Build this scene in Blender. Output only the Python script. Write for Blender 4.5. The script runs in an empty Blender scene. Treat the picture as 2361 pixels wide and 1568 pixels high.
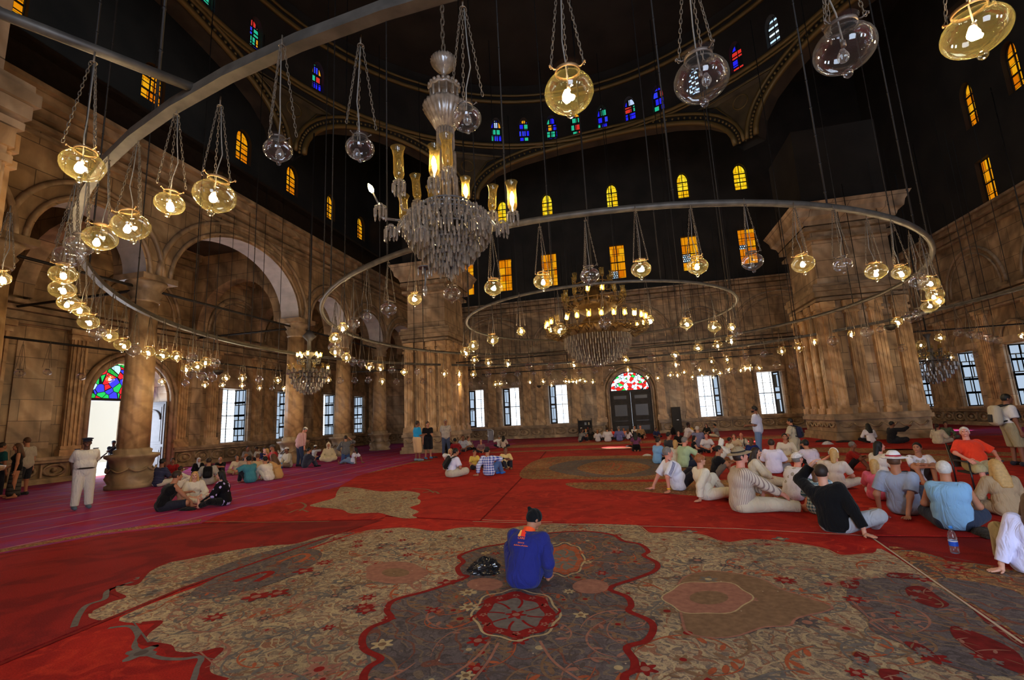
import bpy, math, random
import numpy as np
from mathutils import Vector, Matrix
random.seed(7)
SC = bpy.context.scene
COL = SC.collection
PI = math.pi
IW, IH, FPX, CAMH = 2361, 1568, 1085.0, 1.6
def _cam():
    p, y, r = map(math.radians, (9.5, 13.0, 2.8))
    F = np.array([-math.sin(y)*math.cos(p), math.cos(y)*math.cos(p), math.sin(p)])
    R0 = np.array([math.cos(y), math.sin(y), 0]); U0 = np.cross(R0, F)
    R = math.cos(r)*R0-math.sin(r)*U0
    return F, R, np.cross(R, F)
CF, CR, CU = _cam()
def ray(x, y): return CF+(x-IW/2)/FPX*CR-(y-IH/2)/FPX*CU
def at_z(x, y, z=0.0):
    d = ray(x, y); t = (z-CAMH)/d[2]; return np.array([0, 0, CAMH])+t*d
def at_axis(x, y, i, v):
    d = ray(x, y); o = np.array([0, 0, CAMH]); t = (v-o[i])/d[i]; return o+t*d
def depth(P): return float((np.array(P, float)-np.array([0, 0, CAMH]))@CF)
cam = bpy.data.cameras.new('camera'); cam_o = bpy.data.objects.new('camera', cam); COL.objects.link(cam_o)
M = Matrix(((CR[0], CU[0], -CF[0], 0), (CR[1], CU[1], -CF[1], 0), (CR[2], CU[2], -CF[2], CAMH), (0, 0, 0, 1)))
cam_o.matrix_world = M
cam.sensor_width = 36; cam.lens = FPX*36/IW; cam.clip_start = .05; cam.clip_end = 300
SC.camera = cam_o

# ---------------------------------------------------------------- materials
MATS = {}
def nodes_of(name):
    m = bpy.data.materials.new(name); m.use_nodes = True
    nt = m.node_tree; nt.nodes.clear()
    out = nt.nodes.new('ShaderNodeOutputMaterial')
    MATS[name] = m
    return m, nt, out
def N(nt, typ, **kw):
    n = nt.nodes.new('ShaderNode'+typ)
    for k, v in kw.items():
        if k.startswith('i_'):
            key = k[2:]
            key = int(key) if key.isdigit() else key.replace('_', ' ')
            n.inputs[key].default_value = v
        else: setattr(n, k, v)
    return n
def L(nt, a, ao, b, bi): nt.links.new(a.outputs[ao], b.inputs[bi])
def rgba(c): return (c[0], c[1], c[2], 1.0)
def srgb(r, g, b):
    f = lambda v: (v/255/12.92) if v/255 <= .04045 else ((v/255+.055)/1.055)**2.4
    return (f(r), f(g), f(b))
def mat(name, c, rough=.6, metal=0.0, spec=.4, noise=0.0, nscale=8.0, bump=0.0, sheen=0.0):
    if name in MATS: return MATS[name]
    m, nt, out = nodes_of(name)
    b = N(nt, 'BsdfPrincipled', i_Roughness=rough, i_Metallic=metal)
    b.inputs['Specular IOR Level'].default_value = spec
    b.inputs['Base Color'].default_value = rgba(c)
    if sheen: b.inputs['Sheen Weight'].default_value = sheen
    if noise or bump:
        tc = N(nt, 'TexCoord'); nz = N(nt, 'TexNoise', i_Scale=nscale, i_Detail=5.0)
        L(nt, tc, 'Object', nz, 'Vector')
        if noise:
            mx = N(nt, 'Mix', data_type='RGBA', blend_type='MULTIPLY'); mx.inputs[0].default_value = 1
            cr = N(nt, 'ValToRGB'); e = cr.color_ramp.elements
            e[0].position = .3; e[1].position = .7
            lo = 1-noise; e[0].color = (lo, lo, lo, 1); e[1].color = (1+noise*.4,)*3+(1,)
            L(nt, nz, 'Fac', cr, 'Fac'); L(nt, cr, 'Color', mx, 7); mx.inputs[6].default_value = rgba(c)
            L(nt, mx, 2, b, 'Base Color')
        if bump:
            bp = N(nt, 'Bump', i_Strength=bump, i_Distance=.02); L(nt, nz, 'Fac', bp, 'Height'); L(nt, bp, 'Normal', b, 'Normal')
    L(nt, b, 'BSDF', out, 'Surface')
    return m
def emit(name, c, s):
    if name in MATS: return MATS[name]
    m, nt, out = nodes_of(name); e = N(nt, 'Emission', i_Strength=s); e.inputs['Color'].default_value = rgba(c)
    L(nt, e, 'Emission', out, 'Surface'); return m
def ramp(nt, stops, interp='LINEAR'):
    cr = N(nt, 'ValToRGB'); cr.color_ramp.interpolation = interp
    el = cr.color_ramp.elements
    while len(el) < len(stops): el.new(.5)
    for e, (p, c) in zip(el, stops): e.position = p; e.color = rgba(c)
    return cr
def marble(name, c1, c2, c3, block=(1.3, .75), dark=.35, rough=.45, blocks=True, scale=1.0):
    """veined alabaster cladding in object space; blocks run along a tangent axis and up"""
    m, nt, out = nodes_of(name)
    tc = N(nt, 'TexCoord'); 
    sep = N(nt, 'SeparateXYZ'); L(nt, tc, 'Object', sep, 0)
    add = N(nt, 'Math', operation='ADD'); L(nt, sep, 'X', add, 0); L(nt, sep, 'Y', add, 1)
    cmb = N(nt, 'CombineXYZ'); L(nt, add, 0, cmb, 'X'); L(nt, sep, 'Z', cmb, 'Y')
    n1 = N(nt, 'TexNoise', i_Scale=.55*scale, i_Detail=6.0, i_Distortion=1.6); L(nt, tc, 'Object', n1, 'Vector')
    wv = N(nt, 'TexWave', i_Scale=.55*scale, i_Distortion=9.0, i_Detail=4.0, bands_direction='DIAGONAL'); L(nt, tc, 'Object', wv, 'Vector')
    mp = N(nt, 'Mapping'); mp.inputs['Scale'].default_value = (1.6, 1.6, .12); L(nt, tc, 'Object', mp, 'Vector')
    st = N(nt, 'TexNoise', i_Scale=1.3, i_Detail=4.0); L(nt, mp, 'Vector', st, 'Vector')
    r1 = ramp(nt, [(.3, c1), (.55, c2), (.75, c3)]); L(nt, n1, 'Fac', r1, 'Fac')
    r2 = ramp(nt, [(.0, (.55, .5, .45)), (.35, (1, 1, 1)), (1, (1.1, 1.05, 1))]); L(nt, wv, 'Fac', r2, 'Fac')
    mx = N(nt, 'Mix', data_type='RGBA', blend_type='MULTIPLY'); mx.inputs[0].default_value = .55
    L(nt, r1, 'Color', mx, 6); L(nt, r2, 'Color', mx, 7)
    r3 = ramp(nt, [(.3, (1-dark,)*3), (.62, (1, 1, 1))]); L(nt, st, 'Fac', r3, 'Fac')
    m2 = N(nt, 'Mix', data_type='RGBA', blend_type='MULTIPLY'); m2.inputs[0].default_value = 1
    L(nt, mx, 2, m2, 6); L(nt, r3, 'Color', m2, 7)
    last = m2
    b = N(nt, 'BsdfPrincipled', i_Roughness=rough)
    if blocks:
        br = N(nt, 'TexBrick', i_Scale=1.0, i_Mortar_Size=.012); br.inputs['Brick Width'].default_value = block[0]; br.inputs['Row Height'].default_value = block[1]
        br.inputs['Color1'].default_value = (.8, .8, .8, 1); br.inputs['Color2'].default_value = (1.1, 1.06, 1, 1); br.inputs['Mortar'].default_value = (.3, .28, .26, 1)
        L(nt, cmb, 0, br, 'Vector')
        m3 = N(nt, 'Mix', data_type='RGBA', blend_type='MULTIPLY'); m3.inputs[0].default_value = 1
        L(nt, m2, 2, m3, 6); L(nt, br, 'Color', m3, 7); last = m3
    bp = N(nt, 'Bump', i_Strength=.25, i_Distance=.03); L(nt, n1, 'Fac', bp, 'Height'); L(nt, bp, 'Normal', b, 'Normal')
    L(nt, last, 2, b, 'Base Color'); L(nt, b, 'BSDF', out, 'Surface')
    return m

# ---------------------------------------------------------------- mesh building
class MB:
    def __init__(s): s.v = []; s.f = []; s.m = []; s.sm = []; s.mats = []; s.cur = 0; s.smooth = False
    def use(s, m, smooth=None):
        if m not in s.mats: s.mats.append(m)
        s.cur = s.mats.index(m)
        if smooth is not None: s.smooth = smooth
        return s
    def add(s, vs, fs, smooth=None):
        o = len(s.v); s.v.extend([tuple(map(float, v)) for v in vs])
        for f in fs: s.f.append(tuple(i+o for i in f)); s.m.append(s.cur); s.sm.append(s.smooth if smooth is None else smooth)
        return s
    def quad(s, a, b, c, d): return s.add([a, b, c, d], [(0, 1, 2, 3)])
    def box(s, c, d, rz=0.0, rx=0.0):
        x, y, z = d[0]/2, d[1]/2, d[2]/2
        R = Matrix.Rotation(rz, 3, 'Z') @ Matrix.Rotation(rx, 3, 'X')
        vs = [Vector(c)+R @ Vector((i*x, j*y, k*z)) for i in (-1, 1) for j in (-1, 1) for k in (-1, 1)]
        return s.add(vs, [(0, 1, 3, 2), (4, 6, 7, 5), (0, 4, 5, 1), (2, 3, 7, 6), (0, 2, 6, 4), (1, 5, 7, 3)], False)
    def box2(s, a, b): return s.box([(a[i]+b[i])/2 for i in range(3)], [abs(b[i]-a[i]) for i in range(3)])
    def lathe(s, prof, n=16, c=(0, 0, 0), ax=None, flute=0.0, nf=0, cap=True):
        """prof: list of (r,z)"""
        R = Matrix.Identity(3) if ax is None else Vector((0, 0, 1)).rotation_difference(Vector(ax)).to_matrix()
        vs = []
        for r, z in prof:
            for k in range(n):
                a = 2*PI*k/n; rr = r*(1+(flute*math.cos(a*nf) if flute else 0))
                vs.append(Vector(c)+R @ Vector((rr*math.cos(a), rr*math.sin(a), z)))
        fs = []
        for i in range(len(prof)-1):
            for k in range(n): fs.append((i*n+k, i*n+(k+1) % n, (i+1)*n+(k+1) % n, (i+1)*n+k))
        s.add(vs, fs, True)
        if cap:
            o = len(s.v)-len(vs)
            for i, rev in ((0, True), (len(prof)-1, False)):
                if prof[i][0] > 1e-5:
                    idx = [o+i*n+k for k in range(n)]
                    s.f.append(tuple(reversed(idx)) if rev else tuple(idx)); s.m.append(s.cur); s.sm.append(False)
        return s
    def tube(s, pts, r, n=6, closed=False):
        pts = [Vector(p) for p in pts]; m = len(pts); rr = r if hasattr(r, '__len__') else [r]*m
        vs = []; prev = None
        for i, p in enumerate(pts):
            if closed: t = pts[(i+1) % m]-pts[i-1]
            else: t = pts[min(i+1, m-1)]-pts[max(i-1, 0)]
            t = t.normalized() if t.length > 1e-9 else Vector((0, 0, 1))
            if prev is None:
                u = t.orthogonal().normalized()
            else:
                u = prev-t*prev.dot(t); u = u.normalized() if u.length > 1e-6 else t.orthogonal().normalized()
            prev = u; w = t.cross(u)
            for k in range(n):
                a = 2*PI*k/n; vs.append(p+u*(rr[i]*math.cos(a))+w*(rr[i]*math.sin(a)))
        fs = []
        for i in range(m if closed else m-1):
            j = (i+1) % m
            for k in range(n): fs.append((i*n+k, i*n+(k+1) % n, j*n+(k+1) % n, j*n+k))
        if not closed: fs += [tuple(reversed(range(n))), tuple(range((m-1)*n, m*n))]
        return s.add(vs, fs, True)
    def ball(s, c, r, n=10, m=7, sq=(1, 1, 1)):
        prof = [(math.sin(PI*i/m), -math.cos(PI*i/m)) for i in range(m+1)]
        vs = []; fs = []
        for i, (a, z) in enumerate(prof):
            for k in range(n):
                t = 2*PI*k/n; vs.append((c[0]+r*sq[0]*a*math.cos(t), c[1]+r*sq[1]*a*math.sin(t), c[2]+r*sq[2]*z))
        for i in range(m):
            for k in range(n): fs.append((i*n+k, i*n+(k+1) % n, (i+1)*n+(k+1) % n, (i+1)*n+k))
        return s.add(vs, fs, True)
    def poly(s, pts, z): return s.add([(p[0], p[1], z) for p in pts], [tuple(range(len(pts)))])
    def slab(s, pts, z0, z1):
        n = len(pts); a = sum(pts[i][0]*pts[(i+1) % n][1]-pts[(i+1) % n][0]*pts[i][1] for i in range(n))
        if a < 0: pts = pts[::-1]
        vs = [(p[0], p[1], z1) for p in pts]+[(p[0], p[1], z0) for p in pts]
        return s.add(vs, [tuple(range(n))]+[(i, i+n, (i+1) % n+n, (i+1) % n) for i in range(n)])
    def mesh(s, name):
        me = bpy.data.meshes.new(name); me.from_pydata(s.v, [], s.f)
        for mm in s.mats: me.materials.append(mm)
        me.polygons.foreach_set('material_index', s.m); me.polygons.foreach_set('use_smooth', s.sm)
        me.update(); return me
    def build(s, name, parent=None, loc=None): return link(s.mesh(name), name, parent, loc)
def link(me, name, parent=None, loc=None):
    o = bpy.data.objects.new(name, me); COL.objects.link(o)
    if parent: o.parent = parent
    if loc is not None: o.location = loc
    return o
def tag(o, label, cat, group=None, kind=None):
    if label: o['label'] = label
    if cat: o['category'] = cat
    if group: o['group'] = group
    if kind: o['kind'] = kind
    return o
def struct(o, label, cat='building part'):
    o['kind'] = 'structure'; o['label'] = label; o['category'] = cat; return o
def empty(name, loc=(0, 0, 0), rz=0.0):
    o = bpy.data.objects.new(name, None); COL.objects.link(o); o.location = tuple(map(float, loc)); o.rotation_euler = (0, 0, rz)
    o.empty_display_size = .1; return o
def copy_tree(o, parent=None):
    c = o.copy(); COL.objects.link(c)
    if parent: c.parent = parent
    for ch in list(o.children): copy_tree(ch, c)
    return c
_W = ('first second third fourth fifth sixth seventh eighth ninth tenth eleventh twelfth thirteenth fourteenth fifteenth sixteenth seventeenth eighteenth nineteenth').split()
_T = {20: 'twent', 30: 'thirt', 40: 'fort', 50: 'fift', 60: 'sixt'}
_TB = {20: 'twenty', 30: 'thirty', 40: 'forty', 50: 'fifty', 60: 'sixty'}
def ordw(n):
    if n <= 19: return _W[n-1]
    t = n//10*10
    return _T[t]+'ieth' if n == t else _TB[t]+'-'+_W[n-t-1]
# ================================================================ the building
XL, XR, YB, YN = -22.0, 19.0, 37.5, -7.0
marble('marble_wall', srgb(128, 104, 78), srgb(180, 150, 114), srgb(218, 188, 148), dark=.4)
marble('marble_light', srgb(146, 122, 98), srgb(196, 166, 132), srgb(226, 202, 170), dark=.4, block=(1.5, .8))
marble('marble_shaft', srgb(154, 118, 80), srgb(208, 168, 120), srgb(234, 202, 160), dark=.38, blocks=False, scale=1.6)
marble('marble_trim', srgb(132, 110, 84), srgb(172, 144, 112), srgb(206, 178, 144), dark=.45, blocks=False, scale=1.4)
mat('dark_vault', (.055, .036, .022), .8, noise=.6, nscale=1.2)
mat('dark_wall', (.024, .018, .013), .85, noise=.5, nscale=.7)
mat('gold_line', (.16, .10, .03), .5, .3)
mat('gold_panel', (.085, .055, .022), .7, noise=.5, nscale=2)
mat('soffit_white', srgb(190, 180, 175), .7, noise=.25, nscale=2)
mat('dark_iron', (.022, .019, .017), .55, .3)
mat('rail_grey', (.10, .085, .068), .5, .3, noise=.4, nscale=6)
mat('dark_wood', (.022, .014, .010), .5, spec=.25, noise=.4, nscale=5)
mat('wood_panel', (.055, .03, .018), .3, noise=.4, nscale=4)
mat('pale_wood', srgb(84, 78, 80), .5, noise=.25, nscale=3)
mat('floor_red', srgb(128, 28, 30), .95, spec=.1, noise=.3, nscale=2)

def wall_faces(mb, u0, u1, z0, z1, ops, mp, dep=.5, back=True, nseg=14, reveal=None, extra=()):
    """ops: (ua, ub, za, zs, rise): arched opening, spring height zs, elliptical rise"""
    us = {u0, u1}; us.update(extra)
    for a, b, _, _, r in ops:
        us.update((a, b))
        if r > 0:
            for i in range(1, nseg): us.add((a+b)/2-(b-a)/2*math.cos(PI*i/nseg))
    us = sorted(u for u in us if u0-1e-6 <= u <= u1+1e-6)
    def top(o, u):
        a, b, za, zs, r = o; x = (u-(a+b)/2)/((b-a)/2); return zs+r*math.sqrt(max(0, 1-x*x))
    base = mb.cur
    for ua, ub in zip(us[:-1], us[1:]):
        if ub-ua < 1e-6: continue
        mid = (ua+ub)/2
        here = sorted([o for o in ops if o[0] < mid < o[1]], key=lambda o: o[2])
        lo = (z0, z0)
        for o in here+[None]:
            hi = (o[2], o[2]) if o else (z1, z1)
            if hi[0] > lo[0]+1e-6 or hi[1] > lo[1]+1e-6:
                mb.quad(mp(ua, lo[0], 0), mp(ub, lo[1], 0), mp(ub, hi[1], 0), mp(ua, hi[0], 0))
                if back: mb.quad(mp(ua, hi[0], dep), mp(ub, hi[1], dep), mp(ub, lo[1], dep), mp(ua, lo[0], dep))
            if o: lo = (top(o, ua), top(o, ub))
    if reveal: mb.use(reveal)
    for o in ops:
        a, b, za, zs, r = o
        pts = [(a, za), (a, zs)]
        if r > 0: pts += [((a+b)/2-(b-a)/2*math.cos(PI*i/nseg), zs+r*math.sin(PI*i/nseg)) for i in range(1, nseg)]
        pts += [(b, zs), (b, za)]
        for p, q in zip(pts, pts[1:]+(pts[:1] if za > z0+.001 else [])):
            mb.quad(mp(p[0], p[1], 0), mp(p[0], p[1], dep), mp(q[0], q[1], dep), mp(q[0], q[1], 0))
    mb.cur = base
MAPS = {'back': lambda u, z, d: (u, YB+d, z), 'left': lambda u, z, d: (XL-d, u, z), 'right': lambda u, z, d: (XR+d, u, z), 'near': lambda u, z, d: (u, YN-d, z)}
LOWW = {'back': [(-12.75, -11.3), (-9.75, -8.3), (-5.9, -4.4), (5.4, 6.95), (9.5, 11.1)],
        'left': [(22.1, 23.95), (26.4, 27.8), (31.25, 32.8), (35.4, 36.95), (2, 3.6), (7, 8.6)],
        'right': [(35.3, 36.8), (31.0, 32.5), (27.2, 28.8), (2, 3.5), (6, 7.5), (10, 11.5)]}
RECT = {'back': [(-13, -11.8), (-9.6, -8.4), (-5.85, -4.55), (-.2, 1.0), (5.35, 6.6), (9.5, 10.75)], 'left': [], 'right': [(27.2, 28.2)]}
ARCH = {'back': [(-9.45, -8.55), (-5.5, -4.6), (-.05, .85), (5.55, 6.4), (9.75, 10.7)],
        'left': [(10.5, 11.7), (16.3, 17.5), (22.2, 23.4), (26.7, 27.9), (31.4, 32.5), (35.9, 37.1)],
        'right': [(36.2, 37.1), (27.3, 28.2), (24.4, 25.3)]}
DOORO = {'back': (-1.1, 2.0, .0, 3.3, 1.5), 'left': (15.4, 18.85, .0, 3.3, 1.75), 'right': None}
def arch_z(side, i): return (18.3, 19.7, .75) if side != 'right' else ((18.8, 20.2, .8) if i == 0 else (15.6, 17.4, .7))
for side in ('back', 'left', 'right'):
    lo, hi = ((XL, XR) if side == 'back' else (YN, YB)); mp = MAPS[side]
    ops = [(a, b, 1.05, 4.1, 0) for a, b in LOWW[side]]
    if DOORO[side]: ops.append(DOORO[side])
    mb = MB().use(MATS['marble_wall']); wall_faces(mb, lo, hi, 0, 11.0, ops, mp, 1.1, reveal=MATS['marble_light'])
    w = mb.build('wall_'+side); struct(w, {'back': 'veined marble far wall with the panelled dark door', 'left': 'marble outer wall of the left aisle with the open doorway', 'right': 'marble wall closing the right side beyond the pillar'}[side], 'wall')
    ops = [(a, b, 12.3, 15.1, 0) if side == 'back' else (a, b, 11.2, 13.7, 0) for a, b in RECT[side]]
    ops += [(a, b)+arch_z(side, i) for i, (a, b) in enumerate(ARCH[side])]
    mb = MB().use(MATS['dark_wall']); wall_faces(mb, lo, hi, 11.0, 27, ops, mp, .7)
    w2 = mb.build('wall_'+side+'_upper'); struct(w2, 'dark upper part of the %s wall with small glowing windows' % {'back': 'far', 'left': 'left', 'right': 'right'}[side], 'wall')
    # mouldings, pilasters, plinth rosettes
    inn = -1
    def bx(mb, u, z, d, du, dz, dd):   # box on wall face projecting inward
        c = [mp(u, z, -(d+dd/2))[k] for k in range(3)]
        mb.box(c, (du, dd, dz) if side == 'back' else (dd, du, dz))
    solid = sorted(LOWW[side]+([DOORO[side][:2]] if DOORO[side] else []))
    def spans(lo, hi, holes, pad=0.0):
        out = []; c = lo
        for a, b in sorted(holes):
            if a-pad > c: out.append((c, a-pad))
            c = max(c, b+pad)
        if c < hi: out.append((c, hi))
        return out
    door = [DOORO[side][:2]] if DOORO[side] else []
    mb = MB().use(MATS['marble_trim'])
    for a, b in spans(lo, hi, door, .35):
        for z, dz, dd in ((.06, .12, .30), (.16, .1, .24), (.83, .1, .2), (.95, .12, .26)): bx(mb, (a+b)/2, z, 0, b-a, dz, dd)
    for z, dz, dd in ((6.1, .12, .22), (6.35, .3, .14), (6.62, .18, .3), (6.85, .14, .4), (10.25, .14, .2), (10.5, .3, .3), (10.82, .24, .55), (11.02, .12, .7)): bx(mb, (lo+hi)/2, z, 0, hi-lo, dz, dd)
    mb.build('cornice', w)
    mb = MB().use(MATS['marble_trim'], True)
    for a, b in spans(lo, hi, door, .6):
        n = max(1, int((b-a)/.95)); st = (b-a)/n
        for i in range(n):
            u = a+st*(i+.5); 
            pts = [mp(u+.36*math.cos(t*PI/8), .49+.2*math.sin(t*PI/8), -.06) for t in range(16)]; mb.tube(pts, .055, 5, True)
            mb.ball(mp(u, .49, -.06), .1, 8, 5); bx(mb, a+st*i+.05, .49, 0, .07, .5, .1)
    mb.build('rosette_frieze', w)
    # pilasters each side of the windows
    mb = MB().use(MATS['marble_shaft'])
    def pil(u, wd=.62, z0=1.0, z1=6.1):
        bx(mb, u, (z0+z1)/2, 0, wd, z1-z0, .16)
        for k in range(4): bx(mb, u-wd*.36+wd*.24*k, (z0+z1)/2, .16, wd*.11, z1-z0-.8, .05)
        bx(mb, u, z0+.12, 0, wd*1.35, .24, .26); bx(mb, u, z0+.32, 0, wd*1.2, .14, .22)
        bx(mb, u, z1-.1, 0, wd*1.4, .2, .28); bx(mb, u, z1-.32, 0, wd*1.2, .2, .22)
    edges = spans(lo+.3, hi-.3, solid, .35)
    for a, b in edges:
        if b-a < .7: continue
        if b-a < 1.5: pil((a+b)/2)
        else:
            pil(a+.35); pil(b-.35)
            if b-a > 3.4: pil((a+b)/2, .7)
    mb.build('pilaster', w)
    mb = MB().use(MATS['marble_light'])
    for a, b in edges:
        if b-a > 2.2:
            for q in ((a+.35+(a+b)/2)/2, ((a+b)/2+b-.35)/2) if b-a > 3.4 else ((a+b)/2,):
                hw = (b-a)/2*.22 if b-a > 3.4 else (b-a)/2-.95
                if hw > .15: bx(mb, q, 3.4, 0, hw*2, 4.1, .05)
    for a, b in LOWW[side]:
        bx(mb, (a+b)/2, 1.0, 0, b-a+.5, .12, .3); bx(mb, (a+b)/2, 4.35, 0, b-a+.5, .3, .16)
        for u in (a-.13, b+.13): bx(mb, u, 2.6, 0, .2, 3.1, .12)
    mb.build('panel', w)
    # blind arch mouldings
    mb = MB().use(MATS['marble_trim'], True)
    if side == 'back': arcs = [(.6, 3.35, 7.3, 2.9), (6.0, 1.95, 7.4, 1.9), (11.6, 3.3, 7.3, 2.7), (-4.9, 1.95, 7.4, 1.9), (-10.3, 3.2, 7.3, 2.7), (-16.5, 2.6, 7.3, 2.4), (16.6, 1.7, 7.4, 1.8)]
    else: arcs = [(y, 2.0, 7.2, 2.2) for y in (3, 8, 12.6, 17.2, 23, 27.2, 32, 36.2)] if side == 'left' else [(y, 2.2, 7.2, 2.4) for y in (3, 8.5, 14, 19.5, 24.6, 30)]
    for c, r, z, h in arcs:
        for k, rr in ((0, 1.0), (1, .86)):
            mb.tube([mp(c-r*rr*math.cos(PI*t/20), z+h*rr*math.sin(PI*t/20), -.03) for t in range(21)], .09-.03*k, 5)
    for a, b in LOWW[side]:
        mb.tube([mp((a+b)/2-(b-a)*.55*math.cos(PI*t/12), 4.5+.75*math.sin(PI*t/12), -.05) for t in range(13)], .07, 5)
    if door:
        a, b, _, zs, r = DOORO[side]
        for k in (.18, .4): mb.tube([mp(a-k, 0, -.1)]+[mp((a+b)/2-((b-a)/2+k)*math.cos(PI*t/20), zs+(r+k)*math.sin(PI*t/20), -.1) for t in range(21)]+[mp(b+k, 0, -.1)], .11, 6)
    mb.build('arch_moulding', w)
# near wall: doorway behind the viewer, out of the picture
mb = MB().use(MATS['marble_wall']); wall_faces(mb, XL, XR, 0, 11, [(.5, 4.5, 0, 4.5, 1.5), (-6.5, -4.5, 1, 4.5, 0), (8, 10, 1, 4.5, 0), (12, 14, 1, 4.5, 0)], MAPS['near'], 1.0)
mb.quad((XL, YN, 11), (XL, YN, 27), (XR, YN, 27), (XR, YN, 11)); struct(mb.build('wall_near'), 'wall behind the viewer with the entrance', 'wall')
mb = MB().use(MATS['floor_red']); mb.box2((XL-1, YN-1, -.3), (XR+1, YB+1.2, 0)); struct(mb.build('floor'), 'dark red covering of the floor between and under the carpets', 'floor')
mb = MB().use(MATS['dark_wall'])
cx, cy, DR = -1.5, 12.5, 12.5
n = 48; ring = [(cx+DR*math.sin(2*PI*i/n), cy+DR*math.cos(2*PI*i/n)) for i in range(n)]
def sq(i):
    t = 2*PI*i/n; dx, dy = math.sin(t), math.cos(t)
    s = min([((XR if dx > 0 else XL)-cx)/dx if abs(dx) > 1e-6 else 1e9, ((YB if dy > 0 else YN)-cy)/dy if abs(dy) > 1e-6 else 1e9]); return (cx+s*dx, cy+s*dy)
for i in range(n):
    j = (i+1) % n; a, b, c, d = ring[i], ring[j], sq(j), sq(i); mb.quad((*a, 26.5), (*b, 26.5), (*c, 26.5), (*d, 26.5))
for c_ in ((XL, YN), (XR, YN), (XL, YB), (XR, YB)):
    near = sorted(range(n), key=lambda i: (sq(i)[0]-c_[0])**2+(sq(i)[1]-c_[1])**2)[:2]; mb.add([(*c_, 26.5), (*sq(near[0]), 26.5), (*sq(near[1]), 26.5)], [(0, 1, 2)])
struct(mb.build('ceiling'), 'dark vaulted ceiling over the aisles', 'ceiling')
# drum wall carried on arches, with small coloured windows, and the dome over it
def polar(u, z, d): t = math.radians(u); return (cx+(DR+d)*math.sin(t), cy+(DR+d)*math.cos(t), z)
ARCS = [(-116, -74), (-69, -31), (-26.5, 37.5), (42, 78), (84, 128)]
ops = [(a, b, 13.8, 13.82, 3.15 if b-a > 50 else 2.75) for a, b in ARCS]
DW = [-122, -112, -100, -90, -80, -66]+[-20.6, -13.2, -5.9, .5, 7.4, 14.4, 21.5, 30, 40, 48]+[60, 75, 90, 105]
wops = [(a-1.35, a+1.35, 17.45, 18.35, .6) for a in DW]
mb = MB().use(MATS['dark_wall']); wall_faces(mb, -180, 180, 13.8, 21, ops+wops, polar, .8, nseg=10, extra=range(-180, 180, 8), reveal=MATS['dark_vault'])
dr = mb.build('wall_drum'); struct(dr, 'dark round drum wall on arches under the dome with a ring of small coloured windows', 'wall')
mb = MB().use(MATS['gold_line'], True)
for a, b, z0, zs, r in ops:
    for k, q in ((.0, .13), (-1.9, .09)):
        pts = [polar((a+b)/2-((b-a)/2-k)*math.cos(PI*t/24), zs+(r-k*.25)*math.sin(PI*t/24), -.06) for t in range(25)]; mb.tube(pts, q, 5)
    for t in range(60):
        p = polar((a+b)/2-((b-a)/2+1.0)*math.cos(PI*t/59), zs+(r+.26)*math.sin(PI*t/59), -.05); mb.ball(p, .075, 5, 4)
for z, q in ((17.15, .12), (16.95, .07), (19.9, .12), (20.3, .08)): mb.tube([polar(u, z, -.08) for u in range(-180, 180, 5)], q, 5, True)
mb.build('gilded_moulding', dr)
mb = MB().use(MATS['gold_panel'])
for i in range(len(ARCS)-1):
    a = (ARCS[i][1]+ARCS[i+1][0])/2; wl = [(-9.5, 16.5), (-5.5, 16.2), (-2.6, 15.2), (0, 13.7), (2.6, 15.2), (5.5, 16.2), (9.5, 16.5)]
    mb.add([polar(a+u, z, -.02) for u, z in wl], [tuple(range(7))])
mb.build('pendentive_panel', dr)
mb = MB().use(MATS['gold_line'], True)
for i in range(len(ARCS)-1):
    a = (ARCS[i][1]+ARCS[i+1][0])/2
    mb.tube([polar(a+u, z, -.05) for u, z in [(-8.5, 16.4), (-5.2, 16.1), (-2.4, 15.2), (0, 14.0), (2.4, 15.2), (5.2, 16.1), (8.5, 16.4)]], .035, 4, True)
    mb.tube([polar(a+1.6*math.cos(t*PI/8), 15.75+.33*math.sin(t*PI/8), -.05) for t in range(16)], .04, 4, True)
mb.build('pendentive_border', dr)
mb = MB().use(MATS['dark_wall'], True)
mb.lathe([(DR*math.cos(t*PI/2/14), 21+9*math.sin(t*PI/2/14)) for t in range(15)], 48, (cx, cy, 0))
dome = mb.build('ceiling_dome'); struct(dome, 'dark main dome overhead with faint painted rosettes', 'ceiling')
mb = MB().use(MATS['gold_panel'], True)
for ti, nn, rr in ((2.6, 26, .55), (5.2, 20, .6)):
    t = ti*PI/2/14
    for i in range(nn):
        a = 2*PI*i/nn; R_ = DR*math.cos(t)-.12; c = Vector((cx+R_*math.sin(a), cy+R_*math.cos(a), 21+9*math.sin(t)))
        nrm = Vector((-math.sin(a)*math.cos(t), -math.cos(a)*math.cos(t), -math.sin(t))); uu = Vector((math.cos(a), -math.sin(a), 0)); vv = nrm.cross(uu)
        for k in range(10):
            b = 2*PI*k/10; mb.ball(c+uu*(rr*math.cos(b))+vv*(rr*math.sin(b)), .11, 5, 4)
for ti in (.5, 1.1, 4, 7): mb.tube([(cx+(DR*math.cos(ti*PI/28)-.1)*math.sin(a), cy+(DR*math.cos(ti*PI/28)-.1)*math.cos(a), 21+9*math.sin(ti*PI/28)) for a in [2*PI*i/60 for i in range(60)]], .08, 4, True)
mb.build('painted_rosette', dome)

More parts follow.
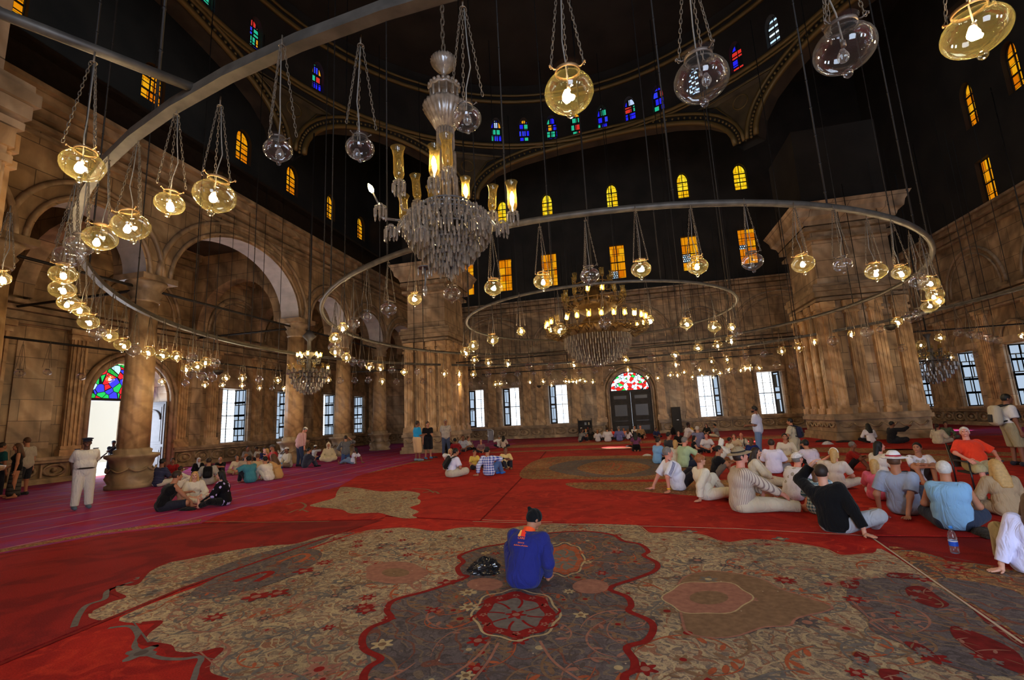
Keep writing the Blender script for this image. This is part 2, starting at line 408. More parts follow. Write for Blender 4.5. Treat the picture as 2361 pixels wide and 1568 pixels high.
# ---- panes (daylight comes through all of them)
def pane_mat(name, cell, stops, strength, lead=.02, lines=(.01, .008, .006), off=.5):
    m, nt, out = nodes_of(name)
    tc = N(nt, 'TexCoord'); sep = N(nt, 'SeparateXYZ'); L(nt, tc, 'Object', sep, 0)
    ad = N(nt, 'Math', operation='ADD'); L(nt, sep, 'X', ad, 0); L(nt, sep, 'Y', ad, 1)
    cb = N(nt, 'CombineXYZ'); L(nt, ad, 0, cb, 'X'); L(nt, sep, 'Z', cb, 'Y')
    oi = N(nt, 'ObjectInfo'); om = N(nt, 'Math', operation='MULTIPLY', i_1=37.0); L(nt, oi, 'Random', om, 0); ov_ = N(nt, 'VectorMath', operation='ADD'); L(nt, cb, 0, ov_, 0); L(nt, om, 0, ov_, 1); cb = ov_
    br = N(nt, 'TexBrick', offset=off, i_Scale=1.0, i_Mortar_Size=lead); br.inputs['Brick Width'].default_value = cell[0]; br.inputs['Row Height'].default_value = cell[1]
    br.inputs['Color1'].default_value = (0, 0, 0, 1); br.inputs['Color2'].default_value = (1, 1, 1, 1)
    L(nt, cb, 0, br, 'Vector'); r = ramp(nt, stops, 'CONSTANT' if len(stops) > 4 else 'LINEAR'); L(nt, br, 'Color', r, 'Fac')
    mx = N(nt, 'Mix', data_type='RGBA'); L(nt, br, 'Fac', mx, 0); L(nt, r, 'Color', mx, 6); mx.inputs[7].default_value = rgba(lines)
    e = N(nt, 'Emission', i_Strength=strength); L(nt, mx, 2, e, 'Color'); L(nt, e, 0, out, 'Surface'); return m
pane_mat('pane_daylight', (.28, .16), [(0, (.62, .78, 1)), (.5, (.95, .98, 1)), (1, (1, 1, .97))], 2.4, .011, (.10, .11, .13), 0)
pane_mat('pane_blueish', (.5, .9), [(0, (.30, .40, .52)), (1, (.42, .52, .66))], 1.0, .03, (.03, .025, .02))
pane_mat('pane_amber', (.5, .6), [(0, (.72, .17, .002)), (.5, (.9, .31, .004)), (1, (.95, .46, .01))], .75, .012, (.03, .01, 0))
pane_mat('pane_yellow', (.4, .55), [(0, (.85, .42, .005)), (.5, (.98, .62, .01)), (1, (.95, .75, .03))], .9, .012, (.03, .01, 0))
pane_mat('pane_coloured', (.32, .42), [(0, (.02, .02, .9)), (.3, (.85, .35, .01)), (.45, (.02, .5, .28)), (.62, (.55, .7, 1)), (.75, (.7, .03, .02)), (.88, (.03, .05, .9))], .8, .045, (.003, .003, .003))
pane_mat('pane_white', (.14, .16), [(0, (.3, .55, .9)), (1, (.8, .95, 1))], 1.2, .035, (.02, .02, .02))
def voro(name, scale, cols, s):
    m, nt, out = nodes_of(name); tc = N(nt, 'TexCoord'); v = N(nt, 'TexVoronoi', i_Scale=scale); L(nt, tc, 'Object', v, 'Vector')
    sp = N(nt, 'SeparateColor'); L(nt, v, 'Color', sp, 0); r = ramp(nt, cols, 'CONSTANT'); L(nt, sp, 0, r, 'Fac')
    ed = N(nt, 'TexVoronoi', feature='DISTANCE_TO_EDGE', i_Scale=scale); L(nt, tc, 'Object', ed, 'Vector')
    lt = N(nt, 'Math', operation='LESS_THAN', i_1=.045); L(nt, ed, 'Distance', lt, 0)
    mx = N(nt, 'Mix', data_type='RGBA'); L(nt, lt, 0, mx, 0); L(nt, r, 'Color', mx, 6); mx.inputs[7].default_value = (.01, .01, .01, 1)
    e = N(nt, 'Emission', i_Strength=s); L(nt, mx, 2, e, 'Color'); L(nt, e, 0, out, 'Surface')
voro('fan_red', 4.2, [(0, (.85, .02, .015)), (.3, (.95, .97, 1)), (.62, (.55, .75, 1)), (.72, (.02, .55, .08)), (.78, (.9, .95, 1)), (.92, (.8, .02, .02))], 1.5)
voro('fan_blue', 3.2, [(0, (.9, .02, .03)), (.28, (.02, .55, .1)), (.5, (.05, .05, .9)), (.72, (.5, .85, 1)), (.86, (.02, .4, .05))], 1.2)
WIN = [0]
def window(side, a, b, z0, zs, rise, pane, dep, cols, rows, label, shutter=None, bar=.05):
    WIN[0] += 1; mp = MAPS[side] if isinstance(side, str) else side
    root = empty('window_%d' % WIN[0], mp((a+b)/2, z0, dep)); o = Vector(root.location)
    struct(root, label, 'window')
    def P(u, z, d): return Vector(mp(u, z, d))-o
    pts = [(a, z0), (a, zs)]+([((a+b)/2-(b-a)/2*math.cos(PI*i/12), zs+rise*math.sin(PI*i/12)) for i in range(1, 12)] if rise else [])+[(b, zs), (b, z0)]
    mb = MB().use(MATS[pane]); mb.add([P(u, z, dep) for u, z in pts], [tuple(range(len(pts)))]); mb.build('pane', root)
    mb = MB().use(MATS['dark_iron'])
    mb.tube([P(u, z, dep-.04) for u, z in pts], bar, 4, True)
    for i in range(1, cols):
        u = a+(b-a)*i/cols; mb.tube([P(u, z0, dep-.04), P(u, zs+(rise*.97 if cols == 2 else 0), dep-.04)], bar*.7, 4)
    for i in range(1, rows+1):
        z = z0+(zs-z0)*i/rows; 
        if i < rows or rise: mb.tube([P(a, z, dep-.04), P(b, z, dep-.04)], bar*(.9 if i % 2 == 0 else .5), 4)
    mb.build('frame', root)
    if shutter:
        if side == 'back':
            u0_, u1_ = (a+.02, a+.52) if shutter < 0 else (b-.02, b-.40); mb = MB()
            def SP(t, z, e=0): return P(u0_+(u1_-u0_)*t, z, .30+.45*t+e)
            mb.use(MATS['dark_wood'])
            for t0, t1, za_, zb_ in ((0, .24, z0, zs), (.78, 1, z0, zs), (.2, .8, z0, z0+.12), (.2, .8, zs-.12, zs), (.2, .8, z0+1.45, z0+1.6)):
                for e in (0, .05): mb.quad(SP(t0, za_, e), SP(t1, za_, e), SP(t1, zb_, e), SP(t0, zb_, e))
                mb.quad(SP(t1, za_), SP(t1, za_, .05), SP(t1, zb_, .05), SP(t1, zb_))
            mb.use(MATS['pane_blueish']).quad(SP(.22, z0, .025), SP(.8, z0, .025), SP(.8, zs, .025), SP(.22, zs, .025)); mb.build('shutter', root); return root
        mb = MB().use(MATS['dark_wood']); u = a if shutter < 0 else b; w_ = (b-a)*.48
        for q in (0, 1):
            s0 = u+(0.03 if shutter < 0 else -.03)
            for d0, d1 in ((.06, .12), (.5, .56), (.9, .96)): mb.quad(P(s0, z0, d0), P(s0, z0, d1), P(s0, zs, d1), P(s0, zs, d0))
            for k in range(5):
                z = z0+(zs-z0)*k/4; mb.quad(P(s0, z-.06, .06), P(s0, z-.06, .96), P(s0, z+.06, .96), P(s0, z+.06, .06))
        mb.use(MATS['pane_blueish'])
        mb.quad(P(u+(.015 if shutter < 0 else -.015), z0, .06), P(u+(.015 if shutter < 0 else -.015), z0, .96), P(u+(.015 if shutter < 0 else -.015), zs, .96), P(u+(.015 if shutter < 0 else -.015), zs, .06)) if side != 'back' else None
        mb.build('shutter', root)
    return root
names = {'back': 'in the far wall', 'left': 'in the left aisle wall', 'right': 'in the right wall'}
for side in ('back', 'left', 'right'):
    for i, (a, b) in enumerate(LOWW[side]):
        window(side, a, b, 1.05, 4.1, 0, 'pane_daylight' if side == 'back' or i in (0, 2) else 'pane_blueish', .85, 3, 4, 'bright leaded lower window %s, %s from left' % (names[side], ordw(i+1)), -1 if (side == 'back' and a < 0) else 1, .035)
    for i, (a, b) in enumerate(RECT[side]):
        z = (12.3, 15.1) if side == 'back' else (11.2, 13.7)
        window(side, a, b, z[0], z[1], 0, 'pane_amber', .3, 2, 4, 'amber rectangular window high %s, %s from left' % (names[side], ordw(i+1)))
    for i, (a, b) in enumerate(ARCH[side]):
        z = arch_z(side, i)
        window(side, a, b, z[0], z[1], z[2], 'pane_yellow' if side == 'back' else 'pane_amber', .3, 2, 4, 'glowing round-headed window high %s, %s from left' % (names[side], ordw(i+1)))
for i, a in enumerate(DW):
    window(polar, a-1.35, a+1.35, 17.45, 18.35, .6, 'pane_coloured' if i not in (1, 13, 15) else 'pane_white', .3, 2, 2, 'small coloured window in the dome drum, %s from left' % ordw(i+1), bar=.03)
# lower clear panels of a few amber windows (glass replaced by clear leaded panes)
def clear_pane(x0, x1, z0, z1): 
    mb = MB().use(MATS['pane_white']); mb.quad((0, 0, 0), (x1-x0, 0, 0), (x1-x0, 0, z1-z0), (0, 0, z1-z0)); return mb.build('window_clear_pane', None, (x0, YB+.27, z0))
for i, q in enumerate(((-.15, .35, 12.35, 12.95), (5.4, 5.95, 13.0, 13.65), (9.55, 10.1, 13.55, 13.9))): struct(clear_pane(*q), 'clear leaded pane set in an amber window of the far wall, %s' % ordw(i+1), 'window')

# ---- doors
def panel_leaf(mb, w, h, spec, t=.06, fm=None, pm=None):
    mb.use(fm).box((w/2, 0, h/2), (w, t, h))
    for x0, x1, z0, z1 in spec:
        mb.use(fm)
        mb.box(((x0+x1)/2, -t*.6, z0), (x1-x0+.1, .05, .07)); mb.box(((x0+x1)/2, -t*.6, z1), (x1-x0+.1, .05, .07))
        mb.box((x0, -t*.6, (z0+z1)/2), (.07, .05, z1-z0)); mb.box((x1, -t*.6, (z0+z1)/2), (.07, .05, z1-z0))
        mb.use(pm).box(((x0+x1)/2, -t*.55, (z0+z1)/2), (x1-x0-.2, .03, z1-z0-.2))
d1 = empty('door_1', (-1.1, YB+.35, 0)); struct(d1, 'dark panelled double door in the far wall under the red fanlight', 'door')
mat('varnished_wood', (.028, .017, .012), .32, spec=.35)
for k in (0, 1):
    mb = MB(); panel_leaf(mb, 1.555, 3.25, [(.2, 1.33, .2, .75), (.2, 1.33, .95, 1.1), (.2, 1.33, 1.3, 2.35), (.2, 1.33, 2.6, 3.05)], .08, MATS['dark_wood'], MATS['varnished_wood'])
    mb.build('door_leaf', d1, (k*1.56, .0, 0))
mb = MB().use(MATS['fan_red']); mb.add([(1.55-1.5*math.cos(PI*i/20), 0, 3.36+1.42*math.sin(PI*i/20)) for i in range(21)], [tuple(range(21))]); mb.build('fanlight', d1)
mb = MB().use(MATS['dark_iron']); mb.box((1.55, -.02, 3.3), (3.1, .12, .14))
mb.tube([(1.55-1.5*math.cos(PI*i/20), -.02, 3.36+1.42*math.sin(PI*i/20)) for i in range(21)], .06, 5); mb.build('fanlight_frame', d1)
d2 = empty('door_2', (XL, 15.4, 0)); struct(d2, 'open arched doorway in the left wall with pale wooden leaf swung aside', 'door')
mb = MB(); panel_leaf(mb, 1.5, 3.25, [(.15, 1.35, .15, 1.05), (.15, 1.35, 1.25, 3.1)], .07, MATS['pale_wood'], MATS['pale_wood'])
mb.use(MATS['pale_wood'], True).tube([(.75-.5*math.cos(PI*i/12), -.08, 2.4+.45*math.sin(PI*i/12)) for i in range(13)], .05, 5)
lf = mb.build('door_leaf', d2, (-1.3, 3.36, 0)); lf.rotation_euler = (0, 0, math.radians(-3))
mb = MB().use(MATS['fan_blue']); mb.add([(-1.0, 1.72-1.7*math.cos(PI*i/20), 3.42+1.6*math.sin(PI*i/20)) for i in range(21)], [tuple(range(21))]); mb.build('fanlight', d2)
mb = MB().use(MATS['dark_iron']); mb.box((-1.0, 1.72, 3.36), (.12, 3.4, .12)); mb.build('fanlight_frame', d2)
# the sunlit court outside the left door
mat('court_stone', srgb(235, 228, 215), .8)
mb = MB().use(MATS['court_stone']); mb.box2((-40, 5, -.35), (XL-1.0, 32, -.004)); struct(mb.build('ground_court'), 'sunlit pale paving of the court outside the left door', 'ground')
mb = MB().use(MATS['court_stone']); mb.box2((-36.5, 5, -.05), (-36, 32, 9)); struct(mb.build('wall_court'), 'pale sunlit wall across the court', 'wall')
mb = MB().use(MATS['marble_light'], True); mb.lathe([(.7, 0), (.7, .4), (.5, .5), (.45, 6), (.7, 6.4)], 20); t = mb.build('court_column', None, (-25.2, 19.6, -.05)); struct(t, 'pale court column seen through the open left doorway', 'column')

# ---- arcade, columns, pillars
AX = -15.2
CY = [8.3, 12.4, 20.1, 24.2, 28.4]
spn = [(CY[0]-3.7, CY[0]-.45, 0), (CY[0]+.45, CY[1]-.45, 0), (CY[1]+.5, CY[2]-.5, 1), (CY[2]+.45, CY[3]-.45, 0), (CY[3]+.45, CY[4]-.45, 0), (CY[4]+.45, 33.2, 0)]
ops = [(a, b, 6.99, 7.0, 2.6 if big else 1.65) for a, b, big in spn]
mb = MB().use(MATS['marble_wall']); wall_faces(mb, YN, YB, 6.99, 11.0, ops, lambda u, z, d: (AX-d, u, z), 1.0, nseg=22, reveal=MATS['soffit_white'])
arc = mb.build('wall_arcade'); struct(arc, 'marble arcade wall on arches along the left aisle', 'wall')
mb = MB().use(MATS['marble_trim'], True)
for a, b, big in spn:
    for k, q in ((.12, .07), (.55, .09)):
        h = (2.6 if big else 1.65)+k; mb.tube([(AX+.04, (a+b)/2-((b-a)/2+k)*math.cos(PI*t/24), 7+h*math.sin(PI*t/24)) for t in range(25)], q, 5)
mb.build('archivolt', arc)
mb = MB().use(MATS['marble_trim'])
for z, dz, dd in ((9.98, .1, .1), (10.2, .12, .22), (10.5, .26, .34), (10.8, .26, .6), (11.02, .14, .8)): mb.box((AX+dd/2, (YN+YB)/2, z), (dd, YB-YN, dz))
mb.build('cornice', arc)
mb = MB().use(MATS['dark_wood']); mb.box((AX-.3, (YN+YB)/2, 11.75), (.5, YB-YN, 1.3)); mb.box((AX-.1, (YN+YB)/2, 12.45), (.9, YB-YN, .12)); mb.build('gallery_parapet', arc)
mb = MB().use(MATS['dark_vault']); mb.quad((AX-1, YN, 11), (AX-1, YB, 11), (XL, YB, 11), (XL, YN, 11)); 
for y in CY+[33.4]:   # transverse arches across the aisle
    wall_faces(mb.use(MATS['marble_wall']), XL, AX-1.0, 6.99, 11, [(XL+.5, AX-1.6, 6.99, 7.0, 2.5)], lambda u, z, d: (u, y-.3+d, z), .6, nseg=16)
struct(mb.build('ceiling_aisle'), 'dark vaults over the left aisle', 'ceiling')
col_labels = ['marble column at the far left edge', 'large marble column in front of the open left doorway', 'marble column left of the small crystal chandelier, beside the standing man in pink checks', 'second marble column beyond the standing man in pink checks', 'far marble column beside the square pillar']
def swag(mb, R0, z, n=8):
    for i in range(n):
        a0, a1 = 2*PI*i/n, 2*PI*(i+1)/n
        mb.tube([(R0*math.cos(a0+(a1-a0)*t/6), R0*math.sin(a0+(a1-a0)*t/6), z-.12*math.sin(PI*t/6)) for t in range(7)], .035, 4)
for y, lab in zip(CY, col_labels):
    root = empty('column', (AX-.5, y, 0)); struct(root, lab, 'column'); root['group'] = 'arcade columns of the left aisle'
    mb = MB().use(MATS['marble_trim'], True); mb.lathe([(.66, 0), (.66, .12), (.58, .16), (.68, .34), (.62, .5), (.52, .62), (.58, .8), (.6, .9), (.72, .98), (.74, 1.06), (.5, 1.1), (.52, 1.2), (.43, 1.26)], 24); swag(mb, .64, .66); mb.build('pedestal', root)
    mb = MB().use(MATS['marble_shaft'], True); mb.lathe([(.43, 1.2), (.42, 3), (.37, 6.15)], 48, flute=.02, nf=16); mb.build('shaft', root)
    mb = MB().use(MATS['marble_trim'], True); mb.lathe([(.4, 6.1), (.44, 6.16), (.39, 6.22), (.5, 6.42), (.42, 6.5), (.56, 6.72), (.6, 6.8)], 24); mb.use(MATS['marble_trim'], False).box((0, 0, 6.9), (1.25, 1.25, .2)); mb.build('capital', root)
    mb = MB().use(MATS['marble_wall']); mb.box((0, 0, 7.1), (.98, .88, .25)); mb.build('impost', root)
def rods(name, pts, r, label, cat='tie rod', m='dark_iron', group=None):
    mb = MB().use(MATS[m]); o = Vector(pts[0]); mb.tube([Vector(p)-o for p in pts], r, 6); t = mb.build(name, None, o); tag(t, label, cat, group); return t
tl = ['tie rod across the arch left of the doorway column', 'tie rod spanning the big aisle arch above the open doorway', 'tie rod in the small arch right of the big aisle arch', 'tie rod in the last small arch before the pillar']
for i, lab in enumerate(tl): rods('tie_rod', [(AX-.5, CY[i]+.3, 6.62), (AX-.5, CY[i+1]-.3, 6.62)], .05, lab, group='iron tie rods of the aisle arcade')
for i, lab in enumerate(['tie rod from the doorway column back to the aisle wall', 'tie rod from the column by the small chandelier to the aisle wall']): rods('tie_rod', [(AX-.8, CY[1+i], 6.62), (XL+.2, CY[1+i], 6.62)], .05, lab, group='iron tie rods of the aisle arcade')

def pillar(x0, x1, y0, y1, label, flare=.5, zs=1.0):
    root = empty('pillar', ((x0+x1)/2, (y0+y1)/2, 0)); root.scale = (1, 1, zs); struct(root, label, 'pillar'); root['group'] = 'four square marble pillars under the dome'
    w, d = x1-x0, y1-y0
    mb = MB().use(MATS['marble_light']); mb.box((0, 0, 4.9), (w-.3, d-.3, 9.8)); mb.build('core', root)
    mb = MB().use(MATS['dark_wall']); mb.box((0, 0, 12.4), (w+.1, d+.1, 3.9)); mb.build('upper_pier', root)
    mb = MB().use(MATS['marble_trim'])
    for z, dz, k in ((.1, .2, .42), (.28, .16, .3), (.62, .5, .12), (.95, .16, .3), (1.08, .1, .2), (6.15, .12, .2), (6.4, .22, .3), (6.62, .2, .44), (6.8, .12, .3), (9.0, .14, .16), (9.45, .2, .3)): mb.box((0, 0, z), (w+k, d+k, dz))
    mb.build('base_moulding', root)
    mb = MB().use(MATS['marble_light'])
    a, b = (w+.3)/2, (d+.3)/2; A, B = a+flare, b+flare
    for p, q in (((-1, -1), (1, -1)), ((1, -1), (1, 1)), ((1, 1), (-1, 1)), ((-1, 1), (-1, -1))):
        for (ra, za), (rb, zb) in zip(((0, 9.6), (.15, 9.8), (.5, 9.95), (.6, 10.2)), ((.15, 9.8), (.5, 9.95), (.6, 10.2), (1, 10.55))):
            f = lambda s, r, z: (s[0]*(a+flare*r), s[1]*(b+flare*r), z); mb.quad(f(p, ra, za), f(q, ra, za), f(q, rb, zb), f(p, rb, zb))
    mb.quad((-A, -B, 10.55), (A, -B, 10.55), (A, B, 10.55), (-A, B, 10.55)); mb.build('capital', root)
    mb = MB().use(MATS['marble_shaft'])
    for z0, z1 in ((1.15, 5.95),):
        for s in (-1, 1):
            for ax in (0, 1):
                W = w if ax == 0 else d
                for f in (-.5, -.17, .17, .5):
                    u = f*(W-.62); c = (u, s*(d/2-.08), (z0+z1)/2) if ax == 0 else (s*(w/2-.08), u, (z0+z1)/2)
                    mb.box(c, (.46, .3, z1-z0) if ax == 0 else (.3, .46, z1-z0))
                    for k in (-.14, 0, .14): mb.box((c[0]+(k if ax == 0 else s*.16), c[1]+(s*.16 if ax == 0 else k), c[2]), (.06, .05, z1-z0-.7) if ax == 0 else (.05, .06, z1-z0-.7))
                    for zz, hh in ((z1-.05, .3), (z1-.4, .12), (z0+.1, .25)): mb.box((c[0], c[1], zz), (.58, .42, hh) if ax == 0 else (.42, .58, hh))
    mb.build('pilaster', root)
    mb = MB().use(MATS['marble_wall'])
    for s in (-1, 1):
        for f in (-.34, .34):
            mb.box((f*(w-.62), s*(d/2-.14), 3.4), (.3, .1, 3.8)); mb.box((s*(w/2-.14), f*(d-.62), 3.4), (.1, .3, 3.8))
    mb.build('inset_panel', root)
    mb = MB().use(MATS['marble_trim'], True)
    for s in (-1, 1):
        for i in range(int(w/.55)): u = -w/2+.28+i*.55; mb.tube([(u-.24, s*(d/2+.1), .72), (u-.1, s*(d/2+.12), .58), (u+.1, s*(d/2+.12), .58), (u+.24, s*(d/2+.1), .72)], .04, 4)
        for i in range(int(d/.55)): u = -d/2+.28+i*.55; mb.tube([(s*(w/2+.1), u-.24, .72), (s*(w/2+.12), u-.1, .58), (s*(w/2+.12), u+.1, .58), (s*(w/2+.1), u+.24, .72)], .04, 4)
    mb.build('garland', root)
pillar(-11.8, -9.25, 24.1, 27.4, 'square marble pillar behind the two standing men in blue and black')
pillar(8.75, 12.1, 23.1, 26.5, 'big veined marble pillar behind the seated crowd, flaring at its top', .5)
pillar(-12.8, -9.75, 2.0, 5.2, 'square marble pillar close by, cut by the upper left corner', .7, 1.13)
pillar(8.8, 12.0, 2.0, 5.2, 'square marble pillar out of view beside the viewer', .8)
# ================================================================ carpets
def carpet_mat(name, base, cols, s1=5.0, s2=14.0, scroll=(), rough=.95):
    m, nt, out = nodes_of(name)
    tc = N(nt, 'TexCoord')
    def mul(a_sock, colramp_out):
        mx = N(nt, 'Mix', data_type='RGBA', blend_type='MULTIPLY'); mx.inputs[0].default_value = 1
        nt.links.new(a_sock, mx.inputs[6]); nt.links.new(colramp_out, mx.inputs[7]); return mx.outputs[2]
    cur = None
    rgb = N(nt, 'RGB'); rgb.outputs[0].default_value = rgba(base); cur = rgb.outputs[0]
    for i, (c, sc, lo, hi) in enumerate(cols):
        nz = N(nt, 'TexNoise', i_Scale=sc, i_Detail=2.0, i_Distortion=2.2); 
        mp = N(nt, 'Mapping'); mp.inputs['Location'].default_value = (i*7.3, i*3.1, i*1.7); L(nt, tc, 'Object', mp, 'Vector'); L(nt, mp, 'Vector', nz, 'Vector')
        r = ramp(nt, [(lo, (0, 0, 0)), (hi, (1, 1, 1))]); L(nt, nz, 'Fac', r, 'Fac')
        mx = N(nt, 'Mix', data_type='RGBA'); L(nt, r, 'Color', mx, 0); nt.links.new(cur, mx.inputs[6]); mx.inputs[7].default_value = rgba(c); cur = mx.outputs[2]
    if scroll:
        for i, (c, sc, wd) in enumerate(scroll):
            wv = N(nt, 'TexWave', wave_type='RINGS', rings_direction='SPHERICAL', i_Scale=sc, i_Distortion=14.0, i_Detail=1.5, i_Detail_Scale=sc*1.4); mp = N(nt, 'Mapping'); mp.inputs['Location'].default_value = (3.7+i*2.9, 1.3*i, 0); L(nt, tc, 'Object', mp, 'Vector'); L(nt, mp, 'Vector', wv, 'Vector')
            gt = N(nt, 'Math', operation='GREATER_THAN', i_1=1-wd); L(nt, wv, 'Fac', gt, 0); mx = N(nt, 'Mix', data_type='RGBA'); L(nt, gt, 0, mx, 0); nt.links.new(cur, mx.inputs[6]); mx.inputs[7].default_value = rgba(c); cur = mx.outputs[2]
    big = N(nt, 'TexNoise', i_Scale=.5, i_Detail=3.0); L(nt, tc, 'Object', big, 'Vector'); rb = ramp(nt, [(.3, (.72,)*3), (.7, (1.12,)*3)]); L(nt, big, 'Fac', rb, 'Fac'); cur = mul(cur, rb.outputs[0])
    fine = N(nt, 'TexNoise', i_Scale=90.0, i_Detail=2.0); L(nt, tc, 'Object', fine, 'Vector'); rf = ramp(nt, [(.3, (.75,)*3), (.7, (1.2,)*3)]); L(nt, fine, 'Fac', rf, 'Fac'); cur = mul(cur, rf.outputs[0])
    b = N(nt, 'BsdfPrincipled', i_Roughness=rough); b.inputs['Specular IOR Level'].default_value = .1; nt.links.new(cur, b.inputs['Base Color'])
    bp = N(nt, 'Bump', i_Strength=.35, i_Distance=.006); L(nt, fine, 'Fac', bp, 'Height'); L(nt, bp, 'Normal', b, 'Normal')
    L(nt, b, 0, out, 'Surface'); return m
CRM = srgb(170, 149, 124); GRY = srgb(104, 96, 100); RED = srgb(172, 36, 30); DRED = srgb(136, 28, 28); TAN = srgb(156, 116, 76)
carpet_mat('carpet_red', RED, [(srgb(150, 28, 28), 1.2, .45, .6), (srgb(186, 48, 34), 3.0, .55, .68)])
carpet_mat('carpet_red_dull', srgb(142, 32, 34), [(srgb(120, 26, 32), 1.0, .45, .6)])
carpet_mat('carpet_cream', CRM, [(srgb(146, 126, 108), 9, .50, .56), (srgb(150, 116, 98), 5.4, .63, .66), (srgb(122, 114, 106), 14, .60, .64)], scroll=[(srgb(122, 108, 100), 2.2, .10), (srgb(146, 104, 84), 1.5, .04), (srgb(182, 162, 130), 1.9, .10)])
carpet_mat('carpet_tan', TAN, [(srgb(128, 96, 74), 6, .5, .55), (srgb(170, 84, 50), 5, .62, .66), (srgb(196, 156, 106), 9, .6, .64), (srgb(100, 84, 80), 12, .63, .66)], scroll=[(srgb(108, 80, 62), 2.0, .12), (srgb(150, 66, 40), 1.5, .06)])
carpet_mat('carpet_grey', GRY, [(srgb(94, 86, 90), 6, .5, .55), (srgb(122, 106, 98), 5, .63, .66)], scroll=[(srgb(86, 78, 82), 2.0, .12), (srgb(122, 106, 94), 1.6, .06), (srgb(124, 78, 68), 1.3, .03)])
carpet_mat('carpet_plum', srgb(150, 52, 112), [(srgb(165, 40, 76), .7, .42, .6), (srgb(132, 58, 128), 1.6, .55, .7)])
mat('inlay_maroon', srgb(118, 30, 32), .95, spec=.1, noise=.4, nscale=14); mat('inlay_red', DRED, .95, spec=.1, noise=.25, nscale=20); mat('inlay_orange', srgb(168, 88, 58), .95, spec=.1, noise=.25, nscale=20)
mat('inlay_grey', srgb(112, 106, 104), .95, spec=.1, noise=.25, nscale=20); mat('inlay_cream', srgb(182, 162, 126), .95, spec=.1, noise=.2, nscale=20)
mat('inlay_pink', srgb(156, 108, 94), .95, spec=.1, noise=.25, nscale=20); mat('inlay_brown', srgb(130, 102, 80), .95, spec=.1, noise=.25, nscale=20)
mat('inlay_dark', srgb(86, 76, 76), .95, spec=.1); mat('stripe_pale', srgb(176, 118, 140), .95, spec=.1, noise=.3, nscale=3)
mat('fringe_white', srgb(190, 170, 150), .9)
def G2(p, z=0): q = at_z(p[0], p[1], z); return (float(q[0]), float(q[1]))
def pxs(s): return [tuple(float(v) for v in t.split(',')) for t in s.split()]
def crom(pts, n=5, closed=False):
    out = []; m = len(pts)
    for i in range(m if closed else m-1):
        p0, p1, p2, p3 = [pts[(i+k-1) % m] if closed else pts[min(max(i+k-1, 0), m-1)] for k in range(4)]
        for j in range(n):
            t = j/n; out.append(tuple(.5*((2*p1[d])+(-p0[d]+p2[d])*t+(2*p0[d]-5*p1[d]+4*p2[d]-p3[d])*t*t+(-p0[d]+3*p1[d]-3*p2[d]+p3[d])*t**3) for d in (0, 1)))
    if not closed: out.append(pts[-1])
    return out
def inside(p, poly):
    c = False; j = len(poly)-1
    for i in range(len(poly)):
        a, b = poly[i], poly[j]
        if (a[1] > p[1]) != (b[1] > p[1]) and p[0] < (b[0]-a[0])*(p[1]-a[1])/(b[1]-a[1])+a[0]: c = not c
        j = i
    return c
def ribbon(mb, pts, w, z, closed=False, clip=None):
    n = len(pts); vs = []; ok = []
    for i, p in enumerate(pts):
        a = pts[i-1] if (i or closed) else p; b = pts[(i+1) % n] if (i < n-1 or closed) else p
        dx, dy = b[0]-a[0], b[1]-a[1]; l = math.hypot(dx, dy) or 1; ww = w[i] if hasattr(w, '__len__') else w
        vs += [(p[0]-dy/l*ww/2, p[1]+dx/l*ww/2, z), (p[0]+dy/l*ww/2, p[1]-dx/l*ww/2, z)]
        ok.append(clip is None or inside(p, clip))
    fs = [(2*i, 2*i+1, 2*((i+1) % n)+1, 2*((i+1) % n)) for i in range(n if closed else n-1) if ok[i] and ok[(i+1) % n]]
    mb.add(vs, fs, False)
def up(poly):
    a = sum(poly[i-1][0]*poly[i][1]-poly[i][0]*poly[i-1][1] for i in range(len(poly))); return poly if a > 0 else poly[::-1]
def inlay(mb, poly, z): mb.add([(x, y, z) for x, y in up(poly)], [tuple(range(len(poly)))], False)
def flower(mb, p, r, z, n, c1, c2, rot=0.0, ry=1.0):
    mb.use(MATS[c1]); pts = []
    for i in range(n*6):
        a = 2*PI*i/(n*6); rr = r*(.78+.26*math.cos(n*a)); pts.append((p[0]+rr*math.cos(a+rot), p[1]+ry*rr*math.sin(a+rot)))
    inlay(mb, pts, z); mb.use(MATS[c2]); inlay(mb, [(p[0]+.36*r*math.cos(2*PI*i/10), p[1]+.36*r*ry*math.sin(2*PI*i/10)) for i in range(10)], z+.000003)
def spiral(p, h, k0, k1, l, n=26):
    pts = [p]; 
    for i in range(n):
        h += (k0+(k1-k0)*i/n)*l/n; p = (p[0]+math.cos(h)*l/n, p[1]+math.sin(h)*l/n); pts.append(p)
    return pts
rc = random.Random(11)
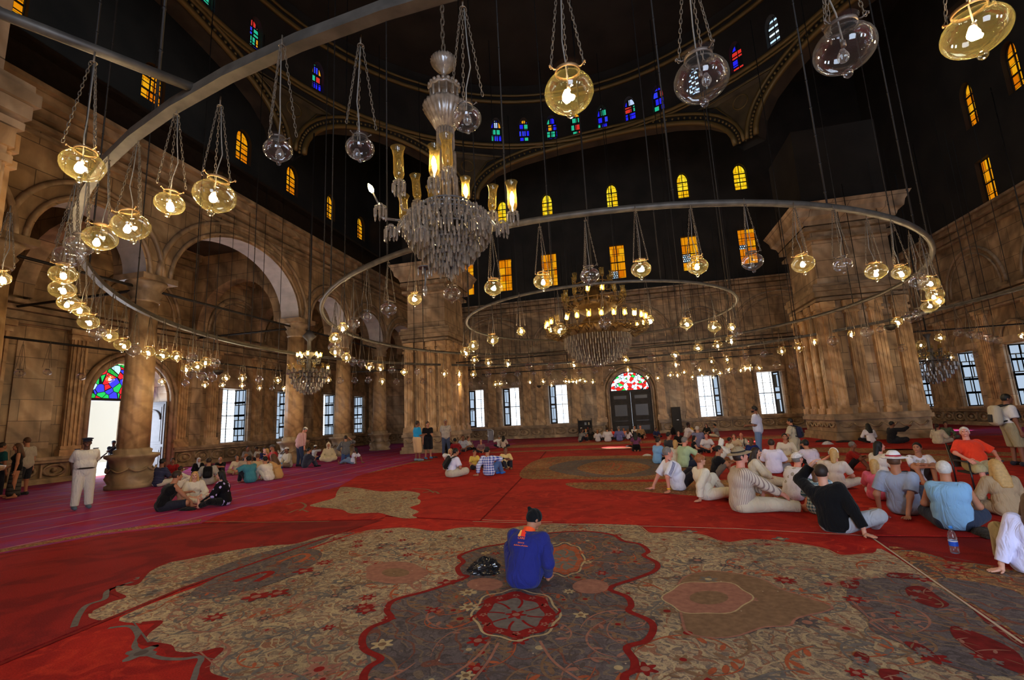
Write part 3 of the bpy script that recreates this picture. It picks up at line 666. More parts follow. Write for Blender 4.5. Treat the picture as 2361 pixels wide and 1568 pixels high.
def ornament(mb, poly, z, nv, nf, vcols, fcols, scale=1.0, avoid=None):
    xs = [p[0] for p in poly]; ys = [p[1] for p in poly]; zc = [z]
    def nz(): zc[0] += .000006; return zc[0]
    def rp():
        for _ in range(300):
            p = (rc.uniform(min(xs), max(xs)), rc.uniform(min(ys), max(ys)))
            if inside(p, poly) and not (avoid and inside(p, avoid)): return p
        return None
    for i in range(nv):
        p = rp()
        if not p: continue
        l = rc.uniform(.4, 1.1)*scale; s = rc.choice((-1, 1)); pts = spiral(p, rc.uniform(0, 6.28), s*1.0, s*rc.uniform(5, 9)/scale, l)
        pts = [q for q in pts if inside(q, poly) and not (avoid and inside(q, avoid))]
        if len(pts) < 6: continue
        mb.use(MATS[rc.choice(vcols)]); w0 = rc.uniform(.010, .022)*scale; ribbon(mb, pts, [w0*(.3+.75*math.sin(PI*j/(len(pts)-1))) for j in range(len(pts))], nz())
        for j in range(4, len(pts)-2, 6):   # leaves
            a = math.atan2(pts[j+1][1]-pts[j][1], pts[j+1][0]-pts[j][0])+s*.9; ll = rc.uniform(.05, .11)*scale
            c = (pts[j][0]+math.cos(a)*ll*.6, pts[j][1]+math.sin(a)*ll*.6)
            if inside(c, poly): inlay(mb, [(c[0]+ll*.5*math.cos(t)*math.cos(a)-ll*.2*math.sin(t)*math.sin(a), c[1]+ll*.5*math.cos(t)*math.sin(a)+ll*.2*math.sin(t)*math.cos(a)) for t in [2*PI*q/8 for q in range(8)]], zc[0]+.000003)
    for i in range(nf):
        p = rp()
        if not p: continue
        a, b = rc.choice(fcols); flower(mb, p, rc.uniform(.04, .095)*scale, nz(), rc.choice((5, 6, 8)), a, b, rc.uniform(0, 6))
ZC = .012
def rug(name, polypx, m, label, z=ZC, world=None):
    poly = world or [G2(p, 0) for p in polypx]
    mb = MB().use(MATS[m]); mb.slab(poly, .001, z); return mb
NCP = [0]
def done(mb, name, label):
    o = mb.build(name); o.location.z = NCP[0]*.0007; NCP[0] += 1; return tag(o, label, 'carpet', 'carpets on the mosque floor')
# -- foreground centre
mb = rug('c', pxs('887,1193 1108,1204 1274,1209 1692,1221 2006,1238 2361,1489 2560,1640 2560,1900 -350,1900 -350,1680 100,1492 426,1355'), 'carpet_red', '')
cr = pxs('818,1233 880,1222 940,1219 1004,1227 1060,1219 1110,1218 1167,1221 1220,1213 1330,1210 1461,1212 1500,1231 1554,1229 1618,1235 1674,1253 1741,1246 1839,1256 1903,1268 1942,1283 2011,1279 2062,1284 2361,1494 2540,1630 2540,1850 700,1850 560,1640 519,1575 475,1560 477,1532 505,1502 454,1512 398,1511 384,1495 331,1485 333,1467 366,1439 324,1441 276,1428 426,1366 600,1309')
crw = [G2(p) for p in crom(cr, 4, True)]
mb.use(MATS['carpet_cream']); inlay(mb, crw, ZC+.0008)
edge = [G2(p) for p in crom(cr[:20], 6)]; mb.use(MATS['inlay_red']); ribbon(mb, edge, .035, ZC+.0014); mb.use(MATS['inlay_cream']); ribbon(mb, edge, .014, ZC+.0018)
edge = [G2(p) for p in crom(cr[25:36], 6)]; mb.use(MATS['inlay_red']); ribbon(mb, edge, .06, ZC+.0014)
off = [G2(p) for p in pxs('250,1452 300,1448 318,1470 310,1495 330,1508 372,1522 420,1524 462,1520 455,1545 445,1575')]; mb.use(MATS['inlay_grey']); ribbon(mb, crom(off, 6), .04, ZC+.0012)
flower(mb, G2((325, 1510)), .13, ZC+.0014, 4, 'inlay_grey', 'inlay_dark')
flower(mb, G2((1590, 1228)), .10, ZC+.0024, 4, 'inlay_grey', 'inlay_cream'); flower(mb, G2((1800, 1245)), .10, ZC+.0024, 4, 'inlay_grey', 'inlay_cream')
gm = pxs('1167,1256 1111,1266 1060,1285 1069,1299 1055,1313 1062,1329 1074,1336 985,1367 911,1388 892,1411 901,1432 855,1453 836,1476 841,1504 878,1525 850,1546 838,1575 860,1620 900,1660 1000,1700 1200,1720 1380,1700 1470,1640 1440,1572 1461,1553 1463,1529 1446,1499 1490,1484 1507,1455 1495,1435 1451,1415 1456,1401 1446,1381 1406,1361 1470,1337 1510,1320 1515,1302 1485,1285 1495,1275 1475,1258 1438,1251 1411,1236 1347,1228 1279,1231 1220,1240')
gmw = [G2(p) for p in crom(gm, 5, True)]
tanr = [G2(p) for p in crom(pxs('1565,1350 1575,1440 1590,1466 1640,1476 1700,1472 1760,1452 1820,1448 1840,1430 1920,1408 1870,1385 1800,1362 1760,1340 1690,1325 1620,1322'), 5, True)]
purp = [G2(p) for p in crom(pxs('1960,1350 1990,1340 2110,1340 2225,1400 2361,1500 2361,1560 2250,1560 2160,1530 2080,1490 2010,1460 2000,1430 1955,1390'), 4, True)]
ornament(mb, crw, ZC+.002, 240, 150, ['inlay_grey', 'inlay_grey', 'inlay_brown', 'inlay_pink', 'inlay_orange'], [('inlay_red', 'inlay_pink'), ('inlay_pink', 'inlay_red'), ('inlay_grey', 'inlay_cream'), ('inlay_dark', 'inlay_pink'), ('inlay_brown', 'inlay_red')], 1.1, gmw)
mb.use(MATS['inlay_brown']); inlay(mb, tanr, ZC+.004); mb.use(MATS['inlay_pink']); ribbon(mb, tanr, .02, ZC+.0044, True)
ov = [G2((1632+100*math.cos(t)*(1+.06*math.cos(6*t)), 1383+38*math.sin(t)*(1+.06*math.cos(6*t)))) for t in [2*PI*i/48 for i in range(48)]]; mb.use(MATS['inlay_pink']); inlay(mb, ov, ZC+.0046)
mb.use(MATS['inlay_cream']); ribbon(mb, ov, .014, ZC+.0049, True); mb.use(MATS['inlay_brown']); inlay(mb, [G2((1635+45*math.cos(t), 1383+16*math.sin(t))) for t in [2*PI*i/20 for i in range(20)]], ZC+.005)
ov = [G2((912+72*math.cos(t)*(1+.08*math.cos(5*t)), 1324+26*math.sin(t))) for t in [2*PI*i/40 for i in range(40)]]; mb.use(MATS['inlay_pink']); inlay(mb, ov, ZC+.0042); mb.use(MATS['inlay_brown']); inlay(mb, [G2((912+32*math.cos(t), 1324+10*math.sin(t))) for t in [2*PI*i/20 for i in range(20)]], ZC+.0045)
mb.use(MATS['carpet_grey']); inlay(mb, purp, ZC+.004); ornament(mb, purp, ZC+.0045, 26, 10, ['inlay_brown', 'inlay_dark', 'inlay_pink'], [('inlay_grey', 'inlay_pink'), ('inlay_red', 'inlay_pink')], 1.0)
for c in ('2091,1360 2130,1358 2170,1385 2190,1400 2165,1408 2120,1395 2095,1378', '2195,1450 2240,1460 2330,1500 2361,1530 2361,1560 2300,1540 2240,1505 2200,1475', '2230,1395 2300,1440 2361,1485 2361,1500 2290,1455', '2085,1487 2130,1495 2170,1530 2130,1520', '1940,1345 1980,1345 1975,1362 1945,1358', '1975,1510 2005,1520 1998,1540 1972,1532', '2030,1550 2080,1555 2110,1575 2040,1575', '2055,1325 2120,1330 2110,1340 2050,1335'):
    q_ = [G2(p) for p in crom(pxs(c), 4, True)]; mb.use(MATS['inlay_maroon']); inlay(mb, q_, ZC+.0058); ornament(mb, q_, ZC+.0060, 5, 2, ['inlay_pink', 'inlay_brown'], [('inlay_grey', 'inlay_pink')], .6)
seamd = [G2(p) for p in crom(pxs('440,1370 520,1325 600,1300 700,1270 740,1275 735,1295 700,1318 640,1345 560,1368 480,1385'), 4, True)]
mb.use(MATS['carpet_grey']); inlay(mb, seamd, ZC+.004); ornament(mb, seamd, ZC+.0045, 10, 4, ['inlay_brown', 'inlay_orange'], [('inlay_grey', 'inlay_pink')], .8)
mb.use(MATS['inlay_orange']); ribbon(mb, [G2(p) for p in crom(pxs('640,1300 690,1282 712,1284 690,1300'), 5)], .06, ZC+.0055); mb.use(MATS['inlay_red']); ribbon(mb, [G2(p) for p in crom(pxs('540,1345 600,1325 625,1325 590,1345'), 5)], .08, ZC+.0055)
for q, r_ in (((590, 1380), .13), ((640, 1372), .12), ((700, 1320), .12), ((845, 1412), .09), ((775, 1245), .09), ((825, 1262), .08)): flower(mb, G2(q), r_, ZC+.0062, 5, 'inlay_red', 'inlay_pink')
mb.use(MATS['carpet_grey']); inlay(mb, gmw, ZC+.0035)
for k in range(34):   # dark vine band of the medallion
    pass
ornament(mb, gmw, ZC+.004, 110, 60, ['inlay_brown', 'inlay_pink', 'inlay_dark', 'inlay_brown', 'inlay_orange'], [('inlay_cream', 'inlay_brown'), ('inlay_red', 'inlay_pink'), ('inlay_brown', 'inlay_red'), ('inlay_grey', 'inlay_cream')], 1.0)
mb.use(MATS['inlay_red']); ribbon(mb, gmw, .055, ZC+.0062, True)
def medal(c, rx, ry, main, alt):
    W = lambda s: [G2((c[0]+rx*s*math.cos(t)*(1+.05*math.cos(8*t)), c[1]+ry*s*math.sin(t)*(1+.05*math.cos(8*t)))) for t in [2*PI*i/64 for i in range(64)]]
    mb.use(MATS['inlay_cream']); ribbon(mb, W(1.12), .02, ZC+.0066, True); mb.use(MATS[main]); inlay(mb, W(1.0), ZC+.0068); mb.use(MATS['inlay_grey']); inlay(mb, W(.72), ZC+.0071)
    w = W(.72); 
    for k in range(12):
        t = 2*PI*k/12; mb.use(MATS['inlay_pink' if k % 2 else 'inlay_cream']); p = (c[0]+rx*.86*math.cos(t), c[1]+ry*.86*math.sin(t)); flower(mb, G2(p), .035, ZC+.0075, 5, 'inlay_pink', main)
    for k in range(8):
        t = 2*PI*k/8+.2; p = G2((c[0]+rx*.3*math.cos(t), c[1]+ry*.3*math.sin(t))); mb.use(MATS[main]); ribbon(mb, spiral(p, t*-1, 1, 12, .38), .022, ZC+.0075)
    flower(mb, G2(c), .09, ZC+.0078, 6, main, 'inlay_pink')
medal((1190, 1423), 88, 52, 'inlay_red', 'inlay_grey'); medal((1302, 1294), 40, 34, 'inlay_orange', 'inlay_grey')
for c, rx, ry in (((1362, 1357), 42, 17), ((1118, 1352), 42, 15)): mb.use(MATS['inlay_pink']); inlay(mb, [G2((c[0]+rx*math.cos(t), c[1]+ry*math.sin(t))) for t in [2*PI*i/24 for i in range(24)]], ZC+.0066)
for a, c_, b in (((1130, 1484), (1090, 1530), (1010, 1585)), ((1150, 1488), (1120, 1540), (1060, 1610)), ((1245, 1484), (1280, 1535), (1360, 1590))): mb.use(MATS['inlay_pink']); ribbon(mb, [G2(q) for q in crom([a, c_, b], 8)], .02, ZC+.0065)
mb.use(MATS['fringe_white'])
for i in range(42):   # scattered crumbs are woven flecks
    p = (rc.uniform(500, 2000), rc.uniform(1240, 1560)); q = G2(p); inlay(mb, [(q[0]+.008*math.cos(t), q[1]+.008*math.sin(t)) for t in (0, 1.6, 3.1, 4.7)], ZC+.009)
mb.use(MATS['inlay_red']); ribbon(mb, [G2(p) for p in pxs('887,1195 426,1358 100,1494 -300,1664')], .05, ZC+.0064); mb.use(MATS['fringe_white']); ribbon(mb, [G2(p) for p in pxs('1090,1205 1274,1210 1692,1222 2004,1239')], .022, ZC+.0064)
ribbon(mb, [G2(p) for p in pxs('2008,1241 2361,1491')], .02, ZC+.0064)
done(mb, 'carpet', 'large patterned cream and grey medallion carpet in the foreground under the person in blue')
# -- foreground left
mb = rug('c', pxs('466,1209 884,1201 424,1352 98,1488 -350,1675 -900,1500 -300,1340 0,1277 232,1234'), 'carpet_red_dull', '')
bl = pxs('812,1231 748,1236 682,1255 640,1258 585,1264 530,1272 487,1280 430,1292 384,1301 340,1322 314,1350 290,1352 263,1355 261,1369 284,1381 255,1390 230,1402 208,1413 203,1420 212,1430 262,1428 424,1360 560,1315 700,1270')
blw = [G2(p) for p in crom(bl, 4, True)]; mb.use(MATS['carpet_cream']); inlay(mb, blw, ZC+.0008); ornament(mb, blw, ZC+.0012, 50, 26, ['inlay_grey', 'inlay_brown', 'inlay_pink'], [('inlay_pink', 'inlay_brown'), ('inlay_grey', 'inlay_dark')], 1.1)
dk = [G2(p) for p in crom(pxs('440,1345 470,1325 560,1290 640,1268 720,1250 760,1240 740,1255 640,1290 540,1318 470,1342'), 4, True)]; mb.use(MATS['carpet_grey']); inlay(mb, dk, ZC+.003)
mb.use(MATS['inlay_red']); ribbon(mb, [G2(p) for p in crom(bl[:19], 5)], .05, ZC+.0034); mb.use(MATS['inlay_grey']); ribbon(mb, [G2(p) for p in crom(pxs('305,1345 250,1365 240,1385 200,1400 180,1425 170,1450'), 6)], .05, ZC+.0034)
done(mb, 'carpet', 'dull red carpet at lower left with a cream scalloped edge')
# -- foreground right
mb = rug('c', pxs('2010,1241 2361,1248 3000,1258 3300,1900 2562,1638 2361,1487'), 'carpet_red_dull', '')
cw = [G2(p) for p in crom(pxs('2050,1270 2110,1272 2174,1288 2193,1297 2247,1301 2361,1317 2600,1350 2900,1500 2600,1640 2366,1487 2200,1372'), 4, True)]; mb.use(MATS['carpet_tan']); inlay(mb, cw, ZC+.0008); ornament(mb, cw, ZC+.0012, 34, 16, ['inlay_grey', 'inlay_brown', 'inlay_dark'], [('inlay_red', 'inlay_pink'), ('inlay_grey', 'inlay_brown')], 1.1)
mb.use(MATS['inlay_red']); ribbon(mb, [G2(p) for p in crom(pxs('2050,1270 2110,1272 2174,1288 2193,1297 2247,1301 2361,1317'), 5)], .05, ZC+.003)
dk = [G2(p) for p in crom(pxs('2160,1340 2240,1345 2361,1380 2361,1470 2300,1430 2225,1385'), 4, True)]; mb.use(MATS['carpet_grey']); inlay(mb, dk, ZC+.003)
done(mb, 'carpet', 'red and tan carpet at lower right under the water bottle')
# -- middle left, with the torn looking cream motif
mb = rug('c', pxs('466,1207 884,1198 890,1190 1106,1202 1241,1062 1262,1036 1020,1040 945,1067 890,1079 826,1097 780,1123 602,1167 560,1170 500,1190'), 'carpet_red', '')
fr = pxs('790,1124 830,1127 880,1135 930,1133 968,1139 962,1150 970,1156 965,1165 945,1172 966,1182 950,1190 962,1196 930,1197 895,1190 870,1184 810,1186 785,1176 715,1169 735,1160 770,1150 775,1140 780,1131')
fw = [G2(p) for p in crom(fr, 3, True)]; mb.use(MATS['carpet_cream']); inlay(mb, fw, ZC+.0008); ornament(mb, fw, ZC+.0012, 16, 8, ['inlay_grey', 'inlay_brown'], [('inlay_red', 'inlay_pink'), ('inlay_dark', 'inlay_grey')], 1.0)
mb.use(MATS['inlay_brown'])
for s in ('660,1166 690,1160 705,1168 690,1180', '665,1185 690,1176 710,1182', '950,1128 985,1130 1000,1138', '975,1138 1000,1134 1012,1140', '470,1204 600,1206 760,1204'): ribbon(mb, [G2(p) for p in crom(pxs(s), 5)], .05, ZC+.0015)
tw = [G2(p) for p in crom(pxs('850,1092 900,1080 944,1070 1000,1062 940,1064 885,1074 840,1086'), 3, True)]; mb.use(MATS['carpet_tan']); inlay(mb, tw, ZC+.0008)
mb.use(MATS['inlay_red']); ribbon(mb, [G2(p) for p in pxs('945,1080 1100,1082 1225,1078')], .08, ZC+.0012)
done(mb, 'carpet', 'bright red carpet with a ragged cream motif left of the middle')
# -- middle right under the crowd
mb = rug('c', pxs('1110,1203 1274,1207 1692,1219 2006,1236 2361,1241 3000,1252 2800,1120 2361,1060 1800,1040 1264,1038 1243,1063'), 'carpet_red', '')
def band(s, m, z): mb.use(MATS[m]); inlay(mb, [G2(p) for p in crom(pxs(s), 4, True)], ZC+z)
band('1210,1078 1260,1056 1380,1052 1500,1051 1620,1053 1700,1062 1640,1088 1560,1104 1440,1108 1300,1106 1205,1104', 'carpet_tan', .0008)
band('1265,1082 1310,1065 1400,1059 1500,1060 1560,1075 1510,1096 1420,1102 1330,1098', 'carpet_grey', .0012)
band('1330,1082 1370,1066 1420,1063 1470,1068 1500,1080 1450,1094 1390,1096', 'carpet_tan', .0016)
band('1305,1116 1400,1113 1560,1112 1750,1106 1900,1112 1850,1140 1700,1150 1560,1142 1440,1132 1345,1130', 'carpet_tan', .0008)
band('1740,1062 2000,1050 2361,1055 2361,1064 2000,1066', 'carpet_tan', .0008)
mb.use(MATS['inlay_orange'])
for s in ('1398,1074 1415,1068 1412,1080 1400,1084', '1425,1070 1432,1076 1424,1086', '1380,1104 1470,1105', '1262,1070 1280,1062'): ribbon(mb, [G2(p) for p in crom(pxs(s), 5)], .06, ZC+.0026)
mb.use(MATS['fringe_white']); ribbon(mb, [G2(p) for p in pxs('1112,1201 1274,1206')], .02, ZC+.0016)
done(mb, 'carpet', 'red carpet with brown medallions under the seated crowd on the right')
# -- far strips laid across the hall, ordered by depth
def strip(y0, y1, x0, x1, m, label, z=ZC, bands=()):
    mb = MB().use(MATS[m]); mb.slab([(x0, y0), (x1, y0), (x1, y1), (x0, y1)], .001, z)
    for a, b, c in bands: mb.use(MATS[c]); inlay(mb, [(x0+.05, a), (x1-.05, a), (x1-.05, b), (x0+.05, b)], z+.001)
    done(mb, 'carpet', label)
yy = at_z(1264, 1037)[1]
Yf = [float(at_z(1400, v)[1]) for v in (1037, 1026, 1018, 1012)]
x0f, x1f = -7.0, 18.6
strip(Yf[0], Yf[1], x0f, x1f, 'carpet_red', 'red carpet strip behind the woman in purple', bands=[(Yf[0]+.1, Yf[0]+.9, 'carpet_tan')])
strip(Yf[1]+.02, Yf[2], x0f, x1f, 'carpet_tan', 'tan carpet strip in front of the row of people by the far door', bands=[(Yf[2]-.9, Yf[2]-.4, 'carpet_red')])
strip(Yf[2]+.02, 36.9, -8.5, x1f, 'carpet_red_dull', 'red carpet running along the foot of the far wall')
mb = rug('c', pxs('2365,1058 1900,1041 1800,1038 1560,1036 1560,1030 1800,1016 2130,1008 2361,1004 2700,1010 2900,1110'), 'carpet_red', '', ZC+.004)
band('1830,1042 1900,1033 2361,1046 2361,1054 1990,1046', 'carpet_tan', .0052); band('2000,1040 2200,1032 2361,1030 2361,1034 2200,1038', 'carpet_red_dull', .0052)
done(mb, 'carpet', 'red carpet with tan borders at the foot of the big right pillar')
mb = MB().use(MATS['carpet_plum']); mb.slab([(12.3, 18), (18.8, 18), (18.8, 36), (12.3, 36)], .001, .010); done(mb, 'carpet', 'pink carpet along the right wall beyond the pillar')
# -- plum prayer carpet filling the left side
pl = [G2(p) for p in pxs('-1200,1640 -300,1342 0,1279 232,1236 464,1208 502,1191 560,1171 602,1168 780,1124 826,1098 890,1080 945,1068 1020,1041')]+[(-7.05, 26.5), (-7.05, 30.5), (-8.55, 30.6), (-8.55, 37.2), (-21.8, 37.2), (-21.8, pxs and -5.0)]
mb = MB().use(MATS['carpet_plum']); mb.slab(pl, .001, ZC-.002)
mb.use(MATS['stripe_pale'])
x = -21.2
while x < -6:
    pts = [(x+.02*math.sin(t*.9), t) for t in [-4+.35*i for i in range(118)]]; ribbon(mb, pts, .07, ZC-.0012, False, pl); x += 1.18
mb.use(MATS['carpet_tan']); ribbon(mb, [G2(p) for p in pxs('-300,1336 0,1273 232,1230 464,1202')], .32, ZC-.0008)
done(mb, 'carpet', 'plum striped prayer carpet covering the left side of the hall')
G_PX = '''190,382,112,1 495,453,105,1 391,470,75,1 302,523,97,1 231,550,87,1 183,567,75,0 159,592,79,0 146,633,72,1 144,668,69,1 160,698,60,1 186,715,46,1 204,743,54,1 225,768,45,0
254,775,40,1 282,795,42,1 308,808,38,0 341,812,35,1 374,819,34,1 407,822,31,1 443,826,28,0 474,835,28,1 496,838,25,0 429,850,26,1 454,846,27,1 441,862,27,0 465,866,24,0
489,870,24,0 521,871,21,1 559,872,20,1 428,884,18,0 473,887,17,1 512,889,16,1 559,890,15,1 598,875,18,0 598,895,14,1 45,861,28,0 109,859,19,0 187,869,23,0 254,875,21,1 373,880,19,1
2,642,42,1 640,877,18,1 627,895,12,0 655,896,14,1 757,876,15,1 784,879,17,0 818,878,16,0 849,877,16,0 881,879,16,1 914,880,15,0 943,880,14,0 975,880,14,0 998,885,13,0 790,755,22,1
815,747,30,0 847,728,26,0 896,713,39,0 956,690,34,1 1042,678,41,0 1138,664,44,1 773,781,30,1 770,800,28,0 773,810,26,1 785,814,18,0 798,824,23,1 813,834,21,0 833,839,20,0
853,846,20,1 876,849,19,1 903,854,17,0 932,858,17,1 962,858,15,0 992,855,11,0 1025,861,16,1 1059,861,16,1 1092,863,16,1 1126,864,15,0 1161,862,15,0 1193,862,15,0 1073,812,23,1
1092,798,25,1 1136,783,28,1 1201,765,20,1 1094,831,20,1 1126,836,19,1 1170,838,17,1 1035,886,14,1 1058,886,14,1 1086,887,12,0 1109,884,12,0 1142,886,13,1 1153,885,15,1
1163,884,14,0 1184,887,11,0 1195,882,12,0 1252,649,45,1 1360,636,46,0 1478,621,48,1 1608,614,51,1 1735,604,53,0 1291,760,30,1 1394,745,31,0 1497,738,20,1 1582,747,31,1
1647,755,32,1 1687,755,19,1 1699,769,28,0 1686,784,26,1 1655,796,24,1 1609,803,22,1 1556,818,20,1 1502,825,19,0 1441,830,19,1 1558,840,17,1 1601,838,17,0 1640,833,19,1
1676,829,19,1 1719,822,15,0 1762,817,20,0 1802,809,22,1 1323,841,18,1 1270,845,18,0 1219,845,18,0 1231,861,10,0 1264,861,15,0 1301,861,15,0 1337,859,15,0 1372,857,13,0
1412,853,16,0 1448,852,16,1 1485,851,16,0 1524,847,16,0 1222,880,11,1 1252,880,13,1 1281,880,13,0 1233,890,10,1 1271,887,12,1 1305,879,13,1 1312,880,12,1 1321,880,12,1
1329,879,12,1 1317,887,10,1 1338,876,12,1 1348,879,12,1 1342,887,10,1 1367,880,13,1 1395,875,9,1 1389,886,10,1 1492,869,11,1 1517,872,13,1 1516,863,10,0 1546,865,15,1 1562,864,14,1
1578,859,13,1 1597,869,12,1 1612,852,12,1 1618,865,13,1 1632,862,12,0 1645,853,15,1 1645,869,12,1 1660,861,14,1 1681,851,16,1 1677,860,14,0 1693,857,14,0 1708,853,15,1
1718,849,15,1 1729,848,16,1 1750,848,17,1 1791,842,18,0 1852,609,57,1 1943,611,48,0 2020,626,56,1 2077,629,48,1 2118,650,48,0 2143,655,51,1 2156,680,46,1 2165,695,15,1
2143,707,42,1 2120,723,36,0 2098,732,32,0 2069,742,29,1 2030,760,20,0 1999,767,32,0 1963,770,19,1 1920,788,28,0 1878,789,16,1 1843,801,25,1 1827,844,19,0 1867,840,18,1
1909,833,21,1 1949,828,14,1 1994,825,22,1 2037,817,23,0 2081,804,25,0 2124,795,26,1 2167,779,27,1 2212,768,30,0 2240,772,29,0 2260,775,27,0 2282,781,28,0 2299,785,25,0
2138,828,16,1 2193,824,17,1 2225,833,16,0 2248,820,19,0 2269,829,17,0 2290,818,19,1 2298,826,17,1 2315,818,17,0 2329,819,15,1 2356,773,18,1 641,347,66,0 830,343,68,0 1076,275,66,0
1312,215,114,1 1617,185,130,0 1947,115,152,0 2250,75,175,1'''
# ================================================================ glass globe lamps on iron rings
def glass(name, tint, milk, milkc, gl=.9):
    m, nt, out = nodes_of(name)
    tr = N(nt, 'BsdfTransparent'); tr.inputs[0].default_value = rgba(tint)
    tl_ = N(nt, 'BsdfTranslucent'); tl_.inputs[0].default_value = rgba(milkc)
    df = N(nt, 'BsdfDiffuse'); df.inputs[0].default_value = rgba(milkc)
    ad = N(nt, 'MixShader', i_0=.5); L(nt, tl_, 0, ad, 1); L(nt, df, 0, ad, 2)
    lw = N(nt, 'LayerWeight', i_Blend=.32)
    pw = N(nt, 'Math', operation='POWER', i_1=2.0); L(nt, lw, 'Facing', pw, 0)
    mr = N(nt, 'MapRange'); mr.inputs['To Min'].default_value = milk*.55; mr.inputs['To Max'].default_value = min(.9, milk*5); L(nt, pw, 0, mr, 0)
    m1 = N(nt, 'MixShader'); L(nt, mr, 0, m1, 0); L(nt, tr, 0, m1, 1); L(nt, ad, 0, m1, 2)
    g = N(nt, 'BsdfGlossy', i_Roughness=.025); g.inputs[0].default_value = (gl, gl, gl, 1)
    fr0 = N(nt, 'Fresnel', i_IOR=1.5); fr = N(nt, 'Math', operation='MINIMUM', i_1=.42); L(nt, fr0, 0, fr, 0)
    m2 = N(nt, 'MixShader'); L(nt, fr, 0, m2, 0); L(nt, m1, 0, m2, 1); L(nt, g, 0, m2, 2)
    L(nt, m2, 0, out, 'Surface'); return m
glass('globe_glass_lit', (.98, .96, .90), .011, (1, .82, .28))
glass('globe_glass', (.985, .985, .99), .024, (.9, .9, .92))
glass('shade_glass', (.96, .88, .62), .17, (1, .70, .20))
glass('crystal', (.86, .86, .88), .22, (.72, .66, .58))
emit('bulb_lit', (1, .75, .43), 440)
emit('shade_bulb_lit', (1, .72, .34), 80)
glass('bulb_glass', (.9, .9, .9), .12, (.8, .8, .8))
mat('rim_brass', (.30, .17, .07), .45, .6); mat('rim_iron', (.12, .09, .07), .5, .5); mat('chain_iron', (.17, .13, .09), .55, .5, noise=.4, nscale=40)
mat('cord_white', (.17, .15, .125), .6)
def globe_mesh(lit, n, teardrop=False):
    mb = MB().use(MATS['globe_glass_lit' if lit else 'globe_glass'], True)
    p = [(.022, -.128), (.05, -.124)]
    for i in range(1, 12):
        t = -1.25+i*2.55/12; p.append((.16*math.cos(t), .004+.128*math.sin(t)))
    if teardrop: p = [(.02, -.13), (.07, -.12), (.12, -.09), (.135, -.04), (.11, .02), (.075, .08), (.06, .12)]
    p += [(.074, .142), (.071, .16), (.088, .176), (.094, .182)]
    mb.lathe(p, n, cap=False); mb.ball((0, 0, -.148), .027, max(6, n//2), 6)
    return mb.mesh('globe')
def chain_mesh(detail):
    mb = MB().use(MATS['chain_iron'], True); a = Vector((.125, 0, .15)); b = Vector((.018, 0, .90))
    if not detail: mb.tube([a, b], .0055, 4); return mb.mesh('chain')
    nl = 21; d = (b-a)/nl; t = d.normalized(); u = Vector((0, 1, 0)); v = t.cross(u)
    for i in range(nl):
        c = a+d*(i+.5); s = u if i % 2 else v
        mb.tube([c+t*(.024*math.cos(q*PI/4))+s*(.0085*math.sin(q*PI/4)) for q in range(8)], .0032, 4, True)
    return mb.mesh('chain')
def rim_mesh(n, brass, detail):
    mb = MB().use(MATS['rim_brass' if brass else 'rim_iron'], True)
    mb.lathe([(.078, .138), (.084, .142), (.084, .158), (.078, .162)], n, cap=False)
    for k in range(3):
        a = 2*PI*k/3; c, s = math.cos(a), math.sin(a)
        pts = [(.08, .15), (.10, .145), (.118, .155), (.125, .17), (.133, .163), (.13, .15)] if detail else [(.08, .15), (.125, .155)]
        mb.tube([(r*c, r*s, z) for r, z in pts], .005, 5 if detail else 4)
    return mb.mesh('rim')
def hook_mesh(detail):
    mb = MB().use(MATS['chain_iron'], True)
    if detail: mb.tube([(.022*math.cos(q*PI/5), .022*math.sin(q*PI/5), .90) for q in range(10)], .005, 5, True)
    mb.tube([(0, 0, .90), (0, 0, 1.0)], .007, 5); return mb.mesh('hook')
def bulb_mesh(lit, n):
    mb = MB().use(MATS['bulb_lit' if lit else 'bulb_glass'], True)
    mb.lathe([(.0, -.062), (.02, -.057), (.031, -.038), (.031, -.02), (.02, .006), (.013, .022)], n)
    return mb.mesh('bulb')
def cord_mesh(n):
    mb = MB().use(MATS['cord_white'], True); mb.tube([(.01, 0, .9), (.02, .01, .62), (.035, .02, .42), (.0, .01, .25), (0, 0, .06)], .005, n)
    mb.use(MATS['rim_iron']).lathe([(.014, .02), (.014, .06)], max(5, n)); return mb.mesh('cord')
ME = {}
for lit in (0, 1):
    ME['g', lit, 1] = globe_mesh(lit, 28); ME['g', lit, 0] = globe_mesh(lit, 14); ME['b', lit, 1] = bulb_mesh(lit, 10); ME['b', lit, 0] = bulb_mesh(lit, 6); ME['r', lit, 1] = rim_mesh(20, lit, True); ME['r', lit, 0] = rim_mesh(10, lit, False)
ME['tear'] = globe_mesh(0, 24, True)
for dt in (0, 1): ME['c', dt] = chain_mesh(dt); ME['h', dt] = hook_mesh(dt); ME['cd', dt] = cord_mesh(4+2*dt)
mbw = MB().use(MATS['dark_iron']); mbw.tube([(0, 0, 1.0), (0, 0, 8.5)], .012, 4); ME['wire'] = mbw.mesh('wire')
RC = (-.7, 15.3); RINGS = [('inner', 4.2), ('middle', 8.3), ('great outer', 12.5)]
LZ, RZ = 3.7, 4.7
lamps = []
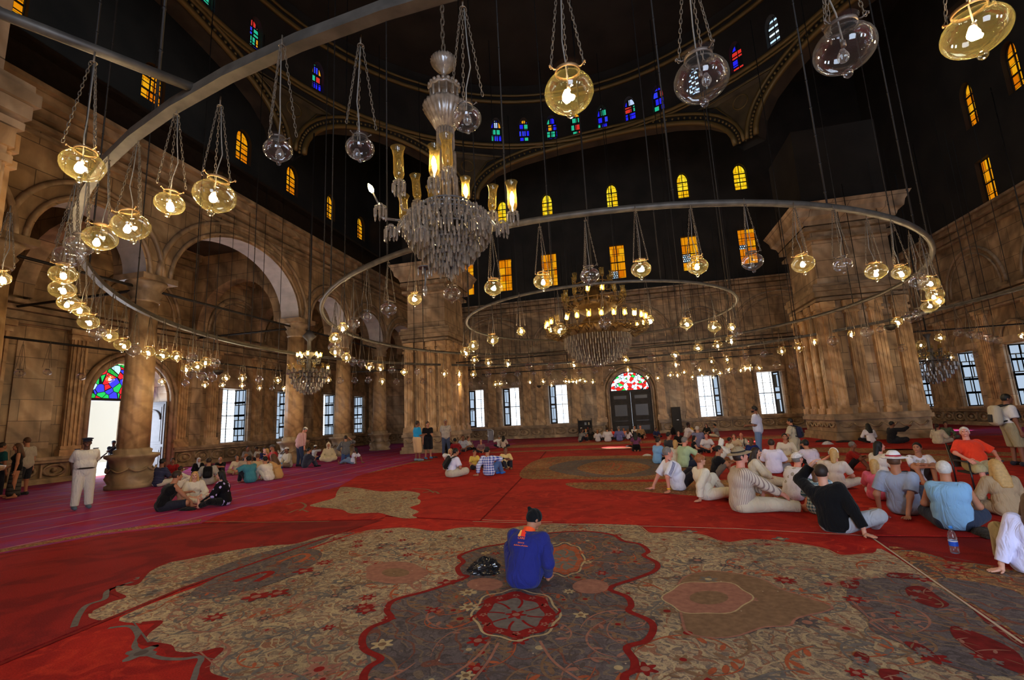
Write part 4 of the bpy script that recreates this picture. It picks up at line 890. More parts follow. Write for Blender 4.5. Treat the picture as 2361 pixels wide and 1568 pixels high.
for s_ in G_PX.split():
    x, y, w_, lit = map(int, s_.split(','))
    P = at_z(x, y, LZ); dp = depth(P); d = ray(x, y); ob = abs((x-IW/2)/FPX)
    exp = FPX*.32/dp*math.sqrt(1+ob*ob*.9)
    k = min(1.12, max(.66, w_/exp))
    r = math.hypot(P[0]-RC[0], P[1]-RC[1])
    ring = min(range(3), key=lambda i: abs(RINGS[i][1]-r)); dr_ = abs(RINGS[ring][1]-r)
    if P[1] > 24.6 or dr_ > 1.0: ring = None
    if ring is None and P[0] < -16.4: ring = 'aisle'
    far = P[1] > RC[1] if ring in (0, 1, 2) else None
    lamps.append(dict(x=x, y=y, w=w_, lit=lit, P=P, k=k, ring=ring, far=far))
rowname = {}
def lampkey(l):
    if l['ring'] == 'aisle': return 'along the left aisle rail'
    if l['ring'] is None: return 'clustered by the left columns' if l['P'][0] < -9.5 else ('in rows before the far wall' if l['P'][0] < 8.5 else 'beyond the big right pillar')
    return 'on %s side of %s ring' % ('far' if l['far'] else 'near', RINGS[l['ring']][0])
groups = {}
for l in lamps: groups.setdefault((lampkey(l), l['lit']), []).append(l)
for (key, lit), ls in groups.items():
    ls.sort(key=lambda l: (l['x'], l['y']))
    for i, l in enumerate(ls):
        base = 'lit amber globe lamp' if lit else 'unlit clear globe lamp'
        l['label'] = '%s, %s from left of those %s' % (base, ordw(i+1), key) if len(ls) > 1 else '%s, the only one %s' % (base, key)
        l['group'] = 'globe lamps '+key
for i, l in enumerate(lamps):
    det = 1 if l['w'] >= 38 else 0; lit = l['lit']
    root = empty('globe_lamp', l['P'], rz=random.uniform(0, 2*PI)); tag(root, l['label'], 'lamp', l['group'])
    k = l['k']
    g = link(ME['tear'] if (l['x'], l['y']) == (847, 728) else ME['g', lit, det], 'globe', root); g.scale = (k, k, k)
    tilt = random.gauss(0, .09)
    if l['w'] > 90: tilt = .16 if l['x'] < 800 else -.05
    g.rotation_euler = (0, tilt, 0)
    r = link(ME['r', lit, det], 'rim', root); r.scale = (k, k, k); r.rotation_euler = (0, tilt, 0)
    if l['w'] >= 11:
        b = link(ME['b', lit, det], 'bulb', root); b.location = (random.uniform(-.03, .03), random.uniform(-.03, .03), random.uniform(-.035, .03))
    for q in range(3):
        c = link(ME['c', det], 'chain', root); c.rotation_euler = (0, 0, 2*PI*q/3)
    link(ME['h', det], 'hook', root)
    if det or l['w'] > 24: link(ME['cd', det], 'cord', root)
    if l['ring'] is None: link(ME['wire'], 'suspension_wire', root)
# iron rings and their long suspension chains
def ring(R, name, label, r, nw, off, flat=False):
    root = empty('lamp_ring', (RC[0], RC[1], RZ)); tag(root, label, 'lamp ring')
    mb = MB().use(MATS['rail_grey'], True); n = 96
    if flat:
        pr = [(-.05, -.05), (.05, -.05), (.05, -.012), (.035, .0), (.035, .06), (-.035, .06), (-.035, 0), (-.05, -.012)]; m = len(pr)
        vs = [((R+a)*math.sin(2*PI*i/n), (R+a)*math.cos(2*PI*i/n), b) for i in range(n) for a, b in pr]
        mb.add(vs, [(i*m+k, i*m+(k+1) % m, ((i+1) % n)*m+(k+1) % m, ((i+1) % n)*m+k) for i in range(n) for k in range(m)], False)
    else: mb.tube([(R*math.sin(2*PI*i/n), R*math.cos(2*PI*i/n), 0) for i in range(n)], r, 8, True)
    mb.build('hoop', root)
    mbc = MB().use(MATS['dark_iron'], True); mbc.tube([(0, 0, 0), (0, 0, 13)], .015, 5)
    for j in range(26): mbc.ball((0, 0, .25+j*.5), .023, 5, 4)
    me = mbc.mesh('suspension_chain')
    for i in range(nw):
        a = 2*PI*(i+off)/nw; o = link(me, 'suspension_chain', root); o.location = (R*math.sin(a), R*math.cos(a), 0)
        if math.hypot(RC[0]+o.location.x-cx, RC[1]+o.location.y-cy) > DR-.6: o.scale = (1, 1, .48)
    return root
ring(4.2, 'inner', 'small inner iron lamp ring around the great central chandelier', .04, 10, .3)
ring(8.3, 'middle', 'wide grey iron lamp ring curving across the middle of the hall', .055, 20, .35)
ring(12.5, 'outer', 'largest iron lamp ring whose near rail passes close overhead', .07, 26, .2, True)
a, b = at_z(-160, -32, RZ+.05), at_z(464, 210, RZ+.05)
rods('ring_brace', [a, b], .045, 'straight iron bar joining the overhead ring rail from the upper left', 'bar', 'rail_grey')
rods('lamp_rail', [(-17.6, 9.3, RZ), (-17.6, 21.5, RZ)], .04, 'straight dark lamp rail hung along the left aisle', 'rail')
for i, (p, q, lab) in enumerate([((-9.4, 27.6, RZ), (8.9, 27.6, RZ), 'long straight lamp rail before the far wall'), ((-9.3, 25.2, RZ+.2), (8.8, 25.2, RZ+.2), 'tie rod between the two square pillars at the far side of the hall'), ((-15.2, 24.2, RZ), (-11.8, 25, RZ), 'tie rod from the small arch column to the left pillar'), ((12.1, 25.5, RZ), (18.8, 25.5, RZ), 'tie rod from the big right pillar to the right wall'), ((-9.4, 31, RZ), (8.9, 31, RZ), 'straight lamp rail closest to the far wall')]):
    rods('lamp_rail' if 'lamp rail' in lab else 'tie_rod', [p, q], .035, lab, 'rail' if 'lamp rail' in lab else 'tie rod')
for i, (x, y) in enumerate(((503, 856), (2053, 752), (1243, 890))):
    P = at_z(x, y, LZ); mb = MB().use(MATS['dark_iron'], True); mb.lathe([(.001, -.13), (.08, -.11), (.15, -.03), (.16, .03), (.15, .03), (.07, -.08), (.001, -.1)], 16); mb.tube([(0, 0, -.02), (0, 0, 1.0)], .008, 4)
    tag(mb.build('hanging_bowl', None, P), 'dark metal bowl hanging among the globe lamps, %s' % ('near the left columns', 'beside the big right pillar', 'low before the far wall')[i], 'bowl')
# ---------------------------------------------------------------- chandeliers
mat('gilt_brown', (.13, .07, .022), .5, .4, noise=.5, nscale=9); mat('crystal_dusty', srgb(134, 118, 102), .22, noise=.45, nscale=14, spec=.9); mat('fitting_grey', (.11, .10, .095), .5, .3)
def prism_mesh(l, r=.013, m='crystal'):
    mb = MB().use(MATS[m]); mb.lathe([(r*.3, 0), (r, -.018), (r, -l*.82), (r*.25, -l)], 6); 
    mb.sm = [False]*len(mb.sm)
    return mb.mesh('crystal_prism')
PM = [prism_mesh(.13, .0135, 'crystal_dusty'), prism_mesh(.16, .013, 'crystal_dusty'), prism_mesh(.145, .014)]
def shade_mesh(h, r, n=14):
    mb = MB().use(MATS['shade_glass'], True); mb.lathe([(r*.35, 0), (r*.62, .02*h/.25), (r*.78, .2*h), (r*.74, .5*h), (r*.72, .75*h), (r*.86, .92*h), (r*1.05, h)], n, cap=False); return mb.mesh('lamp_shade')
def cbulb(lit, s=1.0):
    mb = MB().use(MATS['shade_bulb_lit' if lit else 'bulb_glass'], True); mb.lathe([(.008*s, 0), (.022*s, .03*s), (.02*s, .06*s), (.004*s, .1*s)], 8); return mb.mesh('bulb')
CB = {(l, s): cbulb(l, s) for l in (0, 1) for s in (1.0, 1.4)}
def arm_shape(parent, az, r0, z0, R, z, th, m, cup=.05, drop=.12):
    mb = MB().use(MATS[m], True); c, s = math.sin(az), math.cos(az)
    pr = [(r0, z0), (r0+(R-r0)*.25, z0+.05), (r0+(R-r0)*.55, z0-drop), (R-.03, min(z0, z)-drop*.9), (R, z-.10), (R, z)]
    pts = []
    for i in range(len(pr)-1):
        for t in (0, .34, .67): pts.append((pr[i][0]+(pr[i+1][0]-pr[i][0])*t, pr[i][1]+(pr[i+1][1]-pr[i][1])*t))
    pts.append(pr[-1]); mb.tube([(c*r, s*r, zz) for r, zz in pts], th, 6)
    mb.lathe([(.012, -.03), (cup, 0), (cup*1.15, .012), (cup*.5, .02), (cup*.45, .05)], 10, (c*R, s*R, z))
    return mb.build('arm', parent)
def zp(x, y, Y): return float(at_axis(x, y, 1, Y)[2])
c1 = empty('chandelier', (-1.98, 5.3, 0)); tag(c1, 'large near chandelier of dusty crystal prisms with tall glass shades, hanging close by', 'chandelier')
Z = lambda y: zp(1030, y, 5.3)
mb = MB().use(MATS['chain_iron'], True)
z0 = Z(128); nl = 95
for i in range(nl):
    c = Vector((.004*math.sin(i*1.3), 0, z0+.03+i*.1)); s_ = Vector((1, 0, 0)) if i % 2 else Vector((0, 1, 0))
    mb.tube([c+Vector((0, 0, 1))*(.065*math.cos(q*PI/4))+s_*(.024*math.sin(q*PI/4)) for q in range(8)], .011, 5, True)
mb.build('chain', c1)
mb = MB().use(MATS['crystal_dusty'], True); mb.lathe([(.02, Z(124)), (.13, Z(131)), (.165, Z(139)), (.15, Z(147)), (.09, Z(160)), (.035, Z(168)), (.025, Z(174)), (.04, Z(180)), (.075, Z(192))], 48, flute=.09, nf=24); mb.build('canopy', c1)
mb = MB().use(MATS['crystal_dusty'], True)
for i in range(20): a = 2*PI*i/20; mb.ball((.195*math.sin(a), .195*math.cos(a), Z(200)), .03, 6, 5)
for i in range(12): a = 2*PI*i/12; mb.tube([(.18*math.sin(a), .18*math.cos(a), Z(208)), (.18*math.sin(a), .18*math.cos(a), Z(236))], .016, 6)
for i in range(24): a = 2*PI*i/24; mb.ball((.215*math.sin(a), .215*math.cos(a), Z(240)), .022, 6, 4)
mb.lathe([(.19, Z(208)), (.21, Z(203)), (.1, Z(192))], 24, flute=.05, nf=12); mb.lathe([(.04, Z(200)), (.05, Z(240))], 12); mb.build('crown', c1)
mb = MB().use(MATS['crystal_dusty'], True); mb.lathe([(.1, Z(238)), (.27, Z(243)), (.28, Z(250)), (.125, Z(297)), (.08, Z(300))], 72, flute=.05, nf=24)
for i in range(26): a = 2*PI*i/26; mb.ball((.25*math.sin(a), .25*math.cos(a), Z(250)), .02, 5, 4)
mb.build('dish', c1)
mb = MB().use(MATS['crystal_dusty'])
for i in range(18):
    a = 2*PI*i/18; r = .115
    for y0, y1, r0, r1 in ((298, 344+5*(i % 3), .105, .118), (346+5*(i % 3), 404, .118, .132), (407, 470, .132, .15)): mb.lathe([(.006, 0), (.0155, -.03), (.0155, Z(y1)-Z(y0)+.04), (.005, Z(y1)-Z(y0))], 5, (r0*math.sin(a), r0*math.cos(a), Z(y0)))
mb.use(MATS['fitting_grey']).lathe([(.05, Z(300)), (.05, Z(520))], 10); mb.sm = [False]*len(mb.sm); mb.build('stem', c1)
mb = MB().use(MATS['fitting_grey'], True)
for R, y in ((.32, 478), (.48, 500), (.5, 512), (.42, 536), (.3, 562), (.18, 592)): mb.tube([(R*math.sin(2*PI*i/32), R*math.cos(2*PI*i/32), Z(y)) for i in range(32)], .013, 5, True)
for k in range(8): a = 2*PI*k/8; mb.tube([(0, 0, Z(480)), (.32*math.sin(a), .32*math.cos(a), Z(478)), (.5*math.sin(a), .5*math.cos(a), Z(512)), (.3*math.sin(a), .3*math.cos(a), Z(562)), (.03*math.sin(a), .03*math.cos(a), Z(620))], .009, 4)
mb.build('frame', c1)
SM1 = shade_mesh(.40, .082, 20); SM1b = shade_mesh(.36, .075, 20)
# (azimuth deg measured from away-from-viewer, radius, cup height px, shade, lit)
arms = [(-100, .82, 492, 'bare', 1), (-128, .70, 462, 'a', 0), (-40, .62, 428, 'b', 0), (-158, .40, 448, 'a', 1), (178, .55, 444, 'a', 0), (25, .62, 424, 'b', 1), (62, .68, 466, 'b', 0), (88, .84, 488, 'a', 1), (120, .74, 545, None, 0), (-112, .72, 548, None, 0), (-150, .60, 570, None, 0), (40, .66, 520, 'b', 1), (-70, .6, 500, 'b', 0), (-20, .55, 450, 'b', 0), (150, .68, 552, None, 0)]
n_pr = [0]; extra = MB().use(MATS['crystal_dusty'])
def hang(parent, p, k=0, lim=100):
    n_pr[0] += 1
    if n_pr[0] <= lim: o = link(PM[k % 3], 'crystal_prism', parent); o.location = p; o.rotation_euler = (random.gauss(0, .04), random.gauss(0, .04), random.uniform(0, 1)); return
    l = random.uniform(.12, .17); extra.use(MATS[('crystal_dusty', 'crystal', 'crystal_dusty', 'crystal_dusty', 'crystal')[n_pr[0] % 5]], False).lathe([(.005, 0), (.0135, -.018), (.0135, -l*.86), (.005, -l)], 5, p)
for az, R, y, sh, lit in arms:
    a = math.radians(az-20.7); z = Z(y); c, s = math.sin(a), math.cos(a)
    arm_shape(c1, a, .3, Z(500), R, z, .016, 'crystal', .065, .1)
    if sh == 'bare':
        mb = MB().use(MATS['fitting_grey'], True); mb.tube([(c*R, s*R, z), (c*R-.09, s*R-.02, z+.2)], .012, 6); mb.build('candle', c1)
        b = link(CB[1, 1.4], 'bulb', c1); b.location = (c*R-.09, s*R-.02, z+.2); b.rotation_euler = (0, -.45, 0)
    elif sh:
        o = link(SM1 if sh == 'a' else SM1b, 'lamp_shade', c1); o.location = (c*R, s*R, z+.03); o.rotation_euler = (random.gauss(0, .06), random.gauss(0, .05), 0)
        b = link(CB[lit, 1.4], 'bulb', c1); b.location = (c*R, s*R, z+.16)
    for k in range(9):
        t = 2*PI*k/9; hang(c1, (c*R+.07*math.sin(t), s*R+.07*math.cos(t), z-.005), k, 70)
for R, y, n in ((.5, 497, 66), (.54, 512, 70), (.53, 527, 66), (.49, 540, 62), (.44, 552, 56), (.38, 565, 50), (.32, 577, 42), (.25, 589, 34), (.18, 600, 24), (.11, 610, 14), (.03, 618, 5)):
    for k in range(n): a = 2*PI*(k+.5*random.random())/n; hang(c1, (R*math.sin(a), R*math.cos(a), Z(y)+random.uniform(-.015, .015)), k, 100 if math.cos(a) < -.5 else 0)
extra.sm = [False]*len(extra.sm); o = extra.build('crystal_prisms', c1); o['kind'] = 'stuff'
c1b = empty('broken_lamp_fitting', at_axis(980, 662, 1, 5.3)); tag(c1b, 'loose bulb and crystal fitting dangling under the near chandelier', 'lamp fitting')
mb = MB().use(MATS['fitting_grey'], True); mb.lathe([(.02, .24), (.09, .26), (.085, .245)], 12); mb.tube([(0, 0, .25), (.01, 0, .1), (0, 0, .02)], .012, 6)
for k in range(5): mb.use(MATS['crystal_dusty']).lathe([(.004, 0), (.012, -.02), (.012, -.09), (.002, -.11)], 5, (.085*math.sin(k), .085*math.cos(k), .24))
mb.tube([(-.02, .0, .25), (.02, 0, .9)], .004, 4); mb.build('bracket', c1b); b = link(CB[0, 1.4], 'bulb', c1b); b.rotation_euler = (PI, 0, 0); b.location = (0, 0, .02)

def big_chandelier(loc, label, S, zt, tiers, skirts, core, chain_to=14, brown='gilt_brown', shade=(.2, .06), arms_dense=0):
    root = empty('chandelier', loc); tag(root, label, 'chandelier')
    mb = MB().use(MATS['dark_iron'], True); mb.tube([(0, 0, zt), (0, 0, chain_to)], .03, 6); mb.build('chain', root)
    mb = MB().use(MATS[brown], True); mb.lathe(core, 32, flute=.04, nf=16); mb.build('body', root)
    sm = shade_mesh(*shade, 12)
    for R, z, n, lit, r0, z0 in tiers:
        mb = MB().use(MATS[brown], True); mb.tube([(R*.97*math.sin(2*PI*i/40), R*.97*math.cos(2*PI*i/40), z-.12) for i in range(40)], .018, 5, True)
        for i in range(n*arms_dense): a = 2*PI*i/(n*arms_dense); r = R*random.uniform(.55, 1); mb.tube([(r*math.sin(a), r*math.cos(a), z-.1), (r*1.05*math.sin(a), r*1.05*math.cos(a), z-.2), (r*.9*math.sin(a), r*.9*math.cos(a), z-.3), (r*.8*math.sin(a), r*.8*math.cos(a), z-.2)], .02, 4)
        mb.build('scroll_ring', root)
        for i in range(n):
            a = 2*PI*(i+.3)/n; arm_shape(root, a, r0, z0, R, z, .02, brown, .05, .1)
            on = random.random() < lit
            o = link(sm, 'lamp_shade', root); o.location = (R*math.sin(a), R*math.cos(a), z+.02); o.rotation_euler = (random.gauss(0, .1), random.gauss(0, .1), 0)
            b = link(CB[int(on), 1.4], 'bulb', root); b.location = (R*math.sin(a), R*math.cos(a), z+.05)
    cnt = 0; ex = MB()
    for R, z, n, l in skirts:
        for k in range(n):
            a = 2*PI*(k+.15*random.random())/n; p = (R*math.sin(a), R*math.cos(a), z+random.uniform(-.01, .01)); w_ = max(.012, R*2*PI/n*.30)
            cnt += 1
            m_ = ex
            m_.use(MATS[('crystal', 'crystal_dusty', 'crystal', 'crystal_dusty')[(k+int(z*9)) % 4]], False).lathe([(w_*.4, 0), (w_, -.02), (w_, -l*.85), (w_*.3, -l)], 5, p)
    ex.sm = [False]*len(ex.sm); o = ex.build('crystal_prisms', root); o['kind'] = 'stuff'
    return root
big_chandelier((RC[0], RC[1], 0), 'great central chandelier with tiers of lit shades over a bowl of crystals', 1, 5.6,
    [(1.62, 4.42, 28, .85, .9, 4.3), (1.0, 5.35, 14, .2, .35, 5.2), (.65, 5.95, 8, 0, .2, 5.7)],
    [(1.06, 4.08, 84, .22), (1.04, 3.92, 84, .22), (.96, 3.78, 76, .22), (.85, 3.64, 68, .2), (.72, 3.52, 58, .2), (.56, 3.42, 46, .18), (.4, 3.34, 32, .16), (.24, 3.28, 20, .14), (.09, 3.24, 8, .12)],
    [(.05, 3.2), (.3, 3.35), (.85, 3.9), (1.0, 4.1), (1.15, 4.3), (1.0, 4.36), (.5, 4.5), (.3, 4.8), (.6, 5.0), (.85, 5.15), (.5, 5.25), (.2, 5.5), (.1, 6.0)], 19, arms_dense=3, shade=(.24, .085))
big_chandelier((-11.9, 16.0, 0), 'small crystal chandelier with a crown of lit shades by the left columns', 1, 5.4,
    [(.42, 4.35, 8, .9, .1, 4.2), (.72, 3.85, 12, .25, .15, 3.8), (.6, 3.55, 8, .0, .15, 3.6)],
    [(.75, 3.85, 30, .16), (.66, 3.7, 34, .16), (.6, 3.5, 34, .18), (.5, 3.34, 30, .18), (.4, 3.2, 24, .16), (.28, 3.1, 18, .14), (.15, 3.02, 10, .12)],
    [(.03, 2.95), (.06, 3.1), (.1, 3.6), (.2, 3.75), (.1, 3.9), (.06, 4.3), (.22, 4.5), (.22, 4.55), (.08, 4.6), (.07, 5.0), (.25, 5.2), (.08, 5.4)], 14, 'fitting_grey', (.2, .06))
big_chandelier((13.2, 24.2, 0), 'small crystal chandelier hanging beside the big right pillar', 1, 4.5,
    [(.6, 3.35, 12, .12, .1, 3.2), (.4, 3.7, 6, .0, .1, 3.5)],
    [(.8, 3.1, 34, .2), (.74, 2.95, 34, .22), (.62, 2.78, 30, .22), (.48, 2.62, 24, .22), (.3, 2.48, 16, .2), (.12, 2.36, 8, .16)],
    [(.03, 2.3), (.06, 3.0), (.14, 3.2), (.06, 3.6), (.05, 4.2), (.15, 4.4)], 12, 'fitting_grey', (.2, .06))
# ================================================================ people: one continuous surface each, clothes and hair as parts
def V3(*a): return np.array(a[0] if len(a) == 1 else a, float)
def nrm(v): v = np.asarray(v, float); n = np.linalg.norm(v); return v/n if n > 1e-9 else v
class Field:
    def __init__(s, prims, cell, pad=.03, k=.03):
        lo = np.min([np.minimum(p[1]-p[4], p[2]-p[4]) for p in prims], 0)-pad-cell*2; hi = np.max([np.maximum(p[1]+p[4], p[2]+p[4]) for p in prims], 0)+pad+cell*2
        s.o, s.c = lo, cell; s.n = np.maximum(4, np.ceil((hi-lo)/cell).astype(int)+1); s.f = np.full(tuple(s.n), .4, np.float32)
        s.ax = [lo[i]+cell*np.arange(s.n[i]) for i in range(3)]
        for p in prims: s.add(p, k)
    def sub(s, lo, hi):
        a = np.clip(np.floor((lo-s.o)/s.c).astype(int), 0, s.n-1); b = np.clip(np.ceil((hi-s.o)/s.c).astype(int)+1, 1, s.n)
        return tuple(slice(a[i], max(b[i], a[i]+1)) for i in range(3))
    def pts(s, sl): return s.ax[0][sl[0]][:, None, None], s.ax[1][sl[1]][None, :, None], s.ax[2][sl[2]][None, None, :]
    def dist(s, p, sl):
        X, Y, Z = s.pts(sl)
        if p[0] == 'cap':
            _, a, b, ra, R = p[:5]; rb = p[5]; d = b-a; L2 = max(float(d@d), 1e-9)
            t = np.clip(((X-a[0])*d[0]+(Y-a[1])*d[1]+(Z-a[2])*d[2])/L2, 0, 1)
            return np.sqrt((X-a[0]-t*d[0])**2+(Y-a[1]-t*d[1])**2+(Z-a[2]-t*d[2])**2)-(ra+(rb-ra)*t)
        _, c, _, r, R, M = p      # ellipsoid, r radii, M rows = axes
        x, y, z = X-c[0], Y-c[1], Z-c[2]
        u = [(M[i][0]*x+M[i][1]*y+M[i][2]*z)/r[i] for i in range(3)]; q = np.sqrt(u[0]**2+u[1]**2+u[2]**2)
        return (q-1)*min(r)*(1.0+.0*q)
    def add(s, p, k):
        m = p[4]+k+s.c*3; sl = s.sub(np.minimum(p[1], p[2])-m, np.maximum(p[1], p[2])+m); d = s.dist(p, sl); f = s.f[sl]
        if k > 1e-6: h = np.clip(.5+.5*(d-f)/k, 0, 1); s.f[sl] = d*(1-h)+f*h-k*h*(1-h)
        else: s.f[sl] = np.minimum(f, d)
    def cut(s, n, p, off=0.0, soft=None):  # remove where n.(x-p) > off
        X, Y, Z = s.pts((slice(None),)*3); s.f = np.maximum(s.f, (n[0]*(X-p[0])+n[1]*(Y-p[1])+n[2]*(Z-p[2])-off).astype(np.float32))
    def cutlocal(s, n, p, rad):   # planar cut limited to a ball around p
        sl = s.sub(p-rad, p+rad); X, Y, Z = s.pts(sl); d = n[0]*(X-p[0])+n[1]*(Y-p[1])+n[2]*(Z-p[2]); r = np.sqrt((X-p[0])**2+(Y-p[1])**2+(Z-p[2])**2)
        s.f[sl] = np.where((r < rad), np.maximum(s.f[sl], d), s.f[sl])
    def floor(s, z=.004): s.cut((0, 0, -1), (0, 0, z))
    def mesh(s):
        f = s.f; f[0] = f[-1] = .4; f[:, 0] = f[:, -1] = .4; f[:, :, 0] = f[:, :, -1] = .4
        ins = f < 0; cnt = np.zeros(tuple(s.n-1), np.int8)
        for i in (0, 1):
            for j in (0, 1):
                for k in (0, 1): cnt += ins[i:s.n[0]-1+i, j:s.n[1]-1+j, k:s.n[2]-1+k]
        act = (cnt > 0) & (cnt < 8); I = np.argwhere(act)
        if len(I) == 0: return np.zeros((0, 3)), np.zeros((0, 4), int)
        idg = np.full(act.shape, -1, np.int64); idg[act] = np.arange(len(I))
        acc = np.zeros((len(I), 3)); num = np.zeros(len(I))
        C = [(a, b, c) for a in (0, 1) for b in (0, 1) for c in (0, 1)]
        for a in C:
            for ax in range(3):
                if a[ax] == 0:
                    b = list(a); b[ax] = 1
                    fa = f[I[:, 0]+a[0], I[:, 1]+a[1], I[:, 2]+a[2]]; fb = f[I[:, 0]+b[0], I[:, 1]+b[1], I[:, 2]+b[2]]
                    m = (fa < 0) != (fb < 0); t = np.where(m, fa/np.where(m, fa-fb, 1), 0)
                    pos = np.tile(np.array(a, float), (len(I), 1)); pos[:, ax] += t; acc[m] += pos[m]; num += m
        v = s.o+s.c*(I+acc/np.maximum(num, 1)[:, None])
        Q = []
        for ax in range(3):
            b, c = (ax+1) % 3, (ax+2) % 3
            sl0 = [slice(1, -1)]*3; sl1 = [slice(1, -1)]*3; sl0[ax] = slice(0, -1); sl1[ax] = slice(1, None)
            A, B = ins[tuple(sl0)], ins[tuple(sl1)]; E = np.argwhere(A != B)
            if not len(E): continue
            base = E.copy(); base[:, b] += 1; base[:, c] += 1; sg = A[E[:, 0], E[:, 1], E[:, 2]]
            def at(db, dc):
                q = base.copy(); q[:, b] -= db; q[:, c] -= dc; return idg[q[:, 0], q[:, 1], q[:, 2]]
            q = np.stack([at(1, 1), at(0, 1), at(0, 0), at(1, 0)], 1); q[~sg] = q[~sg][:, ::-1]; Q.append(q)
        q = np.concatenate(Q); return v, q[(q >= 0).all(1)]
def cap(a, b, ra, rb=None): rb = ra if rb is None else rb; return ('cap', V3(a), V3(b), ra, max(ra, rb), rb)
def ell(c, r, M=None): M = np.eye(3) if M is None else np.array(M); return ('ell', V3(c), V3(c), r, max(r), M)
def arrays_mesh(name, parts, mats):
    """parts: (verts, quads, matindex or per-face array)"""
    vs = []; qs = []; ms = []; o = 0
    for v, q, m in parts:
        if len(q) == 0: continue
        vs.append(v); qs.append(q+o); ms.append(np.full(len(q), m, np.int32) if np.isscalar(m) else m); o += len(v)
    me = bpy.data.meshes.new(name)
    if not vs: return me
    v = np.concatenate(vs).astype(np.float32); q = np.concatenate(qs).astype(np.int32); m = np.concatenate(ms).astype(np.int32)
    me.vertices.add(len(v)); me.vertices.foreach_set('co', v.ravel()); me.loops.add(q.size); me.loops.foreach_set('vertex_index', q.ravel())
    me.polygons.add(len(q)); me.polygons.foreach_set('loop_start', np.arange(0, q.size, 4, dtype=np.int32)); me.polygons.foreach_set('loop_total', np.full(len(q), 4, np.int32))
    for mm in mats: me.materials.append(mm)
    me.polygons.foreach_set('material_index', m); me.polygons.foreach_set('use_smooth', np.ones(len(q), bool)); me.update(calc_edges=True); return me
def ik(a, c, l1, l2, pole):
    d = c-a; D = np.linalg.norm(d); D2 = min(D, (l1+l2)*.998); u = nrm(d)
    if D > D2: c = a+u*D2
    x = (l1*l1-l2*l2+D2*D2)/(2*D2); h = math.sqrt(max(0, l1*l1-x*x)); p = np.array(pole, float); p = p-u*(p@u); p = nrm(p) if np.linalg.norm(p) > 1e-5 else nrm(np.cross(u, (1, 0, 0)))
    return a+u*x+p*h, c
BASE = dict(pel=.105, lean=6, side=0, twist=0, head=(0, 0), fat=1.0, LE=(-1, -.4, -.3), RE=(1, -.4, -.3), LK=(-.2, .2, 1), RK=(.2, .2, 1))
POSES = dict(
    cross=dict(lean=9, LF=(.09, .30, .05), RF=(-.09, .37, .05), LK=(-1, .3, .3), RK=(1, .3, .3), LA=(-.10, .31, .2), RA=(.10, .31, .2)),
    knees=dict(lean=16, LF=(-.1, .52, .05), RF=(.1, .5, .05), LA=(.04, .46, .44), RA=(-.02, .45, .38)),
    onek=dict(lean=12, LF=(-.08, .48, .05), RF=(-.1, .36, .05), RK=(1, .3, .2), LA=(-.06, .44, .46), RA=(.14, .34, .2)),
    back=dict(lean=-20, LF=(-.13, .78, .05), RF=(.12, .7, .05), LA=(-.3, -.36, .06), RA=(.3, -.36, .06), LE=(-.3, -1, .2), RE=(.3, -1, .2)),
    legs=dict(lean=10, LF=(-.1, .86, .05), RF=(.1, .84, .05), LA=(-.14, .42, .16), RA=(.14, .42, .16)),
    side=dict(lean=4, side=-6, LF=(.34, .02, .05), RF=(.42, .16, .05), LK=(-.3, 1, .15), RK=(.2, 1, .3), LA=(-.34, .0, .06), RA=(.1, .32, .2), LE=(-.6, -1, .3)),
    kneel=dict(pel=.26, lean=6, LF=(-.09, -.14, .05), RF=(.09, -.14, .05), LK=(-.15, 1, -.1), RK=(.15, 1, -.1), LA=(-.12, .3, .34), RA=(.12, .3, .34)),
    kneelup=dict(pel=.50, lean=4, LF=(-.1, -.36, .06), RF=(.1, -.36, .06), LK=(-.1, 1, -.4), RK=(.1, 1, -.4), LA=(-.2, .22, .55), RA=(.2, .22, .55)),
    stand=dict(pel=.92, lean=2, LF=(-.135, 0, .07), RF=(.135, .05, .07), LK=(-.1, 1, 0), RK=(.1, 1, 0), LA=(-.25, .06, .82), RA=(.25, .06, .82), LE=(-.3, -1, 0), RE=(.3, -1, 0)),
    chair=dict(pel=.52, lean=-14, LF=(-.15, .62, .07), RF=(.14, .52, .07), LA=(-.29, .22, .66), RA=(.27, .26, .66)))
def make_skel(p):
    P = V3(0, 0, p['pel']); le, si, tw = (math.radians(p[k]) for k in ('lean', 'side', 'twist'))
    def up(f): return nrm((math.sin(si*f), math.sin(le*f), math.cos(le*f)*math.cos(si*f)))
    W = P+.15*up(.6); Cc = W+.19*up(1.0); nb = Cc+.16*up(1.35); u = up(1.2)
    r0 = V3(math.cos(tw), math.sin(tw), 0); r = nrm(r0-u*(r0@u)); f = np.cross(u, r)
    sw = p.get('sw', .172); S = {'L': nb-.055*u-r*sw, 'R': nb-.055*u+r*sw}
    H = {'L': P+V3(-.085, 0, 0), 'R': P+V3(.085, 0, 0)}
    hy, hp = math.radians(p['head'][0])+tw, math.radians(p['head'][1])
    hf = V3(-math.sin(hy)*math.cos(hp), math.cos(hy)*math.cos(hp), math.sin(hp)); hr = V3(math.cos(hy), math.sin(hy), 0); hu = np.cross(hr, hf)
    hc = nb+.06*nrm(u+V3(0, 0, .8))+.118*hu+.024*hf
    E, Wr, K, A = {}, {}, {}, {}
    for s in 'LR':
        E[s], Wr[s] = ik(S[s], V3(p[s+'A']), .285, .255, p[s+'E']); K[s], A[s] = ik(H[s], V3(p[s+'F']), .425, .405, p[s+'K'])
    return dict(P=P, W=W, C=Cc, nb=nb, u=u, r=r, f=f, S=S, H=H, hf=hf, hr=hr, hu=hu, hc=hc, E=E, Wr=Wr, K=K, A=A)
